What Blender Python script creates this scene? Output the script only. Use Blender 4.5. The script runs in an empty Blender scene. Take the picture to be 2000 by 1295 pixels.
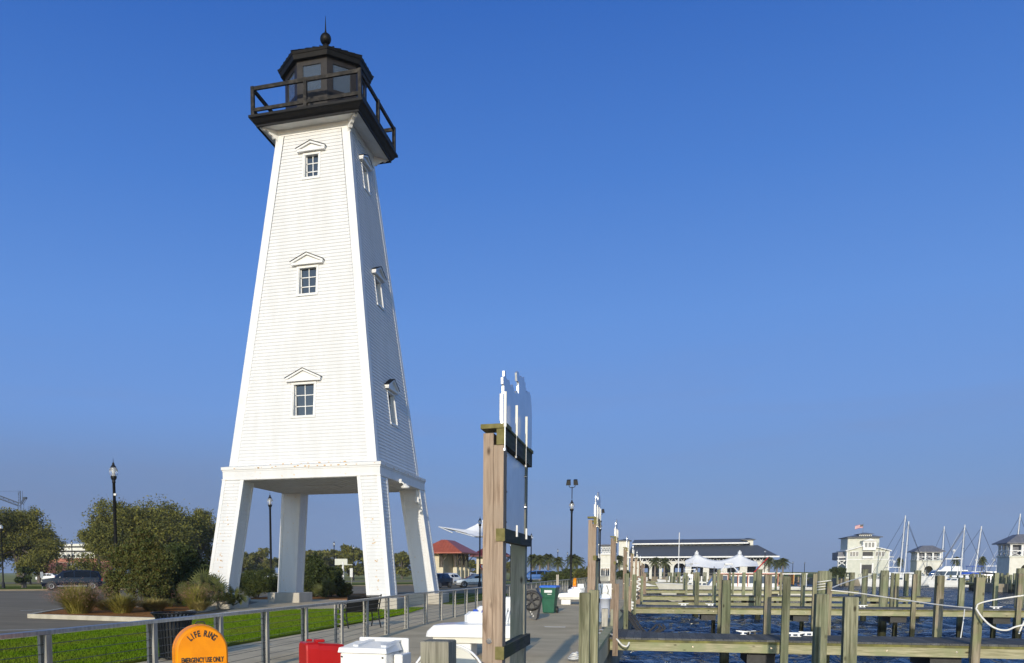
import bpy, bmesh, math, random
import numpy as np
from mathutils import Vector, Matrix
random.seed(7); rng = np.random.default_rng(7)
R = math.radians
S = bpy.context.scene
COL = S.collection

# ------------------------------------------------------------------ camera
CAMZ = 1.6
cam_d = bpy.data.cameras.new('camera'); cam = bpy.data.objects.new('camera', cam_d); COL.objects.link(cam)
CF, CV0, CYAW, CPITCH, CROLL, CX0 = 1659.84, 1261.97, .2754, -.0868, -.0017, 801.96
_fw = Vector((-math.sin(CYAW)*math.cos(CPITCH), math.cos(CYAW)*math.cos(CPITCH), math.sin(CPITCH)))
_r0 = Vector((math.cos(CYAW), math.sin(CYAW), 0)); _u0 = _r0.cross(_fw)
_r = _r0*math.cos(CROLL)+_u0*math.sin(CROLL); _u = -_r0*math.sin(CROLL)+_u0*math.cos(CROLL)
M = Matrix((_r, _u, -_fw)).transposed().to_4x4(); M.translation = (0, 0, CAMZ)
cam.matrix_world = M
cam_d.sensor_width = 36; cam_d.lens = CF/2000*36
cam_d.shift_x = (1000-CX0)/2000; cam_d.shift_y = (CV0-647.5)/2000
cam_d.clip_start = .05; cam_d.clip_end = 9000
S.camera = cam
S.render.resolution_x = 1024; S.render.resolution_y = 663

# ------------------------------------------------------------------ world, sun, exposure
SUN_EL = R(14.5); SUN_DX = -.025
W = bpy.data.worlds.new('World'); S.world = W; W.use_nodes = True
wn = W.node_tree.nodes; wl = W.node_tree.links
for n in list(wn): wn.remove(n)
out = wn.new('ShaderNodeOutputWorld'); bg = wn.new('ShaderNodeBackground'); sky = wn.new('ShaderNodeTexSky')
sky.sky_type = 'NISHITA'; sky.sun_disc = False; sky.sun_elevation = SUN_EL; sky.sun_rotation = math.pi+.025
sky.air_density = 1.0; sky.dust_density = .3; sky.ozone_density = 3.5
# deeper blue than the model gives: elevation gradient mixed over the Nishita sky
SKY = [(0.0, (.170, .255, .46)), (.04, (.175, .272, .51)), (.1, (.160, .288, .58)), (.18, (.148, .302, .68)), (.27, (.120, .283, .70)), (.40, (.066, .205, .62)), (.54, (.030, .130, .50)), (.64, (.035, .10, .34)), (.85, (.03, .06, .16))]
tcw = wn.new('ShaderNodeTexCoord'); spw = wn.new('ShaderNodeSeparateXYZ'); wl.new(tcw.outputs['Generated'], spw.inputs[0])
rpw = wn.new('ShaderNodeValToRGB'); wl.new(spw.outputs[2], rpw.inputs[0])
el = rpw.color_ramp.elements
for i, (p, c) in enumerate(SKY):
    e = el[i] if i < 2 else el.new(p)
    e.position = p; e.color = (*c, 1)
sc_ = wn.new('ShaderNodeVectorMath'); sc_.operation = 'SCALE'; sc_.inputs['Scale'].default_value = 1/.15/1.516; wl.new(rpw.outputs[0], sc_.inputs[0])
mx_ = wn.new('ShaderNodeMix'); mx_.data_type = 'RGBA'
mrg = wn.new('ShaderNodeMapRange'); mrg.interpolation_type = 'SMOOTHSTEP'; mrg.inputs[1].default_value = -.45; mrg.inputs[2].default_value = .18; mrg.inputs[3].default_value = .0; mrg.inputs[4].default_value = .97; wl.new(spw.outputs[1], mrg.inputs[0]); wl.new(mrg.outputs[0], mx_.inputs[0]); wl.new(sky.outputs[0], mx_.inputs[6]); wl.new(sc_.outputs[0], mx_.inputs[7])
# faint cirrus streaks low on the right and a smoky band low on the left
mpw = wn.new('ShaderNodeMapping'); mpw.inputs['Scale'].default_value = (1.6, 1.6, 14); wl.new(tcw.outputs['Generated'], mpw.inputs[0])
nzw = wn.new('ShaderNodeTexNoise'); nzw.inputs['Scale'].default_value = 2.2; nzw.inputs['Detail'].default_value = 5; wl.new(mpw.outputs[0], nzw.inputs[0])
rnw = wn.new('ShaderNodeValToRGB'); rnw.color_ramp.elements[0].position = .5; rnw.color_ramp.elements[1].position = .78; wl.new(nzw.outputs[0], rnw.inputs[0])
bandw = wn.new('ShaderNodeValToRGB'); be = bandw.color_ramp.elements; be[0].position = .0; be[0].color = (.5, .5, .5, 1); be[1].position = .27; be[1].color = (0, 0, 0, 1); wl.new(spw.outputs[2], bandw.inputs[0])
mlw = wn.new('ShaderNodeMath'); mlw.operation = 'MULTIPLY'; wl.new(rnw.outputs[0], mlw.inputs[0]); wl.new(bandw.outputs[0], mlw.inputs[1])
mw2 = wn.new('ShaderNodeMix'); mw2.data_type = 'RGBA'; wl.new(mlw.outputs[0], mw2.inputs[0]); wl.new(mx_.outputs[2], mw2.inputs[6]); mw2.inputs[7].default_value = (.96, 1.16, 1.9, 1)
sx1 = wn.new('ShaderNodeMapRange'); sx1.interpolation_type = 'SMOOTHSTEP'; sx1.inputs[1].default_value = -.15; sx1.inputs[2].default_value = -.5; wl.new(spw.outputs[0], sx1.inputs[0])
sz1 = wn.new('ShaderNodeMapRange'); sz1.interpolation_type = 'SMOOTHSTEP'; sz1.inputs[1].default_value = .18; sz1.inputs[2].default_value = .07; sz1.inputs[4].default_value = .75; wl.new(spw.outputs[2], sz1.inputs[0])
sm1 = wn.new('ShaderNodeMath'); sm1.operation = 'MULTIPLY'; wl.new(sx1.outputs[0], sm1.inputs[0]); wl.new(sz1.outputs[0], sm1.inputs[1])
mw3 = wn.new('ShaderNodeMix'); mw3.data_type = 'RGBA'; wl.new(sm1.outputs[0], mw3.inputs[0]); wl.new(mw2.outputs[2], mw3.inputs[6]); mw3.inputs[7].default_value = (.165/.2274, .245/.2274, .435/.2274, 1)
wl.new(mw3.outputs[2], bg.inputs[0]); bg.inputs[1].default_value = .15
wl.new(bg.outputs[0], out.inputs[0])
sun_d = bpy.data.lights.new('sun', 'SUN'); sun = bpy.data.objects.new('sun', sun_d); COL.objects.link(sun)
sun_d.energy = 2.35; sun_d.angle = R(.6); sun_d.color = (1.0, .90, .73)
sun.rotation_euler = Vector((SUN_DX, 1, -math.tan(SUN_EL))).to_track_quat('-Z', 'Y').to_euler()
sun.location = (0, -20, 40)
S.view_settings.view_transform = 'Standard'; S.view_settings.look = 'None'; S.view_settings.gamma = 1
S.view_settings.exposure = 0.6   # 2**.6 = 1.516

# ------------------------------------------------------------------ helpers
def ray(x, y): return _fw+_r*((x-CX0)/CF)-_u*((y-CV0)/CF)
def gnd(x, y, z=0.):
    d = ray(x, y); t = (z-CAMZ)/d.z; return Vector((d.x*t, d.y*t, z))
def atY(x, y, Y):
    d = ray(x, y); t = Y/d.y; return Vector((d.x*t, Y, CAMZ+d.z*t))
def atX(x, y, X):
    d = ray(x, y); t = X/d.x; return Vector((X, d.y*t, CAMZ+d.z*t))

def tag(o, label=None, cat=None, group=None, kind=None):
    if label: o['label'] = label
    if cat: o['category'] = cat
    if group: o['group'] = group
    if kind: o['kind'] = kind
    return o
def thing(name, label, cat, loc=(0, 0, 0), rz=0., group=None):
    o = bpy.data.objects.new(name, None); COL.objects.link(o); o.empty_display_size = .2
    o.location = loc; o.rotation_euler = (0, 0, rz)
    return tag(o, label, cat, group)
def copy_tree(o, parent=None):
    c = o.copy(); COL.objects.link(c)
    if parent is not None: c.parent = parent
    for ch in list(o.children): copy_tree(ch, c)
    return c
def relabel(o, label, loc=None, rz=None, group=None, scale=None):
    o['label'] = label
    if loc is not None: o.location = loc
    if rz is not None: o.rotation_euler = (0, 0, rz)
    if group: o['group'] = group
    if scale: o.scale = (scale,)*3 if not isinstance(scale, (tuple, list)) else scale
    return o

class MB:
    def __init__(s, off=(0, 0, 0)): s.v = []; s.f = []; s.off = Vector(off); s.sm = []
    def add(s, vs, fs, smooth=False):
        b = len(s.v); s.v += [tuple(v) for v in vs]
        for f in fs: s.f.append(tuple(i+b for i in f)); s.sm.append(smooth)
    def quad(s, a, b, c, d): s.add([a, b, c, d], [(0, 1, 2, 3)])
    def poly(s, pts): s.add(pts, [tuple(range(len(pts)))])
    def box(s, a, b):
        x0, y0, z0 = a; x1, y1, z1 = b
        s.prism([(x0, y0, z0), (x1, y0, z0), (x1, y1, z0), (x0, y1, z0)], [(x0, y0, z1), (x1, y0, z1), (x1, y1, z1), (x0, y1, z1)])
    def cbox(s, c, h, bev=0.0):
        if bev <= 0: return s.box([c[i]-h[i] for i in range(3)], [c[i]+h[i] for i in range(3)])
        x, y, z = h; b = bev
        def ring(zz, q):
            xx, yy = x-q, y-q
            return [(c[0]+p, c[1]+r, c[2]+zz) for p, r in ((-xx+b, -yy), (xx-b, -yy), (xx, -yy+b), (xx, yy-b), (xx-b, yy), (-xx+b, yy), (-xx, yy-b), (-xx, -yy+b))]
        rs = [ring(-z, b), ring(-z+b, 0), ring(z-b, 0), ring(z, b)]
        vs = sum(rs, []); fs = [tuple(range(7, -1, -1)), tuple(range(24, 32))]
        for k in range(3):
            for i in range(8): j = (i+1) % 8; fs.append((k*8+i, k*8+j, k*8+8+j, k*8+8+i))
        s.add(vs, fs)
    def prism(s, lo, hi, smooth=False):
        n = len(lo); fs = [tuple(range(n-1, -1, -1)), tuple(range(n, 2*n))]
        fs += [(i, (i+1) % n, n+(i+1) % n, n+i) for i in range(n)]
        s.add(list(lo)+list(hi), fs, smooth)
    def extrude(s, pts, vec):
        vec = Vector(vec); s.prism([Vector(p) for p in pts], [Vector(p)+vec for p in pts])
    def tube(s, pts, rs, n=8, cap=True, smooth=True):
        pts = [Vector(p) for p in pts]
        if not isinstance(rs, (list, tuple)): rs = [rs]*len(pts)
        vs = []; fs = []; prev = None
        for i, p in enumerate(pts):
            a = pts[max(i-1, 0)]; b = pts[min(i+1, len(pts)-1)]; t = (b-a)
            t = t.normalized() if t.length > 1e-9 else Vector((0, 0, 1))
            if prev is None:
                u = t.orthogonal().normalized()
            else:
                u = prev-t*prev.dot(t); u = u.normalized() if u.length > 1e-6 else t.orthogonal().normalized()
            prev = u; w = t.cross(u)
            for k in range(n):
                an = 2*math.pi*k/n+.3; vs.append(p+(u*math.cos(an)+w*math.sin(an))*rs[i])
        for i in range(len(pts)-1):
            for k in range(n):
                j = (k+1) % n; fs.append((i*n+k, i*n+j, (i+1)*n+j, (i+1)*n+k))
        s.add(vs, fs, smooth)
        if cap:
            s.add(vs[:n], [tuple(range(n-1, -1, -1))]); s.add(vs[-n:], [tuple(range(n))])
    def bar(s, a, b, w, h, up=(0, 0, 1)):
        a = Vector(a); b = Vector(b); t = (b-a).normalized(); up = Vector(up)
        u = t.cross(up); u = u.normalized() if u.length > 1e-6 else t.orthogonal().normalized()
        v = u.cross(t).normalized()
        q = [(-w/2, -h/2), (w/2, -h/2), (w/2, h/2), (-w/2, h/2)]
        s.prism([a+u*i+v*j for i, j in q], [b+u*i+v*j for i, j in q])
    def lathe(s, prof, c=(0, 0, 0), n=16, smooth=True, axis='z', cap=True, phase=0.):
        c = Vector(c); vs = []; fs = []
        for r, z in prof:
            for k in range(n):
                an = phase+2*math.pi*k/n; x, y = r*math.cos(an), r*math.sin(an)
                p = {'z': (x, y, z), 'y': (x, z, y), 'x': (z, x, y)}[axis]
                vs.append(c+Vector(p))
        m = len(prof)
        for i in range(m-1):
            for k in range(n):
                j = (k+1) % n; fs.append((i*n+k, i*n+j, (i+1)*n+j, (i+1)*n+k))
        s.add(vs, fs, smooth)
        if cap: s.add(vs[:n], [tuple(range(n-1, -1, -1))]); s.add(vs[-n:], [tuple(range(n))])
    def sphere(s, c, r, n=12, sc=(1, 1, 1)):
        pr = []
        m = n//2+1
        for i in range(m+1):
            a = -math.pi/2+math.pi*i/m; pr.append((max(r*math.cos(a), 1e-4), r*math.sin(a)))
        b = len(s.v); s.lathe(pr, (0, 0, 0), n)
        for i in range(b, len(s.v)):
            v = s.v[i]; s.v[i] = (v[0]*sc[0]+c[0], v[1]*sc[1]+c[1], v[2]*sc[2]+c[2])
    def loft(s, secs, smooth=True, caps=True):
        n = len(secs[0]); vs = [p for q in secs for p in q]; fs = []
        for i in range(len(secs)-1):
            for k in range(n-1): fs.append((i*n+k, i*n+k+1, (i+1)*n+k+1, (i+1)*n+k))
        s.add(vs, fs, smooth)
        if caps: s.add(secs[0], [tuple(range(n-1, -1, -1))]); s.add(secs[-1], [tuple(range(n))])
    def build(s, name, mat, parent=None, recalc=True):
        me = bpy.data.meshes.new(name); o = s.off
        me.from_pydata([(v[0]-o.x, v[1]-o.y, v[2]-o.z) for v in s.v], [], s.f)
        if any(s.sm): me.polygons.foreach_set('use_smooth', s.sm)
        if recalc:
            bm = bmesh.new(); bm.from_mesh(me); bmesh.ops.recalc_face_normals(bm, faces=bm.faces); bm.to_mesh(me); bm.free()
        me.materials.append(mat); me.update()
        ob = bpy.data.objects.new(name, me); COL.objects.link(ob)
        if parent is not None: ob.parent = parent
        return ob

def raw_mesh(name, V, F, mat, parent=None, smooth=False):
    """V (n,3) array, F (m,k) int array"""
    me = bpy.data.meshes.new(name); k = F.shape[1]
    me.vertices.add(len(V)); me.vertices.foreach_set('co', np.asarray(V, 'f').ravel())
    me.loops.add(F.size); me.loops.foreach_set('vertex_index', F.ravel().astype('i'))
    me.polygons.add(len(F)); me.polygons.foreach_set('loop_start', np.arange(0, F.size, k, dtype='i'))
    me.update(calc_edges=True); me.validate()
    me.materials.append(mat); ob = bpy.data.objects.new(name, me); COL.objects.link(ob)
    if parent is not None: ob.parent = parent
    return ob

# ------------------------------------------------------------------ materials
def mat(name, c1, c2=None, scale=4., rough=.6, bump=0., stretch=(1, 1, 1), metal=0., detail=4., c3=None, s2=None, spec=None, lo=.35, hi=.65, w3=.6, bs=None, bdist=.02, coat=0., emit=None, alpha=None, trans=0.):
    m = bpy.data.materials.new(name); m.use_nodes = True; nt = m.node_tree; N = nt.nodes; L = nt.links
    b = N['Principled BSDF']; b.inputs['Roughness'].default_value = rough; b.inputs['Metallic'].default_value = metal
    if spec is not None: b.inputs['Specular IOR Level'].default_value = spec
    if coat: b.inputs['Coat Weight'].default_value = coat
    if trans: b.inputs['Transmission Weight'].default_value = trans
    def c4(c): return (c[0], c[1], c[2], 1)
    tc = N.new('ShaderNodeTexCoord'); mp = N.new('ShaderNodeMapping'); mp.inputs['Scale'].default_value = stretch
    L.new(tc.outputs['Object'], mp.inputs[0])
    col = None
    if c2 is not None:
        nz = N.new('ShaderNodeTexNoise'); nz.inputs['Scale'].default_value = scale; nz.inputs['Detail'].default_value = detail
        L.new(mp.outputs[0], nz.inputs[0])
        rp = N.new('ShaderNodeValToRGB'); rp.color_ramp.elements[0].position = lo; rp.color_ramp.elements[1].position = hi
        rp.color_ramp.elements[0].color = c4(c1); rp.color_ramp.elements[1].color = c4(c2)
        L.new(nz.outputs[0], rp.inputs[0]); col = rp.outputs[0]
        if c3 is not None:
            n2 = N.new('ShaderNodeTexNoise'); n2.inputs['Scale'].default_value = s2 or scale*.13; n2.inputs['Detail'].default_value = 3
            L.new(mp.outputs[0], n2.inputs[0])
            r2 = N.new('ShaderNodeValToRGB'); r2.color_ramp.elements[0].position = .45; r2.color_ramp.elements[1].position = .65
            r2.color_ramp.elements[1].color = (w3, w3, w3, 1)
            L.new(n2.outputs[0], r2.inputs[0])
            mx = N.new('ShaderNodeMix'); mx.data_type = 'RGBA'; L.new(r2.outputs[0], mx.inputs[0]); L.new(col, mx.inputs[6]); mx.inputs[7].default_value = c4(c3)
            col = mx.outputs[2]
        L.new(col, b.inputs['Base Color'])
    else: b.inputs['Base Color'].default_value = c4(c1)
    if bump:
        nb = N.new('ShaderNodeTexNoise'); nb.inputs['Scale'].default_value = bs or scale*3; nb.inputs['Detail'].default_value = 5
        L.new(mp.outputs[0], nb.inputs[0])
        bn = N.new('ShaderNodeBump'); bn.inputs['Strength'].default_value = bump; bn.inputs['Distance'].default_value = bdist
        L.new(nb.outputs[0], bn.inputs['Height']); L.new(bn.outputs[0], b.inputs['Normal'])
    if emit: b.inputs['Emission Color'].default_value = c4(emit[0]); b.inputs['Emission Strength'].default_value = emit[1]
    m['_col'] = 0
    return m
def wood_mat(name, c1, c2, c3, wet=False, axis=2, gs=1.0):
    """grain runs along axis; coordinates are the object's own"""
    m = bpy.data.materials.new(name); m.use_nodes = True; nt = m.node_tree; N = nt.nodes; L = nt.links
    b = N['Principled BSDF']; b.inputs['Roughness'].default_value = .8; b.inputs['Specular IOR Level'].default_value = .25
    tc = N.new('ShaderNodeTexCoord'); oi = N.new('ShaderNodeObjectInfo')
    ad = N.new('ShaderNodeVectorMath'); ad.operation = 'ADD'
    sc0 = N.new('ShaderNodeVectorMath'); sc0.operation = 'SCALE'; sc0.inputs['Scale'].default_value = 13.7
    cb = N.new('ShaderNodeCombineXYZ'); L.new(oi.outputs['Random'], cb.inputs[0]); L.new(oi.outputs['Random'], cb.inputs[1]); L.new(oi.outputs['Random'], cb.inputs[2])
    L.new(cb.outputs[0], sc0.inputs[0]); L.new(tc.outputs['Object'], ad.inputs[0]); L.new(sc0.outputs[0], ad.inputs[1])
    mp = N.new('ShaderNodeMapping'); s = [22*gs]*3; s[axis] = 1.1*gs; mp.inputs['Scale'].default_value = s
    L.new(ad.outputs[0], mp.inputs[0])
    nz = N.new('ShaderNodeTexNoise'); nz.inputs['Scale'].default_value = 1.6; nz.inputs['Detail'].default_value = 6; nz.inputs['Distortion'].default_value = 1.2
    L.new(mp.outputs[0], nz.inputs[0])
    rp = N.new('ShaderNodeValToRGB'); e = rp.color_ramp.elements
    e[0].position = .36; e[0].color = (*c1, 1); e[1].position = .62; e[1].color = (*c2, 1)
    L.new(nz.outputs[0], rp.inputs[0])
    n2 = N.new('ShaderNodeTexNoise'); n2.inputs['Scale'].default_value = 2.3; n2.inputs['Detail'].default_value = 4; L.new(ad.outputs[0], n2.inputs[0])
    r2 = N.new('ShaderNodeValToRGB'); r2.color_ramp.elements[0].position = .42; r2.color_ramp.elements[1].position = .66
    L.new(n2.outputs[0], r2.inputs[0])
    mx = N.new('ShaderNodeMix'); mx.data_type = 'RGBA'; L.new(r2.outputs[0], mx.inputs[0]); L.new(rp.outputs[0], mx.inputs[6]); mx.inputs[7].default_value = (*c3, 1)
    col = mx.outputs[2]
    # knots
    vo = N.new('ShaderNodeTexVoronoi'); vm = N.new('ShaderNodeMapping'); q = [5.]*3; q[axis] = 2.2; vm.inputs['Scale'].default_value = q
    L.new(ad.outputs[0], vm.inputs[0]); L.new(vm.outputs[0], vo.inputs[0]); vo.inputs['Scale'].default_value = 1
    r3 = N.new('ShaderNodeValToRGB'); r3.color_ramp.elements[0].position = .06; r3.color_ramp.elements[0].color = (.25, .22, .2, 1); r3.color_ramp.elements[1].position = .13; r3.color_ramp.elements[1].color = (1, 1, 1, 1)
    L.new(vo.outputs['Distance'], r3.inputs[0])
    m2 = N.new('ShaderNodeMix'); m2.data_type = 'RGBA'; m2.blend_type = 'MULTIPLY'; m2.inputs[0].default_value = 1; L.new(col, m2.inputs[6]); L.new(r3.outputs[0], m2.inputs[7])
    if wet:
        spz = N.new('ShaderNodeSeparateXYZ'); L.new(tc.outputs['Object'], spz.inputs[0]); az = N.new('ShaderNodeMath'); az.operation = 'MULTIPLY_ADD'; az.inputs[1].default_value = .35; L.new(n2.outputs[0], az.inputs[0]); L.new(spz.outputs[2], az.inputs[2])
        rz_ = N.new('ShaderNodeMapRange'); rz_.inputs[1].default_value = -.78; rz_.inputs[2].default_value = -.52; L.new(az.outputs[0], rz_.inputs[0])
        mz = N.new('ShaderNodeMix'); mz.data_type = 'RGBA'; L.new(rz_.outputs[0], mz.inputs[0]); mz.inputs[6].default_value = (.03, .032, .015, 1); L.new(m2.outputs[2], mz.inputs[7]); m2 = mz
        # dark rain streaks
        mst = N.new('ShaderNodeMapping'); mst.inputs['Scale'].default_value = (9, 9, .5); L.new(ad.outputs[0], mst.inputs[0]); nst = N.new('ShaderNodeTexNoise'); nst.inputs['Scale'].default_value = 1.3; nst.inputs['Detail'].default_value = 5; L.new(mst.outputs[0], nst.inputs[0])
        rst = N.new('ShaderNodeValToRGB'); rst.color_ramp.elements[0].position = .35; rst.color_ramp.elements[0].color = (.45, .45, .42, 1); rst.color_ramp.elements[1].position = .55; rst.color_ramp.elements[1].color = (1, 1, 1, 1); L.new(nst.outputs[0], rst.inputs[0])
        ms_ = N.new('ShaderNodeMix'); ms_.data_type = 'RGBA'; ms_.blend_type = 'MULTIPLY'; ms_.inputs[0].default_value = 1; L.new(m2.outputs[2], ms_.inputs[6]); L.new(rst.outputs[0], ms_.inputs[7]); m2 = ms_
    # per object tone
    hs = N.new('ShaderNodeHueSaturation'); mr = N.new('ShaderNodeMapRange'); mr.inputs[3].default_value = .78; mr.inputs[4].default_value = 1.2
    L.new(oi.outputs['Random'], mr.inputs[0]); L.new(mr.outputs[0], hs.inputs['Value']); L.new(m2.outputs[2], hs.inputs['Color'])
    L.new(hs.outputs[0], b.inputs['Base Color'])
    bn = N.new('ShaderNodeBump'); bn.inputs['Strength'].default_value = .5; bn.inputs['Distance'].default_value = .006
    L.new(nz.outputs[0], bn.inputs['Height']); L.new(bn.outputs[0], b.inputs['Normal'])
    return m

MT = {}
MT['white'] = mat('white_paint', (.645, .65, .65), (.68, .685, .685), 1.2, .5, c3=(.61, .61, .60), s2=.9, stretch=(2.5, 2.5, .35))
MT['trim'] = mat('white_trim', (.66, .66, .645), (.72, .72, .71), 2., .45)
MT['blackp'] = mat('black_paint', (.003, .003, .0035), (.008, .0075, .0075), 6, .5, bump=.1, spec=.18)
MT['galrail'] = mat('weathered_black_wood', (.008, .0075, .007), (.020, .018, .016), 7, .65, bump=.3, c3=(.11, .095, .08), s2=4, w3=.35, spec=.2)
MT['blackm'] = mat('black_metal', (.006, .007, .008), (.012, .013, .014), 12, .5, spec=.25)
MT['glass'] = mat('dark_window_glass', (.03, .04, .055), rough=.04, spec=.9)
MT['carglass'] = mat('car_glass', (.004, .005, .007), rough=.12, spec=.35)
MT['bronze'] = mat('lantern_frame', (.015, .013, .012), (.026, .022, .020), 5, .45, spec=.25)
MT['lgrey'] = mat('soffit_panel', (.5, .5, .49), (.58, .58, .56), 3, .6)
MT['conc'] = mat('pale_concrete', (.42, .385, .32), (.52, .475, .40), 1.3, .85, bump=.25, bs=40, bdist=.006, c3=(.29, .275, .24), s2=.35)
MT['kerb'] = mat('kerb_concrete', (.40, .365, .28), (.50, .455, .36), 2.5, .85, bump=.2, bs=30)
MT['steel'] = mat('brushed_steel', (.32, .33, .34), (.45, .46, .47), 3, .32, metal=.9, stretch=(8, 8, 1))
MT['post'] = mat('galvanised_post', (.24, .23, .20), (.36, .345, .31), 8, .5, metal=.25, stretch=(3, 3, .5))
MT['cable'] = mat('steel_cable', (.10, .10, .10), rough=.4, metal=.7)
MT['orange'] = mat('orange_fibreglass', (.80, .255, .0), (.86, .30, .002), 3, .4, c3=(.72, .22, .004), s2=7, w3=.5, coat=.08, spec=.3)
MT['red'] = mat('red_plastic', (.40, .008, .008), (.47, .012, .011), 3, .4, c3=(.33, .015, .013), s2=6, w3=.5, coat=.08, spec=.3)
MT['wplastic'] = mat('white_fibreglass', (.78, .78, .76), (.85, .85, .83), 3, .3, coat=.3)
MT['dark'] = mat('dark_rubber_and_shade', (.018, .018, .018), (.03, .03, .03), 8, .6)
MT['alu'] = mat('aluminium_panel', (.66, .69, .73), (.74, .77, .80), 2, .42, metal=.75, c3=(.6, .63, .66), s2=4)
MT['bluelid'] = mat('blue_plastic', (.02, .12, .55), (.03, .16, .62), 5, .4)
MT['greenbin'] = mat('green_plastic', (.008, .085, .045), (.012, .11, .058), 5, .4)
MT['greyp'] = mat('charcoal_plastic', (.03, .032, .036), (.045, .047, .05), 5, .45)
MT['bucket'] = mat('pale_plastic', (.62, .66, .78), (.7, .73, .82), 5, .4)
MT['rope'] = mat('white_rope', (.72, .70, .64), (.82, .80, .75), 60, .8)
MT['ropedk'] = mat('black_rope', (.02, .02, .022), (.05, .05, .055), 60, .8)
MT['tan'] = wood_mat('pine_post', (.18, .125, .085), (.37, .275, .20), (.30, .23, .17), gs=1.)
MT['gpile'] = wood_mat('treated_pile', (.145, .145, .085), (.30, .292, .195), (.18, .20, .115), wet=True)
MT['gpile2'] = wood_mat('weathered_pile', (.20, .165, .11), (.35, .295, .21), (.23, .235, .125), wet=True)
MT['gbeam'] = wood_mat('treated_beam', (.25, .235, .13), (.45, .41, .26), (.27, .285, .15), axis=0)
MT['mbeam'] = wood_mat('shaded_beam', (.045, .045, .04), (.10, .095, .08), (.07, .08, .035), axis=1)  # sign frame beams: shade on their sides is put into the colour
MT['oldw'] = wood_mat('old_grey_pile', (.20, .185, .14), (.37, .345, .27), (.26, .26, .18))
MT['moss'] = mat('mossy_edge', (.12, .12, .035), (.22, .21, .06), 5, .9, c3=(.05, .045, .035), s2=2)
MT['cap'] = mat('beam_end', (.13, .115, .03), (.2, .17, .06), 14, .8)
MT['bark'] = mat('bark', (.07, .055, .045), (.13, .11, .09), 9, .9, bump=.6, stretch=(1, 1, .3))
MT['palmbark'] = mat('palm_trunk', (.16, .13, .10), (.27, .23, .18), 7, .9, bump=.6, stretch=(1, 1, 3))
MT['redroof'] = mat('red_metal_roof', (.33, .08, .045), (.40, .10, .055), 2, .5)
MT['maroon'] = mat('maroon_roof', (.10, .015, .018), (.13, .02, .022), 2, .5)
MT['cream'] = mat('cream_wall', (.56, .49, .34), (.64, .56, .40), 2, .7)
MT['cream2'] = mat('pale_cream_wall', (.62, .60, .52), (.70, .68, .60), 1.5, .7)
MT['sage'] = mat('pale_green_siding', (.52, .53, .45), (.60, .60, .52), 1.5, .7)
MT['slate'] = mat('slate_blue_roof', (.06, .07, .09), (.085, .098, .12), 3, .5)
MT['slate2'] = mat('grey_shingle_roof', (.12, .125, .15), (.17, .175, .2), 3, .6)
MT['fabric'] = mat('white_membrane', (.78, .78, .78), (.84, .84, .84), .5, .6)
MT['brick'] = mat('brick_red', (.33, .12, .08), (.42, .17, .11), 3, .8)
MT['navy'] = mat('navy_car_paint', (.002, .006, .018), rough=.3, coat=.35, spec=.3)
MT['silver'] = mat('silver_car_paint', (.42, .44, .47), rough=.3, metal=.4, coat=.6)
MT['whitecar'] = mat('white_car_paint', (.75, .76, .77), rough=.3, coat=.6)
MT['bluecar'] = mat('blue_car_paint', (.04, .12, .35), rough=.3, coat=.6)
MT['chrome'] = mat('chrome', (.7, .7, .7), rough=.15, metal=1)
MT['lampglass'] = mat('lamp_globe', (.80, .82, .84), rough=.08, trans=.8)
MT['line'] = mat('road_paint', (.66, .66, .63), (.78, .78, .75), 6, .7)
MT['skin'] = mat('skin', (.45, .25, .17), rough=.6)
MT['shirtred'] = mat('red_shirt', (.5, .03, .03), rough=.8)
MT['shirtdk'] = mat('dark_shirt', (.03, .035, .05), rough=.8)
MT['jeans'] = mat('blue_jeans', (.06, .09, .16), rough=.8)
MT['bluecanvas'] = mat('blue_canvas', (.015, .07, .42), (.02, .09, .5), 4, .7)
MT['wood_red'] = mat('varnished_trim', (.40, .10, .045), (.5, .14, .06), 5, .4)
MT['crane'] = mat('crane_steel', (.02, .03, .045), rough=.7)
MT['rust'] = mat('rust_stain', (.55, .28, .06), (.7, .5, .25), 8, .7)
def leafmat(name, c1, c2, c3, sc=1.3, w=.7, s2=None):
    m = mat(name, c1, c2, sc, .65, c3=c3, s2=s2 or sc*2.7, w3=w, spec=.25)
    b = m.node_tree.nodes['Principled BSDF']; b.inputs['Subsurface Weight'].default_value = 0
    return m
MT['oak'] = leafmat('oak_leaves', (.040, .046, .010), (.20, .19, .035), (.045, .06, .012), .85, .55, 2.2)  # light and dark clumps put into the leaf colour where sunlight falls flat
MT['olive'] = leafmat('olive_leaves', (.055, .062, .018), (.19, .18, .042), (.05, .06, .016), .7, .5, 2)
MT['dkgreen'] = leafmat('dark_leaves', (.026, .042, .010), (.065, .082, .018), (.018, .028, .008), 2.)
MT['berry'] = leafmat('holly_leaves', (.04, .058, .012), (.10, .112, .024), (.17, .06, .015), 2.5, .3, 7)
MT['palm'] = leafmat('palm_leaves', (.05, .065, .016), (.11, .12, .032), (.05, .05, .02), 3.)
MT['bush'] = leafmat('bush_leaves', (.035, .055, .010), (.08, .095, .02), (.03, .035, .01), 2.)
MT['dgrass'] = leafmat('dry_tall_grass', (.24, .19, .06), (.36, .28, .10), (.16, .15, .04), 5.)
MT['ggrass'] = leafmat('green_tall_grass', (.17, .155, .03), (.30, .26, .06), (.10, .11, .02), 5.)
MT['plume'] = leafmat('purple_plume', (.30, .15, .13), (.42, .22, .19), (.24, .16, .10), 5.)
MT['straw'] = mat('pine_straw', (.26, .10, .025), (.42, .19, .06), 9, .95, spec=.04, bump=.6, bs=50, bdist=.02, c3=(.16, .10, .05), s2=2)
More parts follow.
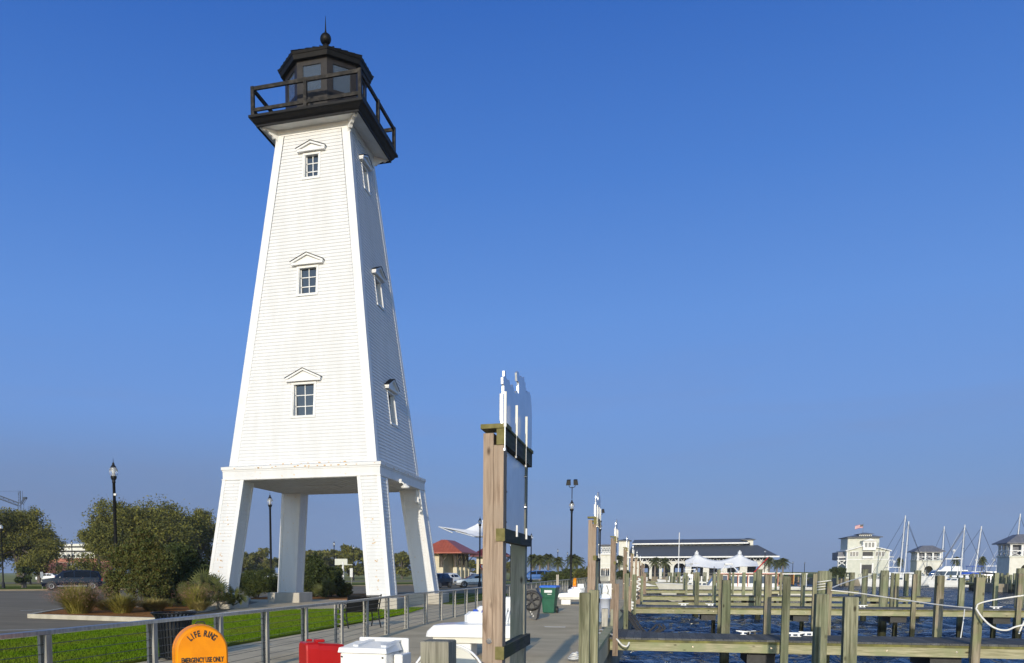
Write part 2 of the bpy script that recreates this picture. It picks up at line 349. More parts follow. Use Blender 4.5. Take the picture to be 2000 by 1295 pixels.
MT['lawn'] = mat('lawn_ground', (.06, .095, .004), (.10, .14, .006), 3, .9, bump=.5, bs=60, bdist=.02, c3=(.13, .12, .02), s2=.5, w3=.8, spec=.05)
MT['blade'] = mat('grass_blades', (.075, .14, .004), (.12, .205, .007), 4, .8, c3=(.145, .17, .02), s2=.5, w3=.6, spec=.05)
MT['field'] = mat('dry_field', (.24, .235, .065), (.36, .33, .13), .35, .9, c3=(.17, .20, .045), s2=.06, bump=.4, bs=8, bdist=.05, spec=.04)
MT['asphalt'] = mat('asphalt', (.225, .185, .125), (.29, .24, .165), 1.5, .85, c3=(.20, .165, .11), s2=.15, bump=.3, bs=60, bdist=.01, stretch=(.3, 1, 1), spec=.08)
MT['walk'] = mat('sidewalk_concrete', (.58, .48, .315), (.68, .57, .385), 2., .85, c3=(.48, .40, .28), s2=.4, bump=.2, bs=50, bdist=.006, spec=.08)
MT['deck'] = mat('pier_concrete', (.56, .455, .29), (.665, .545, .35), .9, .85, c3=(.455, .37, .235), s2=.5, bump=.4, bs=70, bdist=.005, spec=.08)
MT['sand'] = mat('seawall', (.22, .19, .14), (.30, .26, .19), 1, .9)

# siding with rust runs
def stained_white():
    m = MT['white'].copy(); m.name = 'stained_white_siding'; N = m.node_tree.nodes; L = m.node_tree.links
    b = N['Principled BSDF']; src = b.inputs['Base Color'].links[0].from_socket
    tc = N.new('ShaderNodeTexCoord'); mp = N.new('ShaderNodeMapping'); mp.inputs['Scale'].default_value = (6.5, 6.5, 5.5); L.new(tc.outputs['Object'], mp.inputs[0])
    n = N.new('ShaderNodeTexNoise'); n.inputs['Scale'].default_value = 1.5; n.inputs['Detail'].default_value = 3; L.new(mp.outputs[0], n.inputs[0])
    r = N.new('ShaderNodeValToRGB'); r.color_ramp.elements[0].position = .66; r.color_ramp.elements[1].position = .74; r.color_ramp.elements[1].color = (.75, .75, .75, 1); L.new(n.outputs[0], r.inputs[0])
    mx = N.new('ShaderNodeMix'); mx.data_type = 'RGBA'; L.new(r.outputs[0], mx.inputs[0]); L.new(src, mx.inputs[6]); mx.inputs[7].default_value = (.62, .40, .16, 1)
    L.new(mx.outputs[2], b.inputs['Base Color']); return m
MT['stain'] = stained_white()

def plank_mat():
    m = wood_mat('weathered_planks', (.09, .09, .085), (.19, .185, .175), (.13, .135, .12), axis=1, gs=.8)
    N = m.node_tree.nodes; L = m.node_tree.links; b = N['Principled BSDF']
    src = b.inputs['Base Color'].links[0].from_socket
    tc = N.new('ShaderNodeTexCoord'); sp = N.new('ShaderNodeSeparateXYZ'); L.new(tc.outputs['Object'], sp.inputs[0])
    mu = N.new('ShaderNodeMath'); mu.operation = 'MULTIPLY'; mu.inputs[1].default_value = 1/.19; L.new(sp.outputs[0], mu.inputs[0])
    fr = N.new('ShaderNodeMath'); fr.operation = 'FRACT'; L.new(mu.outputs[0], fr.inputs[0])
    r = N.new('ShaderNodeValToRGB'); e = r.color_ramp.elements; e[0].position = 0; e[0].color = (.1, .1, .1, 1); e[1].position = .06; e[1].color = (1, 1, 1, 1)
    L.new(fr.outputs[0], r.inputs[0])
    fl = N.new('ShaderNodeMath'); fl.operation = 'FLOOR'; L.new(mu.outputs[0], fl.inputs[0])
    wn_ = N.new('ShaderNodeTexWhiteNoise'); wn_.noise_dimensions = '1D'; L.new(fl.outputs[0], wn_.inputs['W'])
    mr = N.new('ShaderNodeMapRange'); mr.inputs[3].default_value = .7; mr.inputs[4].default_value = 1.15; L.new(wn_.outputs['Value'], mr.inputs[0])
    m1 = N.new('ShaderNodeMix'); m1.data_type = 'RGBA'; m1.blend_type = 'MULTIPLY'; m1.inputs[0].default_value = 1; L.new(src, m1.inputs[6]); L.new(r.outputs[0], m1.inputs[7])
    vs = N.new('ShaderNodeVectorMath'); vs.operation = 'SCALE'; L.new(m1.outputs[2], vs.inputs[0]); L.new(mr.outputs[0], vs.inputs['Scale'])
    L.new(vs.outputs[0], b.inputs['Base Color']); return m
MT['planks'] = plank_mat()

def deck_joints(m, sx, sy, ox=0, oy=0):
    """saw-cut joints in concrete"""
    N = m.node_tree.nodes; L = m.node_tree.links; b = N['Principled BSDF']; src = b.inputs['Base Color'].links[0].from_socket
    tc = N.new('ShaderNodeTexCoord'); sp = N.new('ShaderNodeSeparateXYZ'); L.new(tc.outputs['Object'], sp.inputs[0]); cur = src
    for k, s in ((0, sx), (1, sy)):
        if not s: continue
        mu = N.new('ShaderNodeMath'); mu.operation = 'MULTIPLY_ADD'; mu.inputs[1].default_value = 1/s; mu.inputs[2].default_value = 100.37; L.new(sp.outputs[k], mu.inputs[0])
        fr = N.new('ShaderNodeMath'); fr.operation = 'FRACT'; L.new(mu.outputs[0], fr.inputs[0])
        r = N.new('ShaderNodeValToRGB'); e = r.color_ramp.elements; r.color_ramp.interpolation = 'CONSTANT'; e[0].color = (.45, .45, .45, 1); e[1].position = .03/s; e[1].color = (1, 1, 1, 1); L.new(fr.outputs[0], r.inputs[0])
        m1 = N.new('ShaderNodeMix'); m1.data_type = 'RGBA'; m1.blend_type = 'MULTIPLY'; m1.inputs[0].default_value = 1; L.new(cur, m1.inputs[6]); L.new(r.outputs[0], m1.inputs[7]); cur = m1.outputs[2]
    L.new(cur, b.inputs['Base Color'])
deck_joints(MT['deck'], 0, 3.1); deck_joints(MT['walk'], 2.4, 2.4)

def water_mat():
    m = bpy.data.materials.new('harbour_water'); m.use_nodes = True; N = m.node_tree.nodes; L = m.node_tree.links
    b = N['Principled BSDF']; b.inputs['Base Color'].default_value = (.007, .024, .060, 1); b.inputs['Roughness'].default_value = .05; b.inputs['IOR'].default_value = 1.33
    tc = N.new('ShaderNodeTexCoord'); mp = N.new('ShaderNodeMapping'); mp.inputs['Scale'].default_value = (.8, 1.3, 1); mp.inputs['Rotation'].default_value = (0, 0, .25); L.new(tc.outputs['Object'], mp.inputs[0])
    n1 = N.new('ShaderNodeTexNoise'); n1.inputs['Scale'].default_value = 1.5; n1.inputs['Detail'].default_value = 4; n1.inputs['Roughness'].default_value = .55; L.new(mp.outputs[0], n1.inputs[0])
    n2 = N.new('ShaderNodeTexNoise'); n2.inputs['Scale'].default_value = .5; n2.inputs['Detail'].default_value = 2; L.new(mp.outputs[0], n2.inputs[0])
    ad = N.new('ShaderNodeMath'); ad.operation = 'MULTIPLY_ADD'; ad.inputs[1].default_value = 1.2; L.new(n2.outputs[0], ad.inputs[0]); L.new(n1.outputs[0], ad.inputs[2])
    bn = N.new('ShaderNodeBump'); bn.inputs['Strength'].default_value = 1; bn.inputs['Distance'].default_value = .30; L.new(ad.outputs[0], bn.inputs['Height']); L.new(bn.outputs[0], b.inputs['Normal'])
    sy = N.new('ShaderNodeSeparateXYZ'); L.new(tc.outputs['Object'], sy.inputs[0]); my = N.new('ShaderNodeMapRange'); my.inputs[1].default_value = 35; my.inputs[2].default_value = 110; my.inputs[3].default_value = .25; my.inputs[4].default_value = 2.6; L.new(sy.outputs[1], my.inputs[0]); L.new(my.outputs[0], bn.inputs['Distance'])
    mr2 = N.new('ShaderNodeMapRange'); mr2.inputs[1].default_value = 40; mr2.inputs[2].default_value = 160; mr2.inputs[3].default_value = .05; mr2.inputs[4].default_value = .28; L.new(sy.outputs[1], mr2.inputs[0]); L.new(mr2.outputs[0], b.inputs['Roughness'])
    return m
MT['water'] = water_mat()

# ================================================================== THE SETTING
def sheet(name, pts, z, m, thick=0., kind='structure'):
    b = MB()
    if thick: b.extrude([(p[0], p[1], z-thick) for p in pts], (0, 0, thick))
    else: b.poly([(p[0], p[1], z) for p in pts])
    o = b.build(name, m, recalc=bool(thick)); o['kind'] = kind
    return o
g = MB()
g.box((-3000, -80, -3), (-1.02, 3500, -.03)); g.box((-1.02, 248, -3.01), (36, 3500, -.031)); g.box((36, 186, -3.02), (420, 3500, -.032))
o = g.build('ground', MT['field']); o['kind'] = 'structure'
def grow(a, b_, s0, f): 
    v = [a]; s_ = s0
    while v[-1] < b_: v.append(v[-1]+s_); s_ *= f if v[-1] > a+14 else 1.0
    return np.array(v)
wx = grow(-1.5, 4500, .16, 1.035); wy = np.concatenate([[-200, -60, 0, 8], grow(14, 4000, .16, 1.0075)])
GX, GY = np.meshgrid(wx, wy); Z = np.zeros_like(GX)
sp_ = np.maximum(np.gradient(wx)[None, :]*np.ones_like(GX), np.gradient(wy)[:, None]*np.ones_like(GX))
for i in range(72):
    lam = float(.42*10**(rng.random()*1.2)); th = .6+rng.normal(0, .55); kx, ky = math.cos(th)*2*math.pi/lam, -math.sin(th)*2*math.pi/lam
    amp = .0125*lam**1.0*(1 if lam < 2.2 else .6); fade = np.clip((lam/3.2-sp_)/(lam/6), 0, 1)
    ph = kx*GX+ky*GY+rng.random()*6.28+.8*np.sin(GX*.23+i)+.8*np.cos(GY*.19+i*2); Z += amp*fade*(1-np.abs(np.sin(ph/2)))*2-amp*fade
V_ = np.stack([GX, GY, Z-1.2], -1).reshape(-1, 3); nx_ = len(wx); ny_ = len(wy)
I_ = (np.arange(ny_-1)[:, None]*nx_+np.arange(nx_-1)[None, :]).reshape(-1, 1); F_ = np.concatenate([I_, I_+1, I_+nx_+1, I_+nx_], 1)
o = raw_mesh('water', V_, F_, MT['water']); o['kind'] = 'structure'; o.data.polygons.foreach_set('use_smooth', [True]*len(F_))
DK = MB(); DK.box((-6.92, -12, -.42), (-.98, 236, 0))
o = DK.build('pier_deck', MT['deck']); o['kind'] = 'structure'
b = MB(); b.box((-1.10, -12, -2.4), (-1.0, 236, -.425)); o = b.build('seawall', MT['sand']); o['kind'] = 'structure'
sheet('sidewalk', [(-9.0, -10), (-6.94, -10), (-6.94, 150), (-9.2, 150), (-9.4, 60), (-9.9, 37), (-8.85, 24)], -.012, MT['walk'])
g1 = gnd(-400, 1156); g2 = gnd(0, 1153.5); g3 = gnd(250, 1151.5); g4 = gnd(600, 1146); g5 = gnd(920, 1141)
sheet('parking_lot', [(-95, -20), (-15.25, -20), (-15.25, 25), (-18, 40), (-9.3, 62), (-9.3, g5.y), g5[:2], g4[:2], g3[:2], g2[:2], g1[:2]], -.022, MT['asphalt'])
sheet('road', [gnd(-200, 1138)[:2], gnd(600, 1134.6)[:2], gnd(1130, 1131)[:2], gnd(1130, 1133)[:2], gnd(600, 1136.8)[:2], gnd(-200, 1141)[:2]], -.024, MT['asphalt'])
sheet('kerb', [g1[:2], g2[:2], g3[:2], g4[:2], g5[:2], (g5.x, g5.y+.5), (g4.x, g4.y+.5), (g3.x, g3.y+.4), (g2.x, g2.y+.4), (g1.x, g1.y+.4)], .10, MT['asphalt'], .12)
sheet('verge', [g1[:2], g2[:2], g3[:2], g4[:2], g5[:2], gnd(900, 1137)[:2], gnd(600, 1140)[:2], gnd(250, 1144)[:2], gnd(0, 1145)[:2], gnd(-400, 1147)[:2]], -.018, MT['lawn'])
# plaza under the tower
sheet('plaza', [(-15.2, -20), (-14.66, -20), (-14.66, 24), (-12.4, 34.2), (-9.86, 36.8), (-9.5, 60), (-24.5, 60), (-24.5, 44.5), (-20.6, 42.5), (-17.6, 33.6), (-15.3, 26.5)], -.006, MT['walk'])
lawn_pts = [(-14.6, -15), (-8.95, -15), (-8.82, 24), (-9.05, 31), (-9.72, 36.4), (-12.3, 34.6), (-14.6, 33.0), (-14.75, 27)]
sheet('lawn', lawn_pts, .03, MT['lawn'], .06)
lawn2 = [(-15.5, 62), (-9.3, 62), (-9.15, 41.5), (-9.9, 41.5), (-13.2, 47.6)]
sheet('lawn_strip', lawn2, .025, MT['lawn'], .05)
# lawn blades: uncountable, one object
def blades(name, n, box, inside, h=(.02, .05), mt='blade'):
    P = []
    x0, x1, y0, y1 = box
    xs = rng.uniform(x0, x1, n*2); ys = y0+(y1-y0)*rng.power(.75, n*2)
    k = inside(xs, ys); xs = xs[k][:n]; ys = ys[k][:n]; n = len(xs)
    a = rng.uniform(0, 6.28, n); hh = rng.uniform(*h, n); w = .004+ys*.0003
    dx, dy = np.cos(a), np.sin(a); lx, ly = rng.normal(0, .02, n), rng.normal(0, .02, n)
    z = np.full(n, .028)
    V = np.stack([np.stack([xs-dx*w, ys-dy*w, z], -1), np.stack([xs+dx*w, ys+dy*w, z], -1), np.stack([xs+lx, ys+ly, z+hh], -1)], 1).reshape(-1, 3)
    F = np.arange(3*n).reshape(-1, 3)
    return tag(raw_mesh(name, V, F, MT[mt]), 'short bright green lawn grass beside the sidewalk', 'grass', kind='stuff')
def in_lawn(x, y): return (x > -14.55) & (x < -8.9-(np.clip(y-31, 0, 9)*.13)) & (y < 33.2+(x+14.6)*.70)
blades('grass', 130000, (-14.6, -8.8, 9, 36.5), in_lawn)
# parking lines
for i, (a, c) in enumerate([((40, 1191.8), (84, 1190)), ((0, 1230), (185, 1224.6)), ((-40, 1241), (45, 1238.3)), ((200, 1187), (226, 1184.5))]):
    p, q = gnd(*a), gnd(*c); d = (q-p).normalized(); n = Vector((-d.y, d.x, 0))*.06
    b = MB(); b.poly([(v.x, v.y, -.016) for v in (p-n, q-n, q+n, p+n)]); o = b.build('parking_line', MT['line'], recalc=False); o['kind'] = 'structure'
b = MB(); p, q = gnd(-30, 1220), gnd(70, 1210.5); n = Vector((0, .05, 0))
b.poly([(v.x, v.y, -.017) for v in (p-n, q-n, q+n, p+n)]); o = b.build('gutter_line', MT['dark'], recalc=False); o['kind'] = 'structure'
# planting island
isl = [(-21.5, 25.7), (-15.5, 24.5), (-16.6, 27.3), (-17.9, 31.6), (-20.9, 41.5), (-22.2, 44.5), (-27, 44.5), (-26.2, 36), (-22.6, 28)]
b = MB()
for i in range(len(isl)):
    p = Vector((*isl[i], 0)); q = Vector((*isl[(i+1) % len(isl)], 0)); b.bar(p+Vector((0, 0, .045)), q+Vector((0, 0, .045)), .18, .17)
o = b.build('island_kerb', MT['kerb']); o['kind'] = 'structure'
sheet('planting_bed', isl, .10, MT['straw'], .14)
sheet('planting_bed', [(-14.5, 49), (-12.8, 45.6), (-18, 47.2), (-24, 46), (-24, 60), (-16, 60)], .02, MT['straw'], .05)
sheet('far_shore', [(-1, 250), (36, 252), (60, 300), (420, 400), (420, 700), (-1, 700)], .02, MT['lawn'])
# seawall of the far shore
b = MB(); b.box((-1, 247.2, -2.4), (36.2, 247.95, .25)); b.box((35.4, 186, -2.4), (35.95, 248, .2)); b.box((36, 185.2, -2.4), (110, 185.9, .2))
o = b.build('far_seawall', MT['sand']); o['kind'] = 'structure'

# ================================================================== THE LIGHTHOUSE
TC = Vector((-15.03, 38.93, 0))
def Wf(z): return 4.343-(z-.52)*.1190
def Wb(z): return 3.4913-(z-6.339)*.11906
T = thing('lighthouse', 'tall white clapboard lighthouse on four splayed legs with a black lantern room', 'lighthouse', TC)
SIDES = [((1, 0), (0, -1)), ((0, 1), (1, 0)), ((-1, 0), (0, 1)), ((0, -1), (-1, 0))]   # (along, outward)
def P3(side, a, d, z): (ax, ay), (nx, ny) = SIDES[side]; return Vector((ax*a+nx*d, ay*a+ny*d, z))
def clap(mb, side, aL, aR, dist, z0, z1, course=.15, lap=.025, holes=()):
    n = max(1, round((z1-z0)/course)); h = (z1-z0)/n
    for i in range(n):
        za, zb = z0+i*h, z0+(i+1)*h
        segs = [(0, 0, 1, 1)]
        ivs = [('L', 'R')]
        hs = [q for q in holes if q[2] < zb-.02 and q[3] > za+.02]
        edges = [(aL(za), aL(zb))]
        for q in hs: edges += [(q[0], q[0]), (q[1], q[1])]
        edges.append((aR(za), aR(zb)))
        for k in range(0, len(edges), 2):
            (l0, l1), (r0, r1) = edges[k], edges[k+1]
            p = [P3(side, l0, dist(za)+lap, za), P3(side, r0, dist(za)+lap, za), P3(side, r1, dist(zb)+.002, zb), P3(side, l1, dist(zb)+.002, zb)]
            mb.poly(p)
            mb.poly([P3(side, l0, dist(za)-.02, za), P3(side, r0, dist(za)-.02, za), p[1], p[0]])
WINS = [(8.50, 9.95, .52, 'low'), (13.94, 15.15, .45, 'mid'), (19.18, 20.24, .36, 'top')]
body = MB(); cb = MB()
for s in range(4):
    holes = [(-w, w, z0, z1) for z0, z1, w, _ in WINS]
    clap(body, s, lambda z: -Wb(z)+.36, lambda z: Wb(z)-.36, Wb, 6.34, 21.22, holes=holes)
    for sg in (-1, 1):
        lo = [P3(s, sg*(Wb(6.34)-.37), Wb(6.34)-.02, 6.34), P3(s, sg*(Wb(6.34)+.03), Wb(6.34)-.02, 6.34), P3(s, sg*(Wb(6.34)+.03), Wb(6.34)+.03, 6.34), P3(s, sg*(Wb(6.34)-.37), Wb(6.34)+.03, 6.34)]
        z = 21.22; hi = [P3(s, sg*(Wb(z)-.33), Wb(z)-.02, z), P3(s, sg*(Wb(z)+.03), Wb(z)-.02, z), P3(s, sg*(Wb(z)+.03), Wb(z)+.03, z), P3(s, sg*(Wb(z)-.33), Wb(z)+.03, z)]
        if s % 2: lo[1] = P3(s, sg*(Wb(6.34)-.021), Wb(6.34)-.02, 6.34); lo[2] = P3(s, sg*(Wb(6.34)+.027), Wb(6.34)+.027, 6.34); hi[1] = P3(s, sg*(Wb(z)-.021), Wb(z)-.02, z); hi[2] = P3(s, sg*(Wb(z)+.027), Wb(z)+.027, z)
        cb.prism(lo, hi)
# dark inner core so that no light leaks through the boards
sd = body.build('tower_siding', MT['white'], T, recalc=False)
cb.build('corner_boards', MT['trim'], T)
# windows: frame, pane, muntins and a pediment on each
def window(side, z0, z1, w):
    fr = MB(); fw = .07
    D0 = Wb(z0); D1 = Wb(z1)
    for sg in (-1, 1):      # deep jambs with casing
        a0, a1 = sorted((sg*w, sg*(w-.05)))
        fr.prism([P3(side, a0, D1-.22, z0), P3(side, a1, D1-.22, z0), P3(side, a1, D0+.01, z0), P3(side, a0, D0+.01, z0)],
                 [P3(side, a0, D1-.22, z1), P3(side, a1, D1-.22, z1), P3(side, a1, D1+.01, z1), P3(side, a0, D1+.01, z1)])
        c0, c1 = sorted((sg*(w-.01), sg*(w+fw)))
        fr.prism([P3(side, c0, D0-.01, z0), P3(side, c1, D0-.01, z0), P3(side, c1, D0+.04, z0), P3(side, c0, D0+.04, z0)],
                 [P3(side, c0, D1-.01, z1), P3(side, c1, D1-.01, z1), P3(side, c1, D1+.04, z1), P3(side, c0, D1+.04, z1)])
    def hb(za, zb, d0, d1, a): fr.prism([P3(side, -a, d0, za), P3(side, a, d0, za), P3(side, a, d1, za), P3(side, -a, d1, za)], [P3(side, -a, d0, zb), P3(side, a, d0, zb), P3(side, a, d1, zb), P3(side, -a, d1, zb)])
    hb(z0-.07, z0+.03, D1-.22, D0+.06, w+.075); hb(z1-.03, z1+.06, D1-.22, D1+.045, w+.07)
    f = fr.build('window', MT['trim'], T)
    pn = MB(); dp = D1-.14
    pn.prism([P3(side, -w+.04, dp-.02, z0+.03), P3(side, w-.04, dp-.02, z0+.03), P3(side, w-.04, dp, z0+.03), P3(side, -w+.04, dp, z0+.03)], [P3(side, -w+.04, dp-.02, z1-.03), P3(side, w-.04, dp-.02, z1-.03), P3(side, w-.04, dp, z1-.03), P3(side, -w+.04, dp, z1-.03)])
    pn.build('pane', MT['glass'], f)
    mu = MB(); t = .018
    def mb_(a0, a1, za, zb): mu.prism([P3(side, a0, dp+.001, za), P3(side, a1, dp+.001, za), P3(side, a1, dp+.03, za), P3(side, a0, dp+.03, za)], [P3(side, a0, dp+.001, zb), P3(side, a1, dp+.001, zb), P3(side, a1, dp+.03, zb), P3(side, a0, dp+.03, zb)])
    mb_(-t, t, z0+.03, z1-.03)
    for k in (1, 2): zz = z0+(z1-z0)*k/3; mb_(-w+.045, -t, zz-t, zz+t); mb_(t, w-.045, zz-t, zz+t)
    for sg in (-1, 1): a = sorted((sg*(w-.05), sg*(w-.09))); mb_(a[0], a[1], z0+.03, z1-.03)
    mu.build('muntin', MT['trim'], f)
    # pediment
    pe = MB(); zb = z1+.09; d0 = Wb(zb)-.03; d1 = d0+.22; hw = w+.30; hh = .42*(w/.5)+.02
    pe.prism([P3(side, -hw, d0, zb), P3(side, hw, d0, zb), P3(side, hw, d1, zb), P3(side, -hw, d1, zb)], [P3(side, -hw, d0, zb+.10), P3(side, hw, d0, zb+.10), P3(side, hw, d1, zb+.10), P3(side, -hw, d1, zb+.10)])
    tri = [(-hw+.03, zb+.1), (hw-.03, zb+.1), (0, zb+.1+hh-.12)]
    pe.prism([P3(side, a, d0, z) for a, z in tri], [P3(side, a, d1-.07, z) for a, z in tri])
    for sg in (-1, 1):
        q = [(sg*(hw+.02), zb+.06), (sg*(hw+.02), zb+.14), (0, zb+.1+hh-.02), (0, zb+.1+hh-.10)]
        pe.prism([P3(side, a, d0, z) for a, z in q], [P3(side, a, d1+.02, z) for a, z in q])
    pm = pe.build('pediment', MT['trim'], f)
    rf = MB()
    for sg in (-1, 1):
        q = [(sg*(hw+.05), zb+.143), (sg*(hw+.05), zb+.165), (0, zb+.1+hh+.012), (0, zb+.1+hh-.017)]
        rf.prism([P3(side, a, d0, z) for a, z in q], [P3(side, a, d1+.04, z) for a, z in q])
    rf.build('pediment_roof', MT['blackp'], f)
for s in range(4):
    for z0, z1, w, _ in WINS: window(s, z0, z1, w)
# skirt band at the foot of the body
MT['rustmark'] = mat('rust_mark', (.50, .30, .12), (.62, .46, .28), 9, .8)
sk = MB()
for z0, z1, e in ((5.742, 5.80, 3.77), (5.80, 6.13, 3.735), (6.13, 6.20, 3.755), (6.20, 6.33, 3.79)):
    sk.prism([(-e, -e, z0), (e, -e, z0), (e, e, z0), (-e, e, z0)], [(-e, -e, z1-.001), (e, -e, z1-.001), (e, e, z1-.001), (-e, e, z1-.001)])
sk.prism([(-3.79, -3.79, 6.33), (3.79, -3.79, 6.33), (3.79, 3.79, 6.33), (-3.79, 3.79, 6.33)], [(-3.5, -3.5, 6.40), (3.5, -3.5, 6.40), (3.5, 3.5, 6.40), (-3.5, 3.5, 6.40)])
skb = sk.build('skirt_band', MT['stain'], T)
sm_ = MB()
for q in range(26):
    a0 = random.uniform(-3.6, 3.6); z_ = random.choice((6.245, 6.28, 6.405)); e_ = 3.793 if z_ < 6.35 else 3.515
    for side_ in (0, 1):
        rr = random.uniform(.02, .05); sm_.poly([P3(side_, a0*(.93 if z_ > 6.35 else 1)+rr*1.5*math.cos(k*1.05)*random.uniform(.7, 1.2), e_+(.004 if z_ < 6.35 else .03), z_+rr*.7*math.sin(k*1.05)) for k in range(6)])
sm_.build('rust_marks', MT['rustmark'], skb)
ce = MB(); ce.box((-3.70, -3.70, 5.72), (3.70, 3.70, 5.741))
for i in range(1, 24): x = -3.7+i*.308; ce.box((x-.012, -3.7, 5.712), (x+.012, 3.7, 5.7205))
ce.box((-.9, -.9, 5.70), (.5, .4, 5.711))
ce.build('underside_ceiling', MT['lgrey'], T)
# legs
LW = 1.0
def leg(sx, sy):
    lg = MB(); tr = MB()
    z0, z1 = .52, 5.742
    def cor(z, i):       # the four corners, counted from the outer one
        w = Wf(z); x = (w, w-LW)[i[0]]; y = (w, w-LW)[i[1]]; return Vector((sx*x, sy*y, z))
    order = [(0, 0), (0, 1), (1, 1), (1, 0)]
    for k in range(4):
        A, B = order[k], order[(k+1) % 4]
        a0, b0, a1, b1 = cor(z0, A), cor(z0, B), cor(z1, A), cor(z1, B)
        c = sum((cor(z0, i) for i in order), Vector())/4
        nrm = (b0-a0).cross(Vector((0, 0, 1))).normalized()
        if nrm.dot((a0+b0)/2-c) < 0: nrm = -nrm
        n = 35; tw = .13
        for j in range(n):
            f0, f1 = j/n, (j+1)/n
            pa, pb, qa, qb = a0.lerp(a1, f0), b0.lerp(b1, f0), a0.lerp(a1, f1), b0.lerp(b1, f1)
            u = (pb-pa).normalized()
            p = [pa+u*tw+nrm*.022, pb-u*tw+nrm*.022, qb-u*tw+nrm*-.003, qa+u*tw+nrm*-.003]
            lg.poly(p); lg.poly([pa+u*tw-nrm*.005, pb-u*tw-nrm*.005, p[1], p[0]])
        u = (b0-a0).normalized(); e = .030+(.002 if k % 2 else 0)
        for (s0, s1, dd) in ((a0, a1, 1), (b0, b1, -1)):
            tr.prism([s0+u*dd*tw-nrm*.02, s0-u*dd*e-nrm*.02, s0-u*dd*e+nrm*e, s0+u*dd*tw+nrm*e], [s1+u*dd*tw-nrm*.02, s1-u*dd*e-nrm*.02, s1-u*dd*e+nrm*e, s1+u*dd*tw+nrm*e])
    l = lg.build('leg', MT['stain'], T, recalc=False); tr.build('leg_trim', MT['trim'], l)
    # small rust marks running down the outward faces
    st_ = MB(); n_ = 0
    for q in range(16):
        zz = random.uniform(1.0, 5.4) if q < 12 else random.uniform(.8, 2.2); w = Wf(zz); cx_ = w-LW/2+random.gauss(0, .05); r_ = random.uniform(.012, .038)
        for face in (0, 1):
            if face and q % 3: continue
            P = []
            for k in range(7):
                a = k*6.283/7; rr = r_*random.uniform(.6, 1.3); u, v = cx_+rr*math.cos(a)*1.1, zz+rr*math.sin(a)*.9; dd = Wf(v)+.0265
                P.append((sx*u, sy*dd, v) if face == 0 else (sx*dd, sy*u, v))
            st_.poly(P)
    st_.build('rust_marks', MT['rustmark'], l)
    w = Wf(.3); pl = MB(); cx, cy = sx*(w-LW/2), sy*(w-LW/2); e = .92
    pl.cbox((cx, cy, .245), (e, e, .272), .02)
    pl.build('plinth', MT['conc'], T)
for sx in (-1, 1):
    for sy in (-1, 1): leg(sx, sy)
# frieze, soffit, brackets
fz = MB()
z0, z1 = 21.22, 21.50
e0, e1 = Wb(z0)+.035, Wb(z0)+.05
fz.prism([(-e0, -e0, z0), (e0, -e0, z0), (e0, e0, z0), (-e0, e0, z0)], [(-e1, -e1, z1), (e1, -e1, z1), (e1, e1, z1), (-e1, e1, z1)])
fz.build('frieze', MT['trim'], T)
so = MB(); so.box((-2.36, -2.36, 21.50), (2.36, 2.36, 21.56))
for s in range(4):
    for k in range(1, 7):
        d = 1.8+k*.085; so.prism([P3(s, -d, d, 21.494), P3(s, d, d, 21.494), P3(s, d, d+.01, 21.494), P3(s, -d, d+.01, 21.494)], [P3(s, -d, d, 21.5005), P3(s, d, d, 21.5005), P3(s, d, d+.01, 21.5005), P3(s, -d, d+.01, 21.5005)])
so.build('soffit', MT['trim'], T)
for sx in (-1, 1):
    for sy in (-1, 1):
        br = MB(); d = Vector((sx, sy, 0)).normalized(); n = Vector((-d.y, d.x, 0))*.07
        o_ = Vector((sx*(Wb(21.3)), sy*(Wb(21.3)), 0))
        pr = [(0, 21.5), (.72, 21.5), (.74, 21.44), (.66, 21.38), (.56, 21.40), (.46, 21.36), (.36, 21.26), (.26, 21.22), (.20, 21.12), (.12, 21.14), (.06, 21.04), (0, 21.0)]
        pts = [o_+d*a+Vector((0, 0, z-.002)) for a, z in pr]
        br.prism([p-n for p in pts], [p+n for p in pts]); br.build('bracket', MT['trim'], T)
# gallery deck: black crown moulding
gd = MB()
prof = [(2.36, 21.44), (2.42, 21.44), (2.42, 21.52), (2.50, 21.60), (2.58, 21.72), (2.68, 21.76), (2.68, 21.86), (2.60, 21.90)]
for i in range(len(prof)-1):
    (e0, z0), (e1, z1) = prof[i], prof[i+1]
    for s in range(4): gd.quad(P3(s, -e0, e0, z0), P3(s, e0, e0, z0), P3(s, e1, e1, z1), P3(s, -e1, e1, z1))
gd.quad((-2.6, -2.6, 21.9), (2.6, -2.6, 21.9), (2.6, 2.6, 21.9), (-2.6, 2.6, 21.9))
gd.build('gallery_deck', MT['blackp'], T, recalc=False)
# railing round the gallery
gr = MB(); e = 2.52
pp = []
for s in range(4):
    for a in (-e, 0): pp.append(P3(s, a, e, 0))
rl = gr
for s in range(4):
    for z0, z1, dd in ((22.95, 23.10, .05), (22.05, 22.19, .045)):
        rl.prism([P3(s, -e+.05, e-dd, z0), P3(s, e-.05, e-dd, z0), P3(s, e-.05, e+dd, z0), P3(s, -e+.05, e+dd, z0)], [P3(s, -e+.05, e-dd, z1), P3(s, e-.05, e-dd, z1), P3(s, e-.05, e+dd, z1), P3(s, -e+.05, e+dd, z1)])
rg = rl.build('gallery_railing', MT['galrail'], T)
for p in pp:
    b = MB(); b.box((p.x-.075, p.y-.075, 21.9), (p.x+.075, p.y+.075, 23.11)); b.build('railing_post', MT['galrail'], rg)
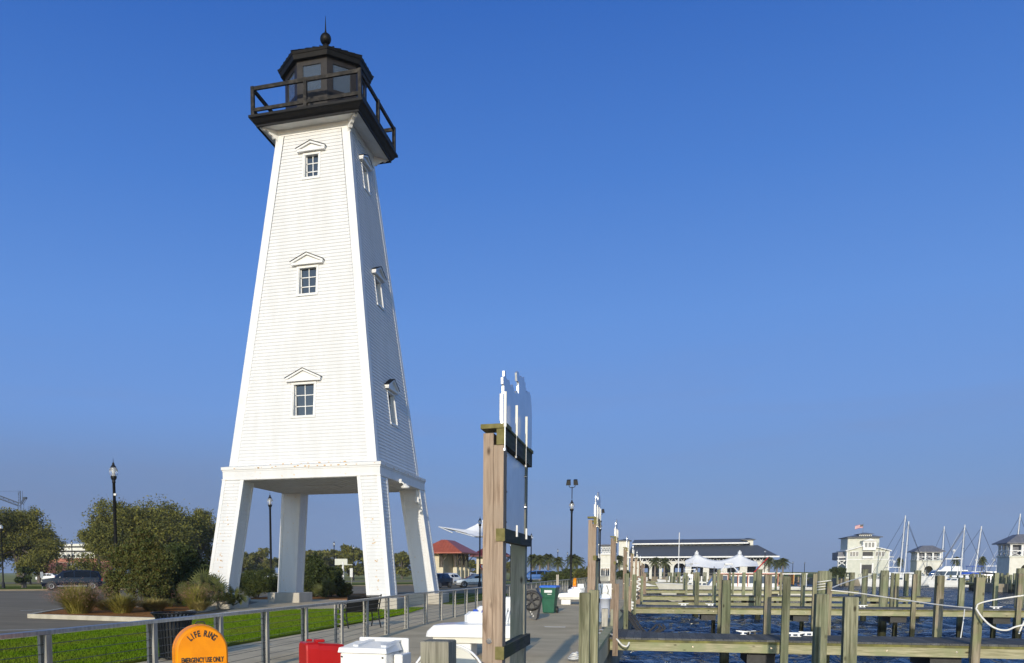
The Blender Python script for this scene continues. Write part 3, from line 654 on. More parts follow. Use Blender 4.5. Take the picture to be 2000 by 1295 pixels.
# lantern room
def octp(r, z, ph=22.5): return [Vector((r*math.cos(R(ph+45*k)), r*math.sin(R(ph+45*k)), z)) for k in range(8)]
lr = MB(); RO = 1.88; ZB, ZT = 21.9, 24.40
lr.prism(octp(RO, ZB), octp(RO, ZB+1.02)); lr.prism(octp(RO, ZT-.22), octp(RO, ZT+.1))
A, Bq = octp(RO, ZB+1.02), octp(RO, ZT-.22)
for k in range(8):
    a0, a1 = A[k], A[(k+1) % 8]; b0, b1 = Bq[k], Bq[(k+1) % 8]; u = (a1-a0).normalized(); n = Vector((u.y, -u.x, 0))
    for (x0, x1, y0, y1) in ((0, .2, 0, 1), (.8, 1, 0, 1), (.2, .8, 0, .07), (.2, .8, .93, 1)):
        L = (a1-a0).length; H = b0.z-a0.z
        q = [a0+u*L*x0+Vector((0, 0, H*y0)), a0+u*L*x1+Vector((0, 0, H*y0)), a0+u*L*x1+Vector((0, 0, H*y1)), a0+u*L*x0+Vector((0, 0, H*y1))]
        lr.prism([p-n*.08 for p in q], [p+n*.004 for p in q])
lrm = lr.build('lantern_room', MT['bronze'], T)
for k in range(8):
    a0, a1 = A[k], A[(k+1) % 8]; u = (a1-a0).normalized(); n = Vector((u.y, -u.x, 0)); L = (a1-a0).length; H = Bq[0].z-a0.z
    q = [a0+u*L*.2+Vector((0, 0, H*.07)), a0+u*L*.8+Vector((0, 0, H*.07)), a0+u*L*.8+Vector((0, 0, H*.93)), a0+u*L*.2+Vector((0, 0, H*.93))]
    pb = MB(); pb.prism([p-n*.055 for p in q], [p-n*.04 for p in q])
    MT.setdefault('lglass', mat('lantern_glass', (.24, .30, .38), rough=.02, trans=.8))
    pb.build('pane', MT['lglass'], lrm)
ln = MB(); pr = []
for i in range(15):
    z = 22.9+i*.09; r = .52*math.sqrt(max(.05, 1-((i-7)/8.5)**2)); pr += [(r, z), (r-.06, z+.045)]
ln.lathe([(.15, 21.9), (.15, 22.9)]+pr+[(.1, 24.3)], n=14, smooth=False); ln.build('lens', MT['chrome'], T)
rf = MB()
rf.prism(octp(2.08, 24.32), octp(2.14, 24.50)); rf.prism(octp(2.17, 24.501), octp(2.21, 24.60)); rf.prism(octp(2.19, 24.6005), octp(.12, 25.72))
for k in range(8):
    p, q = octp(2.22, 24.62)[k], octp(.12, 25.74)[k]; rf.tube([p, q], .035, 6)
for s in range(8):
    p, q = octp(2.19, 24.61)[s], octp(2.19, 24.61)[(s+1) % 8]; apex = Vector((0, 0, 25.76))
    for t in (.2, .4, .6, .8):
        a = p.lerp(q, t); rf.bar(a+Vector((0, 0, .02)), a.lerp(apex, .93*(1-abs(t-.5)*2)+.04)+Vector((0, 0, .01)), .03, .06)
rf.build('lantern_roof', MT['blackp'], T)
fn = MB(); fn.lathe([(.30, 25.60), (.20, 25.72), (.15, 25.85), (.12, 25.9)], n=12); fn.sphere((0, 0, 26.14), .26, 18); fn.lathe([(.06, 26.38), (.035, 26.55), (.008, 27.15)], n=8)
fn.build('finial', MT['blackp'], T)
# floodlight under the skirt, right side, and its small camera
fl = MB(); a = Vector((3.82, -.6, 5.62))
fl.tube([(3.76, -.9, 5.72), (3.9, -.9, 5.72), (3.98, -.85, 5.62)], .035, 6); fl.lathe([(.05, .16), (.10, .10), (.20, .04), (.21, 0), (.17, -.05)], (4.02, -.82, 5.5), 12)
fl.cbox((3.82, -.9, 5.78), (.06, .06, .09)); fl.build('floodlight', MT['trim'], T)
fl = MB(); fl.cbox((3.7, 2.42, 5.2), (.10, .07, .14), .02); fl.tube([(3.7, 2.42, 5.2), (3.82, 2.3, 5.02)], .06, 8); fl.tube([(3.66, 2.45, 5.34), (3.62, 2.6, 5.72)], .025, 6); fl.build('security_camera', MT['trim'], T)
# leftover service box on the near plinths

b = MB(); p = gnd(1084, 1224.5); b.box((p.x-.30, p.y-.06, .001), (p.x+.30, p.y+.06, .005)); o = b.build('deck_marking', MT['line']); o['kind'] = 'structure'

# ================================================================== THE PIER
# cable railing along the left edge of the deck
RY = [2.2, 4.1, 5.9, 7.68, 9.72, 11.5, 13.1, 14.8, 16.62, 18.8, 20.9, 23.3, 25.5, 27.5, 29.5]+[31.5+2*i for i in range(56)]
def RX(y): return -6.25 if y <= 16.62 else (-6.25-.47*min(1, (y-16.62)/7.))
rt = thing('cable_railing', 'long steel cable railing with square posts between the pier deck and the sidewalk', 'railing', (-6.3, 0, 0))
b = MB(rt.location)
ys = [-4, 16.62, 24]+list(range(34, 145, 10))
for i in range(len(ys)-1):
    p, q = Vector((RX(ys[i]), ys[i]+.002, .965)), Vector((RX(ys[i+1]), ys[i+1], .965)); b.bar(p, q, .10, .045)
b.build('top_rail', MT['steel'], rt)
for i, y in enumerate(RY):
    b = MB(rt.location); x = RX(y); w = .10 if abs(y-16.62) < .1 else .055
    for s in (-1, 1): b.box((x+s*w*.72-.016, y-.045, 0), (x+s*w*.72+.016, y+.045, .94))
    for k in range(8): b.box((x-w*.72, y-.006, .10+k*.103), (x+w*.72, y+.006, .125+k*.103))
    b.box((x-w-.02, y-.07, 0), (x+w+.02, y+.07, .012)); b.build('post', MT['post'], rt)
b = MB(rt.location)
for k in range(8):
    z = .113+k*.103; b.tube([(RX(y), y, z) for y in ys], .0042, 4, smooth=False)
b.build('cables', MT['cable'], rt)

# information frames: two posts, three beams, a white panel and a ship cut-out on top
MT['rodm'] = mat('cream_rod', (.70, .67, .58), (.76, .73, .65), 3, .5)
def make_frame():
    t = thing('sign_frame', 'nearest and tallest looking wooden sign frame with a white panel and ship cut-out on top', 'sign frame', (-1.5, 8.3, 0), group='wooden sign frames standing along the pier edge')
    o = t.location
    b = MB(o); b.box((-1.605, 8.30, .001), (-1.505, 8.50, 2.945)); b.box((-1.5035, 8.305, .001), (-1.405, 8.495, 2.83))
    p = b.build('post', MT['tan'], t)
    c = MB(o); c.lathe([(.028, 0), (.028, .012), (.012, .02)], (-1.50, 8.30, .915), 10, axis='y')
    for v in range(0): pass
    bb = MB(o)
    for z in (.918,): bb.lathe([(.028, -.014), (.028, 0)], (-1.535, 8.300, z), 12, axis='y')
    bb.build('bolt', MT['chrome'], p)
    b = MB(o); b.box((-1.60, 10.0, .001), (-1.43, 10.16, 2.93)); b.build('post', MT['oldw'], t)
    for nm, z0, z1 in (('top_beam', 2.83, 2.985), ('middle_beam', 1.90, 2.025), ('lower_beam', .735, .865)):
        b = MB(o); b.box((-1.475, 8.31, z0), (-1.385, 10.19, z1)); q = b.build(nm, MT['mbeam'], t)
        e = MB(o); e.box((-1.474, 8.29, z0+.001), (-1.386, 8.3095, z1-.001)); e.build('beam_end', MT['cap'], q)
    b = MB(o); b.box((-1.63, 8.28, 2.987), (-1.37, 8.56, 3.03)); b.box((-1.625, 9.96, 2.987), (-1.372, 10.2, 3.02)); b.box((-1.50, 8.562, 2.987), (-1.376, 9.958, 3.01)); b.build('cap_board', MT['cap'], t)
    b = MB(o); b.box((-1.455, 8.505, 2.03), (-1.44, 9.995, 2.82)); b.build('panel', MT['alu'], t)
    for y, z in ((8.56, 2.75), (8.56, 2.4), (8.56, 2.1), (9.95, 2.7), (9.95, 2.35)): b = MB(o); b.lathe([(.012, .0), (.010, .03)], (-1.44, y, z), 6, axis='x'); b.build('screw', MT['chrome'], t)
    # ship cut-out, traced and set upright above the beam
    XS = -1.45
    pts = [(978, 822), (978, 770), (980, 769), (980, 752), (978.5, 750), (978.3, 737), (981, 735), (981.3, 724.5), (983.6, 724.5), (984.2, 736), (985.6, 740), (988, 745), (990, 742), (991.5, 746), (992, 751), (995, 756), (997.5, 751.5), (999, 757), (1001, 766), (1003.5, 769), (1005, 764), (1007, 763), (1008, 769), (1009.2, 768), (1009.2, 746), (1006, 744), (1005.5, 728), (1007.5, 725.5), (1009.5, 728), (1010.5, 733), (1013, 737), (1014.7, 734.5), (1017, 739), (1020, 736.5), (1020.8, 746), (1022.8, 748), (1022.8, 757), (1024.5, 759), (1024, 768), (1026.6, 763.5), (1028, 768), (1030.6, 765.5), (1032.5, 772), (1034, 781), (1035.3, 809), (1035.3, 851), (1034.5, 880)]
    w = [atX(x, y, XS) for x, y in pts]
    w = [Vector((XS, v.y, max(v.z, 2.9))) for v in w]
    w += [Vector((XS, w[-1].y, 2.90)), Vector((XS, w[0].y, 2.90))]
    b = MB(o); b.extrude(w, (.022, 0, 0)); b.build('ship_cutout', MT['cutout'], t)
    for x, y0, y1 in ((987.2, 765, 834), (1009.5, 792, 852), (1028.5, 814, 873), (978.7, 769, 822)):
        X_ = -1.375 if x > 980 else -1.47
        p, q = atX(x, y0, X_), atX(x, y1, X_); b = MB(o); b.box((X_-.012, p.y-.010, q.z), (X_+.012, p.y+.010, p.z)); rd = b.build('rod', MT['rodm'], t)
        if x > 980: b = MB(o); b.box((X_-.004, p.y-.006, q.z-.20), (X_+.002, p.y+.006, q.z-.001)); b.box((X_-.012, p.y-.012, q.z-.225), (X_+.004, p.y+.012, q.z-.201)); b.build('strap', MT['chrome'], rd)
    for x in (1010, 1028.5):
        p = atX(x, 1036, -1.375); b = MB(o); b.box((-1.384, p.y-.02, 1.97), (-1.366, p.y+.02, 2.09)); b.build('clip', MT['trim'], t)
    return t
MT['cutout'] = mat('aluminium_cutout', (.55, .59, .64), (.62, .66, .72), 3, .35, metal=.7)
F0 = make_frame()
ords = ['second', 'third', 'fourth', 'fifth', 'sixth', 'seventh', 'eighth', 'ninth']
for i, px in enumerate([1148, 1192, 1217, 1231, 1240, 1247.5, 1252.5, 1256.5]):
    top = gnd(px, 1117, 1.59) if False else None
    d = ray(px, 1117); Y_ = -1.6*d.y/d.x
    c = copy_tree(F0); c.location = (-1.5, Y_, 0)
    c['label'] = 'wooden sign frame with white rods on top, %s in the row counted from the camera' % ords[i]

# ---- pilings -------------------------------------------------------------
def pile(name, X, Y, ztop, w, m, label, zbot=-3.0, rnd=False, wy=None, group=None, cap=None, rot=None):
    t = MB((X, Y, 0)); wy = wy or w
    if rnd: t.lathe([(w/2*1.02, zbot), (w/2, ztop-.02), (w/2*.93, ztop)], (X, Y, 0), 18)
    else:
        e = .008; r = lambda q, z: [(X-w/2+q, Y-wy/2+q, z), (X+w/2-q, Y-wy/2+q, z), (X+w/2-q, Y+wy/2-q, z), (X-w/2+q, Y+wy/2-q, z)]
        t.loft([r(0, zbot)+[r(0, zbot)[0]], r(0, ztop-e)+[r(0, ztop-e)[0]], r(e, ztop)+[r(e, ztop)[0]]], smooth=False, caps=False); t.poly(r(e, ztop)); t.poly(r(0, zbot)[::-1])
    ob = t.build(name, m, recalc=True); ob.location = (X, Y, 0); ob.rotation_euler = (R(random.uniform(-.5, .5)), R(random.uniform(-.5, .5)), R(random.uniform(-4, 4)))
    tag(ob, label, 'piling', group)
    return ob
G_ = None
pl = pile('piling', -1.605, 6.5, 1.063, .225, MT['oldw'], 'short weathered grey piling left of the nearest sign frame', -1.0, wy=.26)
def px_pile(px, top_y, Y, w, m, label, **k):
    p = atY(px, top_y, Y); return pile('piling', p.x, Y, p.z, w, m, label, **k)
px_pile(1143.5, 1157.5, 10.0, .118, MT['gpile'], 'left green piling of the foreground pair at the deck edge, pale cut top', wy=.13)
px_pile(1161, 1152, 10.12, .112, MT['gpile'], 'green pier-edge piling standing right against its shorter neighbour at the deck edge', wy=.12)
px_pile(1604.5, 1160, 16.5, .20, MT['gpile'], 'square green piling in front of the round mooring pile')
px_pile(1663, 1166, 14.0, .185, MT['gpile'], 'widest square piling in the right foreground with a pale flat cap')
FY = [21.5, 41, 60.5, 80, 99.5, 119, 138.5, 158]
FN = ['nearest', 'second nearest', 'third', 'fourth', 'fifth', 'sixth', 'seventh', 'farthest']
def finger(k, Y0, L=17.0):
    W_ = 2.0
    t = thing('finger_pier', '%s wooden finger pier with grey plank top and green side beam' % FN[k], 'finger pier', (-.97, Y0, 0), group='wooden finger piers reaching over the water')
    o = t.location
    b = MB(o); b.box((-.97, Y0-.03, -.055), (L, Y0+W_+.03, -.012)); b.build('plank_top', MT['planks'], t)
    b = MB(o); b.box((-.96, Y0-.014, -.115), (L-.01, Y0+.03, -.057)); b.box((-.96, Y0+W_-.03, -.115), (L-.01, Y0+W_+.014, -.057)); b.build('edge_board', MT['moss'], t)
    for yy in (Y0, Y0+W_-.09):
        # beams in lengths butted at the pile pairs
        xs = [-.955, 3.0, 6.9, 10.8, L-.02]
        for i in range(4):
            b = MB(o); b.box((xs[i]+.003, yy, -.325), (xs[i+1]-.003, yy+.085, -.1155)); b.build('side_beam', MT['gbeam'], t)
    if k in (2, 3, 4):
        b = MB(o); b.box((-.95, Y0+.01, -.66), (L-.4, Y0+.09, -.47)); b.build('lower_beam', MT['gbeam'], t)
    for x in (3.0, 6.9, 10.8, 14.7):
        b = MB(o); b.box((x-.75, Y0+.25, -.62), (x-.12, Y0+W_-.2, -.33)); b.build('cross_block', MT['dark'], t)
    if k < 3:
        bo = MB(o)
        for x in (-.6, 1.0, 2.75, 5.2, 6.6, 8.8, 10.5): bo.lathe([(.022, -.012), (.022, .0)], (x, Y0, -.20), 8, axis='y')
        bo.build('bolt_heads', MT['chrome'], t)
    # step brackets in the inner corner
    b = MB(o)
    for i, (dx, dy) in enumerate(((1.1, .35), (.75, .75), (.38, 1.15))): b.box((-.965, Y0+W_+.031+(dy-.35), -.056+i*.0), (-.965+dx, Y0+W_+.03+dy, -.014))
    b.build('corner_gusset', MT['planks'], t)
    return t
for k, y in enumerate(FY): finger(k, y)
def pair(k, X, last=False):
    Y0 = FY[k]; nm = FN[k]; col = {3.0: 'first', 6.9: 'second', 10.8: 'third', 14.7: 'fourth'}[X]
    gp = 'pilings in pairs on the finger piers'
    zt = 1.5+random.uniform(-.05, .04)
    m1 = MT['gpile2'] if random.random() < .4 else MT['gpile']; m2 = MT['gpile2'] if random.random() < .4 else MT['gpile']
    w = .165 if k < 3 else .18
    pile('piling', X+.02, Y0-.115, zt, w, m1, 'camera-side square piling of the %s finger pier, %s out from the deck' % (nm, col), group=gp)
    pile('piling', X-.10, Y0+2.12, zt+.03, w, m2, 'far-side square piling of the %s finger pier, %s out from the deck' % (nm, col), group=gp)
for k in range(len(FY)):
    for X in (3.0, 6.9, 10.8, 14.7): pair(k, X)
# outer round mooring piles, and odd pilings
px_pile(1609.5, 1115, 24.6, .30, MT['gpile'], 'thick round mooring pile wrapped with white line', rnd=True)
px_pile(1620.5, 1136, 24.3, .12, MT['gpile2'], 'thin square post close behind the round rope-wrapped pile')
px_pile(1419, 1133, 24.4, .22, MT['gpile'], 'square green piling standing behind the nearest finger pier near the pier steps')
for px, ty, Y, w, rn, lb in [(1728, 1114, 43.6, .36, True, 'thick round mossy pile between the second row of square pilings'),
                             (1793, 1114, 63, .42, True, 'round mossy pile with a dark top to the left of the yachts'),
                             (1664, 1118, 66, .3, False, 'pale thin piling left of the boathouse with clutter at its foot'),
                             (1362, 1118, 60.2, .26, False, 'greenish piling in front of the white motor yacht'),
                             (1483, 1112, 57.5, .36, True, 'round dark green pile over the cabin of the work boat'),
                             (1690, 1112, 59, .34, True, 'round mossy pile in front of the yacht club boathouse door'),
                             (1879, 1128, 44.2, .22, False, 'shaded piling leaning behind the long white mooring line'),
                             (1771, 1120, 66, .25, False, 'slim green piling beyond the third finger pier on the right'),
                             (1994, 1110, 45, .36, True, 'round green pile at the right edge of the picture'),
                             (1404, 1112, 84, .3, False, 'narrow piling in front of the tent canopy'),
                             (1453, 1118, 62, .2, False, 'slim piling against the cream hull of the work boat'),
                             (1708, 1120, 90, .28, False, 'thin piling seen between the boathouse and the two tall masts')]:
    px_pile(px, ty, Y, w, MT['gpile'], lb, rnd=rn)
# fender boards on the deck edge beside each sign frame
fb = [(1204, 1140, 1281, 21.2, .125), (1224, 1120, 1230, 30, .15), (1228, 1145, 1205, 33, .2), (1239, 1122, 1200, 39.5, .2), (1247, 1125, 1185, 48, .22), (1253, 1125, 1175, 58, .24), (1259, 1120, 1168, 70, .26)]
for i, (px, y0, y1, Y, w) in enumerate(fb):
    p, q = atY(px, y0, Y), atY(px, y1, Y); b = MB((p.x, Y, 0)); b.box((p.x-w/2, Y-.05, q.z), (p.x+w/2, Y+.05, p.z)); ob = b.build('fender_board', MT['tan' if i % 2 == 0 else 'gpile'], None); ob.location = (p.x, Y, 0)
    tag(ob, '%s upright fender board bolted to the pier edge, counted from the camera' % (['first', 'second', 'third', 'fourth', 'fifth', 'sixth', 'seventh'][i]), 'fender board', 'fender boards on the pier edge')
# deck edge kerb timber
b = MB(); b.box((-1.18, 17, .001), (-.975, 200, .09)); o_ = b.build('edge_timber', MT['gbeam']); tag(o_, 'low timber kerb running along the water edge of the pier deck', 'timber kerb')

# ---- ropes ---------------------------------------------------------------
def rope(name, pts, r, m, label, cat='rope'):
    # smooth through points
    P = [Vector(p) for p in pts]; out_ = []
    for i in range(len(P)-1):
        a = P[max(i-1, 0)]; b_ = P[i]; c = P[i+1]; d = P[min(i+2, len(P)-1)]
        for s in range(8):
            t = s/8; out_.append(.5*((2*b_)+(c-a)*t+(2*a-5*b_+4*c-d)*t*t+(3*b_-a-3*c+d)*t**3))
    out_.append(P[-1]); o = MB(P[0]); o.tube(out_, r, 6); ob = o.build(name, m); ob.location = P[0]
    return tag(ob, label, cat)
rope('mooring_line', [atY(1623, 1153, 24.2), atY(1680, 1159, 23.9), atY(1760, 1171, 23), atY(1840, 1182, 22.0), atY(1898, 1187.5, 21.25)], .016, MT['rope'], 'long white mooring line sagging from the round pile to the second foreground piling')
rope('mooring_line', [atY(1906, 1187, 21.25), atY(1957, 1169, 21.24), (10.72, 21.22, 1.52)], .018, MT['rope'], 'taut white line rising from the foreground piling to the right edge')
rope('mooring_line', [atY(1906, 1188, 21.2), atY(1918, 1206, 21.1), atY(1938, 1224, 21.0), atY(1965, 1231, 21), atY(2005, 1220, 21), (9.2, 21.1, .62), (10.72, 21.22, 1.25)], .020, MT['rope'], 'white line hanging in a deep loop from the foreground piling')
rope('mooring_line', [atY(1884, 1190, 24), atY(1881, 1215, 23.6), atY(1876, 1247, 23.4)], .012, MT['rope'], 'thin white rope hanging straight down beside the shaded piling')
rope('mooring_line', [atY(1990, 1238, 22), atY(1995, 1225, 22), atY(2003, 1210, 22)], .02, MT['rope'], 'short end of white rope lying on the pier at the right edge')
for i in range(4):
    z = 1.05+i*.07; a = atY(1609.5, 1142+i*5, 24.6)
    rope('mooring_line', [(a.x+.165*math.cos(t), 24.6+.165*math.sin(t), a.z+.02*t) for t in [j*.7-.5 for j in range(10)]], .014, MT['rope'], 'turn of white line wound round the thick round pile, number %s from its top' % ['one', 'two', 'three', 'four'][i])
rope('mooring_line', [atY(1620, 1150, 24.5), atY(1650, 1138, 30), atY(1676, 1130, 38), atY(1700, 1124, 50)], .02, MT['rope'], 'white line running away from the round pile towards the boathouse')
rope('rope', [gnd(1170, 1237, .03), gnd(1178, 1240, .04), gnd(1186, 1238, .03), gnd(1196, 1240, .04), atY(1206, 1250, 21.1), atY(1215, 1260, 21.1), atY(1224, 1262.5, 21.1), atY(1229, 1255, 21.2)], .022, MT['rope'], 'white rope draped off the pier edge past the fender board')
rope('rope', [gnd(1168, 1232, .05), gnd(1174, 1230, .05), gnd(1181, 1233, .06), gnd(1177, 1237, .06), gnd(1169, 1236, .05)], .02, MT['rope'], 'small coil of white rope lying on the pier edge')
# coil hanging on the frame foot near the camera
cc = gnd(1123, 1289, .03)
rope('rope', [cc+Vector((.13*(1-j*.02)*math.cos(j*.8), .26*(1-j*.02)*math.sin(j*.8), .02+.0035*j)) for j in range(34)], .012, MT['rope'], 'coil of white rope on the deck left of the pier-edge pilings')
for i, (dx, r) in enumerate(((0, .025), (.12, .02), (.22, .022), (.05, .018))):
    a = Vector((-.75+dx, 31.5, -.05)); rope('hose', [a+Vector((-.3, .5, .25)), a, a+Vector((.25, -.3, -.35)), a+Vector((.55, -.5, -.55)), a+Vector((.8+.1*i, -.6, -.35)), a+Vector((.95, -.5, -.2))], r+.012, MT['ropedk'], 'tangled black hose hanging off the pier edge, loop %s of four from the left' % ['one', 'two', 'three', 'four'][i], 'hose')
for i, (px, y) in enumerate([(1247, 1130), (1240, 1150), (1236, 1165), (1252, 1128), (1262, 1128), (1232, 1175)]):
    Y_ = [46, 44, 40, 60, 75, 38][i]; a = atY(px, y, Y_)
    rope('rope_bundle', [a+Vector((.10*math.sin(j*1.9), -.1+.05*math.cos(j*2.3), -.07*j*(1 if i < 3 else .6))) for j in range(10)], .045, MT['rope'], 'bundle of white rope hanging on a pier-edge post, %s from the left' % ['fourth', 'third', 'second', 'fifth', 'sixth', 'first'][i])
# cleats
def cleat(x, Y, z, label, m='wplastic', rz=0):
    t = thing('cleat', label, 'cleat', (x, Y, z), rz, 'mooring cleats on the finger piers')
    b = MB(); b.box((-.10, -.035, 0), (-.05, .035, .07)); b.box((.05, -.035, 0), (.10, .035, .07)); b.box((-.13, -.05, 0), (.13, .05, .012)); b.build('base', MT[m], t)
    b = MB(); b.tube([(-.24, 0, .095), (-.12, 0, .075), (.12, 0, .075), (.24, 0, .095)], [.014, .026, .026, .014], 8); b.build('horns', MT[m], t)
for px, y, lb in ((1457, 1229, 'pale cleat on the nearest finger pier, leftmost'), (1468, 1234, 'black cleat on the nearest finger pier beside a pale one'), (1553, 1243, 'pale cleat near the front edge of the nearest finger pier'), (1580, 1237, 'pale cleat behind another on the nearest finger pier'), (1684, 1186, 'pale cleat on the second finger pier right of the wide piling'), (1945, 1189, 'pale cleat on the second finger pier near the right edge'), (1335, 1181, 'pale cleat on the second finger pier near the deck'), (1388, 1180, 'pale cleat on the second finger pier under the work boat')):
    p = gnd(px, y, -.01); p.y = min(max(p.y, 21.6), 23.3) if y > 1210 else min(max(p.y, 41.1), 42.8); q = atY(px, y, p.y); cleat(q.x, p.y, -.011, lb, 'dark' if 'black' in lb else 'wplastic')

# ---- dock furniture ------------------------------------------------------
def txt(s, size, mtx, m, name='lettering', parent=None, ext=.003, bold=.0):
    cu = bpy.data.curves.new('t', 'FONT'); cu.body = s; cu.size = size; cu.extrude = ext; cu.align_x = 'CENTER'; cu.align_y = 'CENTER'; cu.offset = bold
    o = bpy.data.objects.new('t', cu); COL.objects.link(o); bpy.context.view_layer.update()
    me = bpy.data.meshes.new_from_object(o.evaluated_get(bpy.context.evaluated_depsgraph_get())); bpy.data.objects.remove(o)
    me.transform(mtx); return me
def join_meshes(ms, name, m, parent):
    bm = bmesh.new()
    for me in ms: bm.from_mesh(me)
    me = bpy.data.meshes.new(name); bm.to_mesh(me); bm.free(); me.materials.clear(); me.materials.append(m)
    ob = bpy.data.objects.new(name, me); COL.objects.link(ob); ob.parent = parent; return ob
# life ring cabinet
lc = atY(391, 1220, 8.5); LX, LY, LR = lc.x, 8.5, .295
t = thing('life_ring_cabinet', 'round orange life ring cabinet lettered LIFE RING in front of the railing', 'life ring cabinet', (LX, LY, 0), .70)
zc = lc.z-LR
b = MB(); hp = []
for z in (-1,): pass
for i in range(25): a = math.pi*i/24; hp.append((LR*math.cos(a), zc+LR*math.sin(a)))
hp = hp+[(-LR, zc-.42), (LR, zc-.42)]
def shell(sc, y): return [(x*sc, y, zc+(z-zc)*sc) for x, z in hp]
b.loft([shell(s, y)+[shell(s, y)[0]] for s, y in ((.93, .10), (.985, .105), (1, .09), (1, -.02), (.985, -.06), (.95, -.085), (.90, -.095))], smooth=True, caps=False); b.poly(shell(.90, -.095)); b.poly(shell(.93, .10)[::-1])
cabn = b.build('cabinet', MT['orange'], t)
b = MB(); b.loft([shell(s, y)+[shell(s, y)[0]] for s, y in ((.985, .108), (1.012, .105), (1.012, .062), (.985, .06))], smooth=False, caps=False); b.build('seam', MT['orange'], t)
b = MB(); b.box((-.05, .0, 0), (.05, .09, zc-.40)); b.build('stand', MT['post'], t)
ms = []
rot = Matrix.Rotation(math.pi/2, 4, 'X')
word = 'LIFE RING'; rr = LR*.68
for i, ch in enumerate(word):
    if ch == ' ': continue
    a = R(132-i*10.5); ms.append(txt(ch, .094, Matrix.Translation((rr*math.cos(a), -.098, zc+rr*math.sin(a))) @ Matrix.Rotation(-(a-math.pi/2), 4, 'Y') @ rot @ Matrix.Scale(.66, 4, (1, 0, 0)), None, bold=.003))
ms.append(txt('EMERGENCY USE ONLY', .078, Matrix.Translation((0, -.098, zc-.095)) @ rot @ Matrix.Scale(.56, 4, (1, 0, 0)), None, bold=.002))
join_meshes(ms, 'lettering', MT['dark'], t)
b = MB(); b.tube([(-.05, .02, zc+LR+.005), (-.03, .02, zc+LR+.03), (.04, .02, zc+LR+.03), (.06, .02, zc+LR+.0)], .008, 6); b.build('hasp', MT['dark'], t)
# red hose cabinet
p = atY(627, 1252, 8.5)
t = thing('hose_cabinet', 'red plastic hose cabinet with rounded lid beside the white dock box', 'cabinet', (p.x-.04, 8.5, 0), -.85)
zt = p.z-.005
def rsec(y, s, dz=0): 
    w = .135*s; out_ = []
    for x, z in ((-w, .05), (-w, zt-.07), (-w*.93, zt-.022), (-w*.72, zt), (w*.72, zt), (w*.93, zt-.022), (w, zt-.07), (w, .05)): out_.append((x, y, z-dz if z > .1 else z))
    return out_+[out_[0]]
b = MB(); b.loft([rsec(-.17, .93, .012), rsec(-.155, 1, .0), rsec(-.03, 1, .0)], smooth=False); b.loft([rsec(-.029, .96, .012), rsec(.26, .90, .035)], smooth=False); b.build('cabinet_body', MT['red'], t)
b = MB(); b.cbox((-.10, -.06, zt+.008), (.022, .03, .012), .006); b.cbox((.05, .0, zt+.012), (.05, .05, .016), .008); b.build('latch', MT['red'], t)
b = MB(); b.box((-.12, -.1, 0), (.12, .3, .06)); b.build('foot', MT['dark'], t)
# white dock box with raised back panel
a1 = atY(660, 1264, 8.5); a2 = atY(757, 1264, 8.5); w = (a2.x-a1.x)/2; cx = (a1.x+a2.x)/2
t = thing('dock_box', 'white fibreglass dock box with sloping lid and raised back panel beside the red cabinet', 'dock box', (cx, 8.5, 0), -.05)
zt = a1.z
b = MB(); b.cbox((0, .22, (zt-.05)/2), (w-.015, .21, (zt-.05)/2-.01), .012); body_ = b.build('box_body', MT['wplastic'], t)
b = MB(); b.prism([(-w, -.02, zt-.055), (w, -.02, zt-.055), (w, .48, zt-.055), (-w, .48, zt-.055)], [(-w+.01, -.01, zt-.004), (w-.01, -.01, zt-.004), (w-.03, .46, zt+.035), (-w+.03, .46, zt+.035)]); b.build('lid', MT['wplastic'], t)
q1 = atY(697, 1250, 9.06).x-cx; q2 = atY(795, 1250, 9.06).x-cx; b = MB(); b.cbox(((q1+q2)/2, .56, zt-.26), ((q2-q1)/2, .018, .33), .01); b.build('back_panel', MT['wplastic'], t)
for x in (-.12, .2):
    b = MB(); b.prism([(x-.03, .10, zt+.005), (x+.03, .10, zt+.005), (x+.05, .54, zt+.034), (x-.01, .54, zt+.034)], [(x-.03, .10, zt+.02), (x+.03, .10, zt+.02), (x+.05, .54, zt+.052), (x-.01, .54, zt+.052)]); b.build('lid_brace', MT['wplastic'], t)
b = MB(); b.cbox((w+.045, .36, (zt-.08)/2), (.05, .15, (zt-.08)/2), .01); b.build('side_locker', MT['wplastic'], t)
b = MB()
for x in (-w*.85, w*.82): b.lathe([(.009, -.012), (.009, 0)], (x, -.005, zt-.10), 8, axis='y')
b.build('bolts', MT['dark'], t)
# round reel behind the grey piling
c0 = atY(876, 1335, 7.6)
t = thing('hose_reel', 'round beige hose reel with white rim beside the weathered grey piling', 'hose reel', (c0.x, 7.6, 0), .25)
b = MB(); prof = []
rim = [(0, 0)]
RR = .335
b.lathe([(.001, -.02), (RR-.02, -.02), (RR-.02, .02), (.001, .02)], (0, 0, c0.z+.03), 36, axis='y', smooth=False); dsk = b.build('reel_disc', MT['cream2'], t)
b = MB(); b.tube([((RR)*math.cos(R(i*10)), -.02, c0.z+.03+RR*math.sin(R(i*10))) for i in range(37)], .012, 6); b.build('rim', MT['wplastic'], t)
b = MB()
for i in range(3):
    a = R(20+60*i); b.bar((RR*math.cos(a), -.035, c0.z+.03+RR*math.sin(a)), (-RR*math.cos(a), -.035, c0.z+.03-RR*math.sin(a)), .012, .02)
b.build('spokes', MT['wplastic'], t)
b = MB(); b.box((-.04, .03, 0), (.04, .1, c0.z)); b.build('stand', MT['post'], t)
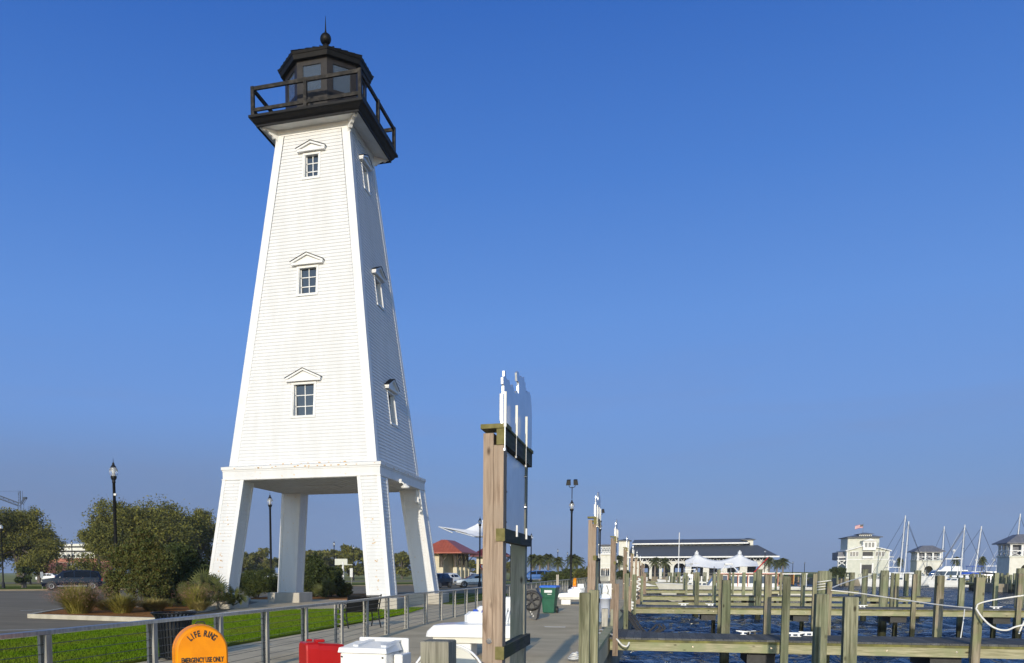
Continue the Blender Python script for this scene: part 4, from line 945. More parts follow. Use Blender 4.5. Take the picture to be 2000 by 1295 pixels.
# long white bench-like locker with stepped top, and its twin farther off
p0 = atY(830, 1240, 15.3); p1 = atY(1006, 1240, 15.3); Lx = p1.x-p0.x
t = thing('storage_bench', 'near white fibreglass bench locker with stepped top and slatted rack behind the sign frame', 'bench locker', (p0.x, 15.3, 0), 0, 'white bench lockers on the deck')
b = MB()
def bs(y, q): return [(x, y, z) for x, z in ((.10*0+q, .40), (Lx-q, .40), (Lx-q, .62), (.55, .645-q*.3), (.16, .62-q*.3), (.02+q, .50))]
b.loft([bs(y, q)+[bs(y, q)[0]] for y, q in ((-.0, .05), (.03, .01), (.45, 0), (.8, .01), (.84, .05))], smooth=False, caps=False); b.poly(bs(0, .05)); b.poly(bs(.84, .05)[::-1]); b.build('top_shell', MT['wplastic'], t)
b = MB(); b.box((.14, .06, .29), (Lx-.1, .78, .385)); b.box((.15, .05, .386), (Lx-.1, .79, .3995)); b.build('under_tray', MT['cream2'], t)
b = MB(); b.cbox((.55, .42, .14), (.3, .3, .145), .02); b.build('pedestal', MT['wplastic'], t)
b = MB(); b.cbox((1.05, .95, .68), (.48, .16, .16), .07); b.cbox((1.10, .98, .885), (.30, .12, .06), .04); b.cbox((1.42, 1.0, .99), (.2, .10, .13), .02); b.build('rear_console', MT['wplastic'], t)
for i in range(6):
    b = MB(); x = 1.38+i*.055; b.prism([(x-.012, .62, .66), (x+.012, .62, .66), (x+.012, .66, .66), (x-.012, .66, .66)], [(x+.02, .80, .93), (x+.044, .80, .93), (x+.044, .84, .93), (x+.02, .84, .93)]); b.build('slat', MT['wplastic'], t)
b = MB(); b.cbox((.78, .9, .85), (.05, .03, .03), .01); b.tube([(.9, .85, .8), (.98, .86, 1.0), (1.1, .9, .95)], .012, 6); b.build('tap', MT['bluecanvas'], t)
c = copy_tree(t); p = gnd(1088, 1181, 0); c.location = (p.x, p.y, 0); c.scale = (.75, .9, .9); c['label'] = 'far white bench locker on the deck between the green bin and the second sign frame'
# orange cabinet far off
t2 = thing('life_ring_cabinet', 'small orange life ring cabinet seen edge-on beside the far bench locker', 'life ring cabinet', (atY(1123, 1140, 50).x, 50, 0))
b = MB(); b.lathe([(.30, -.09), (.34, -.06), (.34, .06), (.30, .09)], (0, 0, .92), 20, axis='x'); b.box((-.089, -.32, .4), (.089, .32, .9)); b.build('cabinet', MT['orange'], t2)
b = MB(); b.box((-.04, -.04, 0), (.04, .04, .42)); b.build('stand', MT['post'], t2)
# green wheeled bin
c1 = gnd(1075, 1197)
t = thing('wheeled_bin', 'green wheeled bin with a bright blue lid standing on the pier deck', 'bin', (-3.8, 33.4, 0), -.1)
def bsec(z, w, d): return [(-w, -d, z), (-w*.8, -d*1.05, z), (w*.8, -d*1.05, z), (w, -d, z), (w, d, z), (-w, d, z)]
b = MB(); b.loft([bsec(z, w, d)+[bsec(z, w, d)[0]] for z, w, d in ((.03, .21, .24), (.55, .25, .28), (.62, .26, .29), (.62, .27, .30), (.95, .29, .33), (.96, .31, .35), (1.0, .31, .35))], smooth=False); b.build('bin_body', MT['greenbin'], t)
b = MB(); b.loft([bsec(z, w, d)+[bsec(z, w, d)[0]] for z, w, d in ((1.0, .33, .38), (1.04, .33, .38), (1.08, .29, .33))], smooth=False); b.tube([(-.3, .4, 1.03), (.3, .4, 1.03)], .02, 6); b.build('lid', MT['bluelid'], t)
b = MB()
for s in (-1, 1): b.lathe([(.13, -.03), (.13, .03)], (s*.25, .25, .13), 14, axis='x')
b.build('wheels', MT['dark'], t)
b = MB(); b.box((-.14, -.345, .80), (.16, -.34, .90)); b.box((-.02, -.335, .73), (.14, -.330, .755)); b.build('label_patch', MT['trim'], t)
# tipped cart
t = thing('dock_cart', 'charcoal dock cart tipped on its nose with a large spoked wheel facing the camera', 'cart', (-3.87, 28.6, 0), 0)
b = MB()
def cs(p, w): return [(p[0]-w, p[1], p[2]), (p[0]+w, p[1], p[2])]
pr = [(0.16, .0), (.22, .03), (.35, .75), (.18, 1.06), (-.28, 1.0), (-.34, .86), (-.08, .32), (.10, .02)]
b.prism([(x-.02, -.20, z) for x, z in pr], [(x-.02, .45, z) for x, z in pr]); b.build('tub', MT['greyp'], t)
b = MB(); rw = .325
b.lathe([(rw-.06, -.05), (rw, -.05), (rw+.01, -.02), (rw+.01, .02), (rw, .05), (rw-.06, .05), (rw-.06, -.05)], (.05, -.29, .66), 28, axis='y', cap=False)
ty = b.build('wheel', MT['dark'], t)
b = MB()
b.lathe([(.05, -.04), (.06, .04)], (.05, -.29, .66), 12, axis='y')
for i in range(5):
    a = R(72*i+20); d = Vector((math.cos(a), 0, math.sin(a))); q = Vector((.05, -.31, .66)); e = Vector((-d.z, 0, d.x))
    b.bar(q+d*.05, q+d*.15, .05, .03, (0, 1, 0)); b.bar(q+d*.14, q+d*.25+e*.05, .028, .03, (0, 1, 0)); b.bar(q+d*.14, q+d*.25-e*.05, .028, .03, (0, 1, 0))
b.build('spokes', MT['ropedk'], ty)
b = MB()
for i in range(6): x = -.14+.045*i; z = .50-.072*i; b.bar((x, -.203, z-.022), (x+.03, -.203, z+.022), .016, .004, (0, 1, 0)); b.bar((x+.012, -.2035, z-.03), (x+.034, -.2035, z-.012), .014, .004, (0, 1, 0))
b.build('lettering', MT['trim'], t)
# bucket, white board with hooks and little things at the second frame
p = atY(1181, 1205, 26.5)
t = thing('bucket', 'pale plastic bucket hanging at the pier edge right of the green pilings', 'bucket', (p.x, 26.5, 0))
zb = atY(1181, 1207, 26.5).z; zt = atY(1181, 1168, 26.5).z
b = MB(); b.lathe([(.13, zb), (.165, zt-.03), (.18, zt-.03), (.18, zt), (.16, zt), (.13, zb+.03)], (0, 0, 0), 18); b.build('bucket_body', MT['bucket'], t)
b = MB(); b.tube([(.17*math.cos(R(i*18)), -.08, zt+.0+.16*math.sin(R(i*18))) for i in range(11)], .008, 5); b.build('handle', MT['post'], t)
p = atY(1179, 1155, 27.5); z0 = atY(1179, 1215, 27.5).z; z1 = atY(1179, 1140, 27.5).z
t = thing('utility_post', 'white power pedestal with hooks and grey hoses behind the hanging bucket', 'pedestal', (p.x, 27.5, 0))
b = MB(); b.box((-.24, 0, .75), (.24, .04, z1)); b.build('board', MT['wplastic'], t)
b = MB(); b.cbox((-.12, 0, .4), (.12, .1, .39), .02); b.build('pedestal_box', MT['wplastic'], t)
b = MB()
for s in (-1, 1): b.tube([(s*.10, -.02, z1-.10), (s*.10, -.12, z1-.05), (s*.10+.05, -.14, z1-.2), (s*.10+.03, -.08, z1-.32)], .014, 6)
b.build('hooks', MT['post'], t)
p = gnd(1178, 1238); t = thing('junction_box', 'small grey box on a short timber stub at the pier edge', 'box', (p.x-.05, 24.2, 0))
b = MB(); b.cbox((0, 0, .33), (.09, .08, .26), .015); b.build('box_body', MT['post'], t)
b = MB(); b.box((.14, .3, .001), (.30, .46, .55)); b.build('stub', MT['oldw'], t)
# litter bin with flared slatted body
p = gnd(342, 1287)
t = thing('litter_bin', 'black slatted steel litter bin with flared rim behind the orange cabinet', 'litter bin', (p.x, p.y, 0))
b = MB(); n = 30
for i in range(n):
    a = 2*math.pi*i/n; pr = [(.262, .03), (.30, .55), (.315, .72), (.35, .80), (.40, .855)]
    pts = [(r*math.cos(a), r*math.sin(a), z) for r, z in pr]
    for j in range(len(pts)-1): b.bar(pts[j], pts[j+1], .034, .012, (math.cos(a), math.sin(a), 0))
b.build('slats', MT['blackm'], t)
b = MB()
for r, z in ((.268, .05), (.318, .72), (.405, .86)): b.tube([(r*math.cos(R(i*12)), r*math.sin(R(i*12)), z) for i in range(31)], .016, 6)
b.build('hoops', MT['blackm'], t)
b = MB(); b.lathe([(.22, .04), (.255, .5), (.27, .78), (.25, .78), (.2, .08)], n=20); b.build('liner', MT['greyp'], t)
b = MB(); b.tube([(.22, -.2, 0), (.22, -.2, .05)], .02, 6); b.tube([(-.22, -.2, 0), (-.22, -.2, .05)], .02, 6); b.tube([(0, .26, 0), (0, .26, .05)], .02, 6); b.build('feet', MT['blackm'], t)
# iron bench seen from behind
t = thing('park_bench', 'black iron park bench with scrolled arms on the lawn edge facing away', 'bench', (-8.08, 23.4, 0), R(42))
b = MB(); BL = .78
for k in range(9): z = .47+k*.05; y = -.02-k*.018; b.bar((-BL+.3, y, z), (BL-.3, y, z), .012, .047, (0, -.34, 1))
b.bar((-BL+.28, -.2, .92), (BL-.28, -.2, .92), .05, .03)
b.prism([(-BL+.31, -.035, .45), (BL-.31, -.035, .45), (BL-.31, -.03, .45), (-BL+.31, -.03, .45)], [(-BL+.31, -.185, .9), (BL-.31, -.185, .9), (BL-.31, -.18, .9), (-BL+.31, -.18, .9)]); b.build('backrest', MT['blackm'], t)
b = MB()
for k in range(7): b.box((-BL+.3, .04+k*.065, .43+.004*abs(k-3)), (BL-.3, .085+k*.065, .445+.004*abs(k-3)))
b.build('seat', MT['blackm'], t)
for s in (-1, 1):
    x = s*(BL-.27)
    b = MB(); b.tube([(x, -.24, .96), (x, -.12, .68), (x, -.03, .45), (x, -.10, .2), (x, -.2, 0)], .02, 6); b.tube([(x, .46, .44), (x, .40, .22), (x, .48, 0)], .02, 6); b.tube([(x, -.07, .2), (x, .15, .26), (x, .40, .22)], .015, 6)
    b.build('leg_frame', MT['blackm'], t)
    b = MB(); b.tube([(x, -.10, .68), (x, .1, .70), (x, .36, .70), (x, .48, .64), (x, .46, .56), (x, .40, .58)], .018, 6); b.tube([(x, .10+.07*math.cos(R(i*30)), .58+.07*math.sin(R(i*30))) for i in range(13)], .012, 5); b.tube([(x, .46, .56), (x, .46, .44)], .015, 6); b.build('armrest', MT['blackm'], t)

# ================================================================== VEGETATION, LAMPS, CARS
def quads(C, size, asp=.6, flat=0.):
    """leaf quads at centres C (n,3)"""
    n = len(C); s = size*rng.uniform(.6, 1.35, n)[:, None]
    a = rng.normal(size=(n, 3)); a[:, 2] *= (1-flat); a /= np.linalg.norm(a, axis=1)[:, None]
    b_ = rng.normal(size=(n, 3)); b_ -= a*(a*b_).sum(1)[:, None]; b_ /= np.linalg.norm(b_, axis=1)[:, None]
    a = a*s; b_ = b_*s*asp
    V = np.stack([C-a, C-b_*.8, C+a, C+b_*.8], 1).reshape(-1, 3)
    return V
def leaves(name, C, size, m, parent, asp=.6):
    V = quads(C, size, asp); return raw_mesh(name, V, np.arange(len(V)).reshape(-1, 4), m, parent)
def lobes_pts(lobes, clumps, per, spread):
    out_ = []
    for (x, y, z, rx, ry, rz) in lobes:
        d = rng.normal(size=(clumps, 3)); d /= np.linalg.norm(d, axis=1)[:, None]
        r = rng.uniform(.35, 1.05, clumps)**.6; r = np.where(rng.random(clumps) < .22, r*rng.uniform(1.1, 1.45, clumps), r)
        c = np.array([x, y, z])+d*r[:, None]*np.array([rx, ry, rz])
        k = rng.integers(per//2, per*3//2, clumps); cc = np.repeat(c, k, 0)
        out_.append(cc+rng.normal(0, spread, (len(cc), 3))*np.array([1, 1, .7]))
    return np.concatenate(out_)
def tree(name, label, cat, loc, h, w, m, leaf=.2, nl=9, clumps=46, per=26, base=.30, tr=.28, group=None, spread=None, lean=0):
    t = thing(name, label, cat, loc, 0, group); leaf *= .74; per = int(per*1.3); nl = int(nl*1.5)
    lobes = []; L = []
    for i in range(nl):
        a = 2*math.pi*i/nl*2.4+random.random(); rr = w*.5*(.2+.68*random.random()**.8) if i else 0
        zz = h*(base+.04+(.86-base)*random.random()**.8*(1-.45*(rr/(w*.5))**2)) if i else h*.74
        s = w*random.uniform(.09, .22)
        lobes.append((rr*math.cos(a), rr*math.sin(a), min(zz, h-s*.75), s, s, s*.72))
    P = lobes_pts(lobes, clumps, per, spread or w*.033)
    P = P[P[:, 2] > h*base*.6]
    leaves('crown', P, leaf, m, t)
    b = MB(); b.tube([(0, 0, -.1), (lean*.3, 0, h*base*.6), (lean, .1, h*.55), (lean*.8, 0, h*.8)], [tr*1.3, tr, tr*.6, tr*.15], 9)
    for l in lobes: 
        z0 = h*random.uniform(base*.7, .5); b.tube([(lean*.5, 0, z0), (l[0]*.5, l[1]*.5, (z0+l[2])*.5+.2), (l[0]*.95, l[1]*.95, l[2])], [tr*.5, tr*.3, tr*.08], 6)
        for q in range(5): d = Vector((random.uniform(-1, 1), random.uniform(-1, 1), random.uniform(-.2, 1))).normalized()*l[3]*1.2; b.tube([(l[0]*.8, l[1]*.8, l[2]*.95), (l[0]+d.x, l[1]+d.y, l[2]+d.z)], [tr*.12, tr*.03], 4)
    b.build('trunk', MT['bark'], t, recalc=False)
    return t
def at_depth(px, ybase, z=0.): return gnd(px, ybase, z)
def dist_pt(px, D, z=0.):
    d = ray(px, 1117); return Vector((d.x*D, d.y*D, z))
# ray() has unit forward depth, so D is the camera depth; metres per pixel there = D/1660
def TR(name, label, px, D, ytop, wpx, m, **k):
    p = dist_pt(px, D); h = CAMZ+(1117-ytop)*D/CF; return tree(name, label, 'tree', p, h, wpx*D/CF, m, **k)
TR('oak_tree', 'live oak with olive crown at the left edge behind the street lamp', 36, 118, 978, 165, MT['oak'], leaf=.19, nl=15, clumps=60, per=28, base=.16)
TR('oak_tree', 'smaller oak with thick dark trunk below the crane tower', 76, 135, 1016, 84, MT['oak'], leaf=.2, nl=8)
TR('bushy_tree', 'low dark bushy tree between the two lamp posts on the left', 46, 92, 1098, 36, MT['dkgreen'], leaf=.14, nl=7, base=.05, clumps=30)
TR('oak_tree', 'thin pale oak in front of the cream parking building', 135, 140, 1074, 80, MT['olive'], leaf=.16, nl=6, clumps=18, per=12, base=.2)
TR('oak_tree', 'broad live oak crown rising above the holly shrub and tall lamp', 268, 104, 974, 225, MT['oak'], leaf=.19, nl=17, clumps=70, per=30, base=.22)
TR('oak_tree', 'oak crown touching the left side of the lighthouse leg', 385, 118, 990, 130, MT['oak'], leaf=.19, nl=11, clumps=48, per=26, base=.25)
TR('oak_tree', 'low spreading oak left of the broad live oak', 194, 125, 1018, 72, MT['oak'], leaf=.18, nl=6, clumps=34, per=20, base=.45)
# far line of trees, seen between and beyond the legs
FT = [(470, 200, 1068, 60, 'first'), (500, 215, 1074, 55, 'second'), (515, 210, 1060, 70, 'third'), (560, 220, 1070, 60, 'fourth'), (592, 230, 1072, 50, 'fifth'), (618, 215, 1066, 62, 'sixth'), (655, 225, 1064, 70, 'seventh'), (688, 220, 1062, 66, 'eighth'), (722, 230, 1068, 60, 'ninth'), (757, 225, 1072, 60, 'tenth'), (785, 215, 1075, 56, 'eleventh'), (812, 225, 1078, 50, 'twelfth'), (838, 220, 1082, 44, 'thirteenth'), (918, 250, 1092, 60, 'fourteenth'), (960, 250, 1094, 60, 'fifteenth'), (1000, 260, 1092, 60, 'sixteenth')]
protos = []
for i, (px, D, yt, wp, o_) in enumerate(FT):
    if i < 3:
        t = TR('tree', '%s rounded tree from the left in the far treeline' % o_, px, D, yt, wp, MT['olive' if i != 1 else 'oak'], leaf=.34, nl=8, clumps=34, per=16, base=.12, group='far treeline beyond the field'); t['base_h'] = CAMZ+(1117-yt)*D/CF; protos.append((t, t['base_h'])); del t['base_h']
    else:
        src, h0 = protos[i % 3]; c = copy_tree(src); s = (CAMZ+(1117-yt)*D/CF)/h0
        relabel(c, '%s rounded tree from the left in the far treeline' % o_, dist_pt(px, D), i*1.3, scale=(s*1.05, s*1.05, s))
# small plants of the lawn edge
def shrub(name, label, cat, loc, h, w, m, n, leaf, stem=True, lob=None, per=16, asp=.5):
    t = thing(name, label, cat, loc)
    lobes = lob or [(random.uniform(-.3, .3)*w, random.uniform(-.25, .25)*w, h*random.uniform(.25, .75), w*.26, w*.24, h*.24) for _ in range(8)]
    P = lobes_pts(lobes, n, per, w*.03); P = P[P[:, 2] > .02]; leaves('foliage', P, leaf, m, t, asp)
    b = MB()
    for l in lobes: b.tube([(l[0]*.15, l[1]*.15, 0), (l[0]*.6, l[1]*.6, l[2]*.5), (l[0], l[1], l[2])], [.03, .02, .008], 5)
    b.build('stems', MT['bark'], t, recalc=False); return t
hl = [(-.2, 0, 2.3, .62, .6, .55), (.25, .1, 2.6, .5, .5, .55), (-.55, -.1, 1.6, .55, .5, .6), (.35, 0, 1.6, .75, .6, .65), (0, 0, 1.0, .9, .7, .6), (.65, .1, .8, .6, .6, .6), (-.1, .2, 1.9, .9, .6, .6), (.1, 0, 3.0, .35, .35, .35), (-1.35, 0, 1.25, .38, .35, .5), (-1.1, 0, 2.2, .35, .3, .35), (-1.6, 0, .75, .22, .2, .3), (.85, .2, 2.0, .5, .5, .5)]
sb = shrub('holly_shrub', 'large holly shrub with reddish berries and fine leaves behind the litter bin', 'shrub', (-21.0, 32.0, .1), 3.4, 3, MT['berry'], 95, .055, lob=hl, per=30)
shrub('dark_shrub', 'tall dark green shrub between the holly and the palmetto', 'shrub', (-21.3, 37.0, .1), 3.3, 3.6, MT['dkgreen'], 260, .07, per=26)
shrub('dark_shrub', 'low dark green shrub right behind the spiky palmetto', 'shrub', (-19.6, 35.2, .1), 1.7, 2.2, MT['bush'], 130, .06, per=22)
shrub('dark_shrub', 'low dark green shrub at the far end of the planting bed', 'shrub', (-23.2, 40.5, .1), 2.2, 3.2, MT['bush'], 110, .07, per=22)
shrub('reed_shrub', 'loose green reedy shrub seen between the left legs', 'shrub', dist_pt(500, 53), 1.9, 2.6, MT['bush'], 130, .08, per=20, asp=.18)
shrub('reed_shrub', 'green shrub hiding the foot of the lamp between the legs', 'shrub', dist_pt(536, 55), 1.5, 1.6, MT['bush'], 80, .08, per=20, asp=.18)
shrub('dark_shrub', 'tall dark bush right behind the rear left leg', 'shrub', dist_pt(628, 54), 3.1, 2.2, MT['dkgreen'], 190, .07, per=26)
shrub('dark_shrub', 'lower dark bush filling the foot of the tall dark bush', 'shrub', dist_pt(645, 56), 2.1, 1.8, MT['bush'], 90, .07, per=24)
shrub('dark_shrub', 'small reddish green bush left of the near leg', 'shrub', dist_pt(668, 55), .95, 1.5, MT['berry'], 80, .06, per=18)
shrub('round_bush', 'clipped green bush among the small palms past the green bin', 'shrub', dist_pt(1112, 120), 2.2, 3.6, MT['bush'], 60, .14)
shrub('round_bush', 'pale green bush left of the second sign frame', 'shrub', dist_pt(1140, 112), 2.3, 3.0, MT['olive'], 60, .14)
shrub('round_bush', 'low dark bush at the foot of the farther palms', 'shrub', dist_pt(1085, 140), 1.6, 5, MT['bush'], 60, .16)
shrub('round_bush', 'large rounded dark bush left of the yacht club boathouse', 'shrub', dist_pt(1637, 168, .2), 2.3, 3.4, MT['dkgreen'], 120, .12)
shrub('round_bush', 'dark hedge beside the cream pavilion tower', 'shrub', dist_pt(1213, 170), 2.0, 3.2, MT['dkgreen'], 60, .14)
# tufts of tall grass
def tuft(label, loc, h, w, n, plume=0, m='ggrass', name='grass_clump'):
    t = thing(name, label, 'ornamental grass', loc)
    a = rng.uniform(0, 6.28, n); r0 = rng.uniform(0, .18, n)*w; rt_ = r0+w*.5*rng.uniform(.15, 1.05, n)**.8; hh = h*rng.uniform(.55, 1, n)*(1-.35*(rt_/(w*.6))**2)
    def ring(f): r = r0+(rt_-r0)*f**1.6; return np.stack([r*np.cos(a), r*np.sin(a), hh*(1.35*f-.35*f*f)], -1)
    tx = np.stack([-np.sin(a), np.cos(a), 0*a], -1)*.010
    R0, R1, R2 = ring(.0), ring(.5), ring(1.)
    V = np.stack([R0-tx, R0+tx, R1+tx, R1-tx, R2+tx*.2, R2-tx*.2], 1).reshape(-1, 3)
    q = np.arange(n)[:, None]*6; F = np.concatenate([q+np.array([0, 1, 2, 3]), q+np.array([3, 2, 4, 5])])
    raw_mesh('blades', V, F, MT[m], t)
    if plume:
        k = rng.integers(0, n, plume*14); C = R1[k]+(R2[k]-R1[k])*rng.uniform(.3, 1.25, len(k))[:, None]+rng.normal(0, .03, (len(k), 3)); C[:, 2] += .05
        V = quads(C, .035, .12); raw_mesh('plume', V, np.arange(len(V)).reshape(-1, 4), MT['plume'], t)
    return t
tuft('large tuft of ornamental grass with purple plumes at the tip of the kerbed bed', (-20.35, 26.9, .1), 1.25, 2.2, 1500, 300)
tuft('tan green grass tuft right of the purple plumed one', (-19.0, 27.6, .1), .85, 1.7, 1000, 0)
tuft('rusty pink grass tuft behind the litter bin rim', (-17.6, 30.6, .1), 1.15, 1.5, 800, 90)
tuft('low straw coloured tuft at the foot of the holly', (-18.9, 29.6, .1), .55, 1.6, 1500, 0, 'dgrass')
tuft('low green tuft beside the lamp base', (-21.2, 29.8, .1), .5, 1.4, 1200, 0, 'dgrass')
tuft('small dry tuft in front of the palmetto', (-17.2, 30.2, .1), .45, 1.0, 900, 0, 'dgrass')
# palmetto fans
def palmetto(label, loc, h, w, nf=26, name='palmetto'):
    t = thing(name, label, 'palmetto', loc)
    V = []; F = []
    b = MB()
    for i in range(nf):
        a = random.uniform(0, 6.28); el = random.uniform(.25, 1.35); L = h*random.uniform(.55, .95)
        d = Vector((math.cos(a)*math.cos(el)*w*.6/h, math.sin(a)*math.cos(el)*w*.6/h, math.sin(el))); c = d*L*.72
        b.tube([(0, 0, .05), c*.6, c], [.012, .01, .008], 4)
        n = d.normalized(); s = n.orthogonal().normalized(); s = (s*math.cos(a*3)+n.cross(s)*math.sin(a*3))
        for k in range(13):
            th = R(-78+13*k); u = (n*math.cos(th)+s*math.sin(th)).normalized(); l = L*.42*(1-.25*abs(th)/1.4); w_ = u.cross(n.cross(s)).normalized()*.02
            droop = Vector((0, 0, -.12*l)); i0 = len(V)
            V += [c-w_*.4, c+w_*.4, c+u*l*.6+w_, c+u*l*.6-w_, c+u*l+droop]; F += [(i0, i0+1, i0+2, i0+3), (i0+3, i0+2, i0+4, i0+4)]
    me = MB(); me.v = [tuple(v) for v in V]; me.f = [f if f[2] != f[3] else f[:3] for f in F]; me.sm = [False]*len(F); me.build('fronds', MT['palm'], t, recalc=False)
    b.build('stalks', MT['bush'], t, recalc=False); return t
palmetto('spiky palmetto in front of the left lighthouse leg', (-18.55, 33.3, .1), 1.9, 1.9, 36)
palmetto('smaller palmetto clump against the left plinth', (-17.7, 33.9, .1), 1.05, 1.2, 22)
palmetto('dark palmetto left of the spiky one', (-19.6, 33.0, .1), 1.35, 1.6, 24)
palmetto('palmetto in the dark bush behind the rear leg', dist_pt(636, 52), 1.5, 1.3, 18)
# palm trees
def make_palm(name, label, loc, h, cr, nf=30, group=None):
    t = thing(name, label, 'palm tree', loc, random.random()*6, group)
    b = MB(); b.tube([(0, 0, -.1), (.05, 0, h*.5), (0, 0, h-cr*.55)], [.24, .19, .2], 10); b.build('trunk', MT['palmbark'], t)
    C = []; Vv = []; Ff = []
    top = Vector((0, 0, h-cr*.55))
    for i in range(nf):
        a = 2.4*i; el = R(78-i*(120/nf)); L = cr*random.uniform(.85, 1.1); d = Vector((math.cos(a)*math.cos(el), math.sin(a)*math.cos(el), math.sin(el)))
        pts = [top+d*L*f+Vector((0, 0, -.55*L*f*f)) for f in (0, .25, .5, .75, 1.)]
        side = d.cross(Vector((0, 0, 1))).normalized()
        for j in range(4):
            for s in (-1, 1):
                for q in range(3):
                    f = q/3; p = pts[j].lerp(pts[j+1], f); e = (pts[j+1]-pts[j]).normalized(); ll = L*.36*(1-abs((j+f)/4-.45)); i0 = len(Vv)
                    tip = p+(side*s+e*.6).normalized()*ll+Vector((0, 0, -ll*.45)); Vv += [p, p+e*.11*L, tip]; Ff.append((i0, i0+1, i0+2))
        i0 = len(Vv)
    m_ = MB(); m_.v = [tuple(v) for v in Vv]; m_.f = Ff; m_.sm = [False]*len(Ff); m_.build('crown', MT['palm'], t, recalc=False)
    return t
PL = [(1040, 165, 1080, 'at the left of the small palm group past the green bin'), (1054, 160, 1082, 'with pale trunk behind the green bin'), (1071, 170, 1079, 'between the two thin lamps past the green bin'), (1090, 150, 1086, 'under the distant lamp right of the green bin'), (1118, 140, 1080, 'right behind the floodlight pole'), (1127, 150, 1084, 'at the right of the small palm group'),
      (1210, 190, 1083, 'against the cream pavilion tower'), (1279, 205, 1087, 'in front of the pavilion arches, left one'), (1297, 205, 1088, 'in front of the pavilion arches, right one'), (1481, 232, 1092, 'at the right corner of the pavilion'),
      (1502, 205, 1087, 'leftmost of the group right of the pavilion'), (1517, 215, 1092, 'middle one of the group right of the pavilion'), (1529, 200, 1089, 'rightmost of the group right of the pavilion'),
      (1757, 210, 1088, 'behind the two tall masts'), (1866, 200, 1087, 'left of the twin masts beyond the yachts'), (1917, 205, 1086, 'between the twin masts and the right gatehouse')]
pp0 = None
for i, (px, D, yt, lb) in enumerate(PL):
    h = CAMZ+(1117-yt)*D/CF
    if i == 0: pp0 = make_palm('palm_tree', 'small palm tree '+lb, dist_pt(px, D, -.02), h, 1.9, group='palm trees along the harbour'); h0 = h
    else:
        c = copy_tree(pp0); s = h/h0; relabel(c, 'small palm tree '+lb, dist_pt(px, D, -.02), i*1.7, scale=(s*(.65 if 'yacht' in lb or 'mast' in lb else 1.0), s*(.65 if 'yacht' in lb or 'mast' in lb else 1.0), s))
# ---- lamps ---------------------------------------------------------------
def make_lamp(label, loc):
    t = thing('street_lamp', label, 'street lamp', loc, 0, 'acorn street lamps')
    b = MB(); b.lathe([(.20, 0), (.20, .12), (.17, .16), (.165, .5), (.13, .56), (.10, .7), (.085, .8), (.066, 5.85), (.085, 5.86), (.085, 5.92), (.065, 5.95), (.11, 6.02), (.14, 6.1), (.14, 6.16)], n=12); pole = b.build('pole', MT['blackm'], t)
    b = MB(); b.lathe([(.10, 6.15), (.17, 6.22), (.205, 6.35), (.20, 6.46), (.15, 6.56), (.12, 6.58)], n=16); b.build('globe', MT['lampglass'], t)
    b = MB(); b.lathe([(.055, 6.17), (.055, 6.5)], n=8); b.build('lamp_tube', MT['trim'], t)
    b = MB(); b.lathe([(.135, 6.565), (.13, 6.60), (.07, 6.68), (.05, 6.74), (.06, 6.76), (.015, 6.82), (.006, 7.0)], n=12); b.build('cap', MT['blackm'], t)
    return t
LMP = 7.0
def lampD(yt): return (LMP-CAMZ)*CF/(1117-yt)
LL = [(223.5, 895, 'tall black acorn lamp rising from the planting bed left of the lighthouse'), (527.5, 962, 'black acorn lamp seen between the lighthouse legs'), (3.5, 1016, 'acorn lamp at the very left edge'), (56, 1041, 'acorn lamp in front of the left oak, second from the left edge'), (364, 1043, 'acorn lamp against the oak crown left of the lighthouse'), (651, 1055, 'small acorn lamp over the far treeline, left one between the legs'), (688.5, 1063, 'small acorn lamp beside the panel sign in the field'), (937, 1008, 'acorn lamp between the red roof and the nearest sign frame'), (997, 1058, 'acorn lamp seen through the nearest sign frame'), (1037, 1040, 'acorn lamp just right of the nearest sign frame'), (1089, 1071, 'thin far acorn lamp left of the floodlight pole'), (1108, 1077, 'thinnest far acorn lamp left of the floodlight pole'), (1071, 1088, 'tiny acorn lamp among the small palms'), (1493, 1073, 'lamp post right of the pavilion'), (1548, 1097, 'left one of the two far lamp posts on the shore'), (1571, 1098, 'right one of the two far lamp posts on the shore'), (140, 1052, 'acorn lamp in front of the cream parking building'), (1405, 1099, 'small lamp standing before the white tent')]
lp0 = make_lamp(LL[0][2], (0, 0, 0)); z_ = dist_pt(LL[0][0]+4, lampD(LL[0][1])*.98); lp0.location = gnd(230, 1185)
lp0.location.z = 0; lp0.scale = (1, 1, .985)
for i, (px, yt, lb) in enumerate(LL[1:]):
    c = copy_tree(lp0); D = min(lampD(yt), 235); s = 1 if D < 235 else (CAMZ+(1117-yt)*D/CF)/LMP; relabel(c, lb, dist_pt(px+ (2 if px < 900 else 0), D), scale=(1, 1, s))
b = MB(); b.cbox((.10, -.06, 5.3), (.07, .05, .05), .01); b.tube([(0, 0, 5.28), (.1, -.05, 5.28)], .015, 5); b.build('camera_box', MT['trim'], lp0)
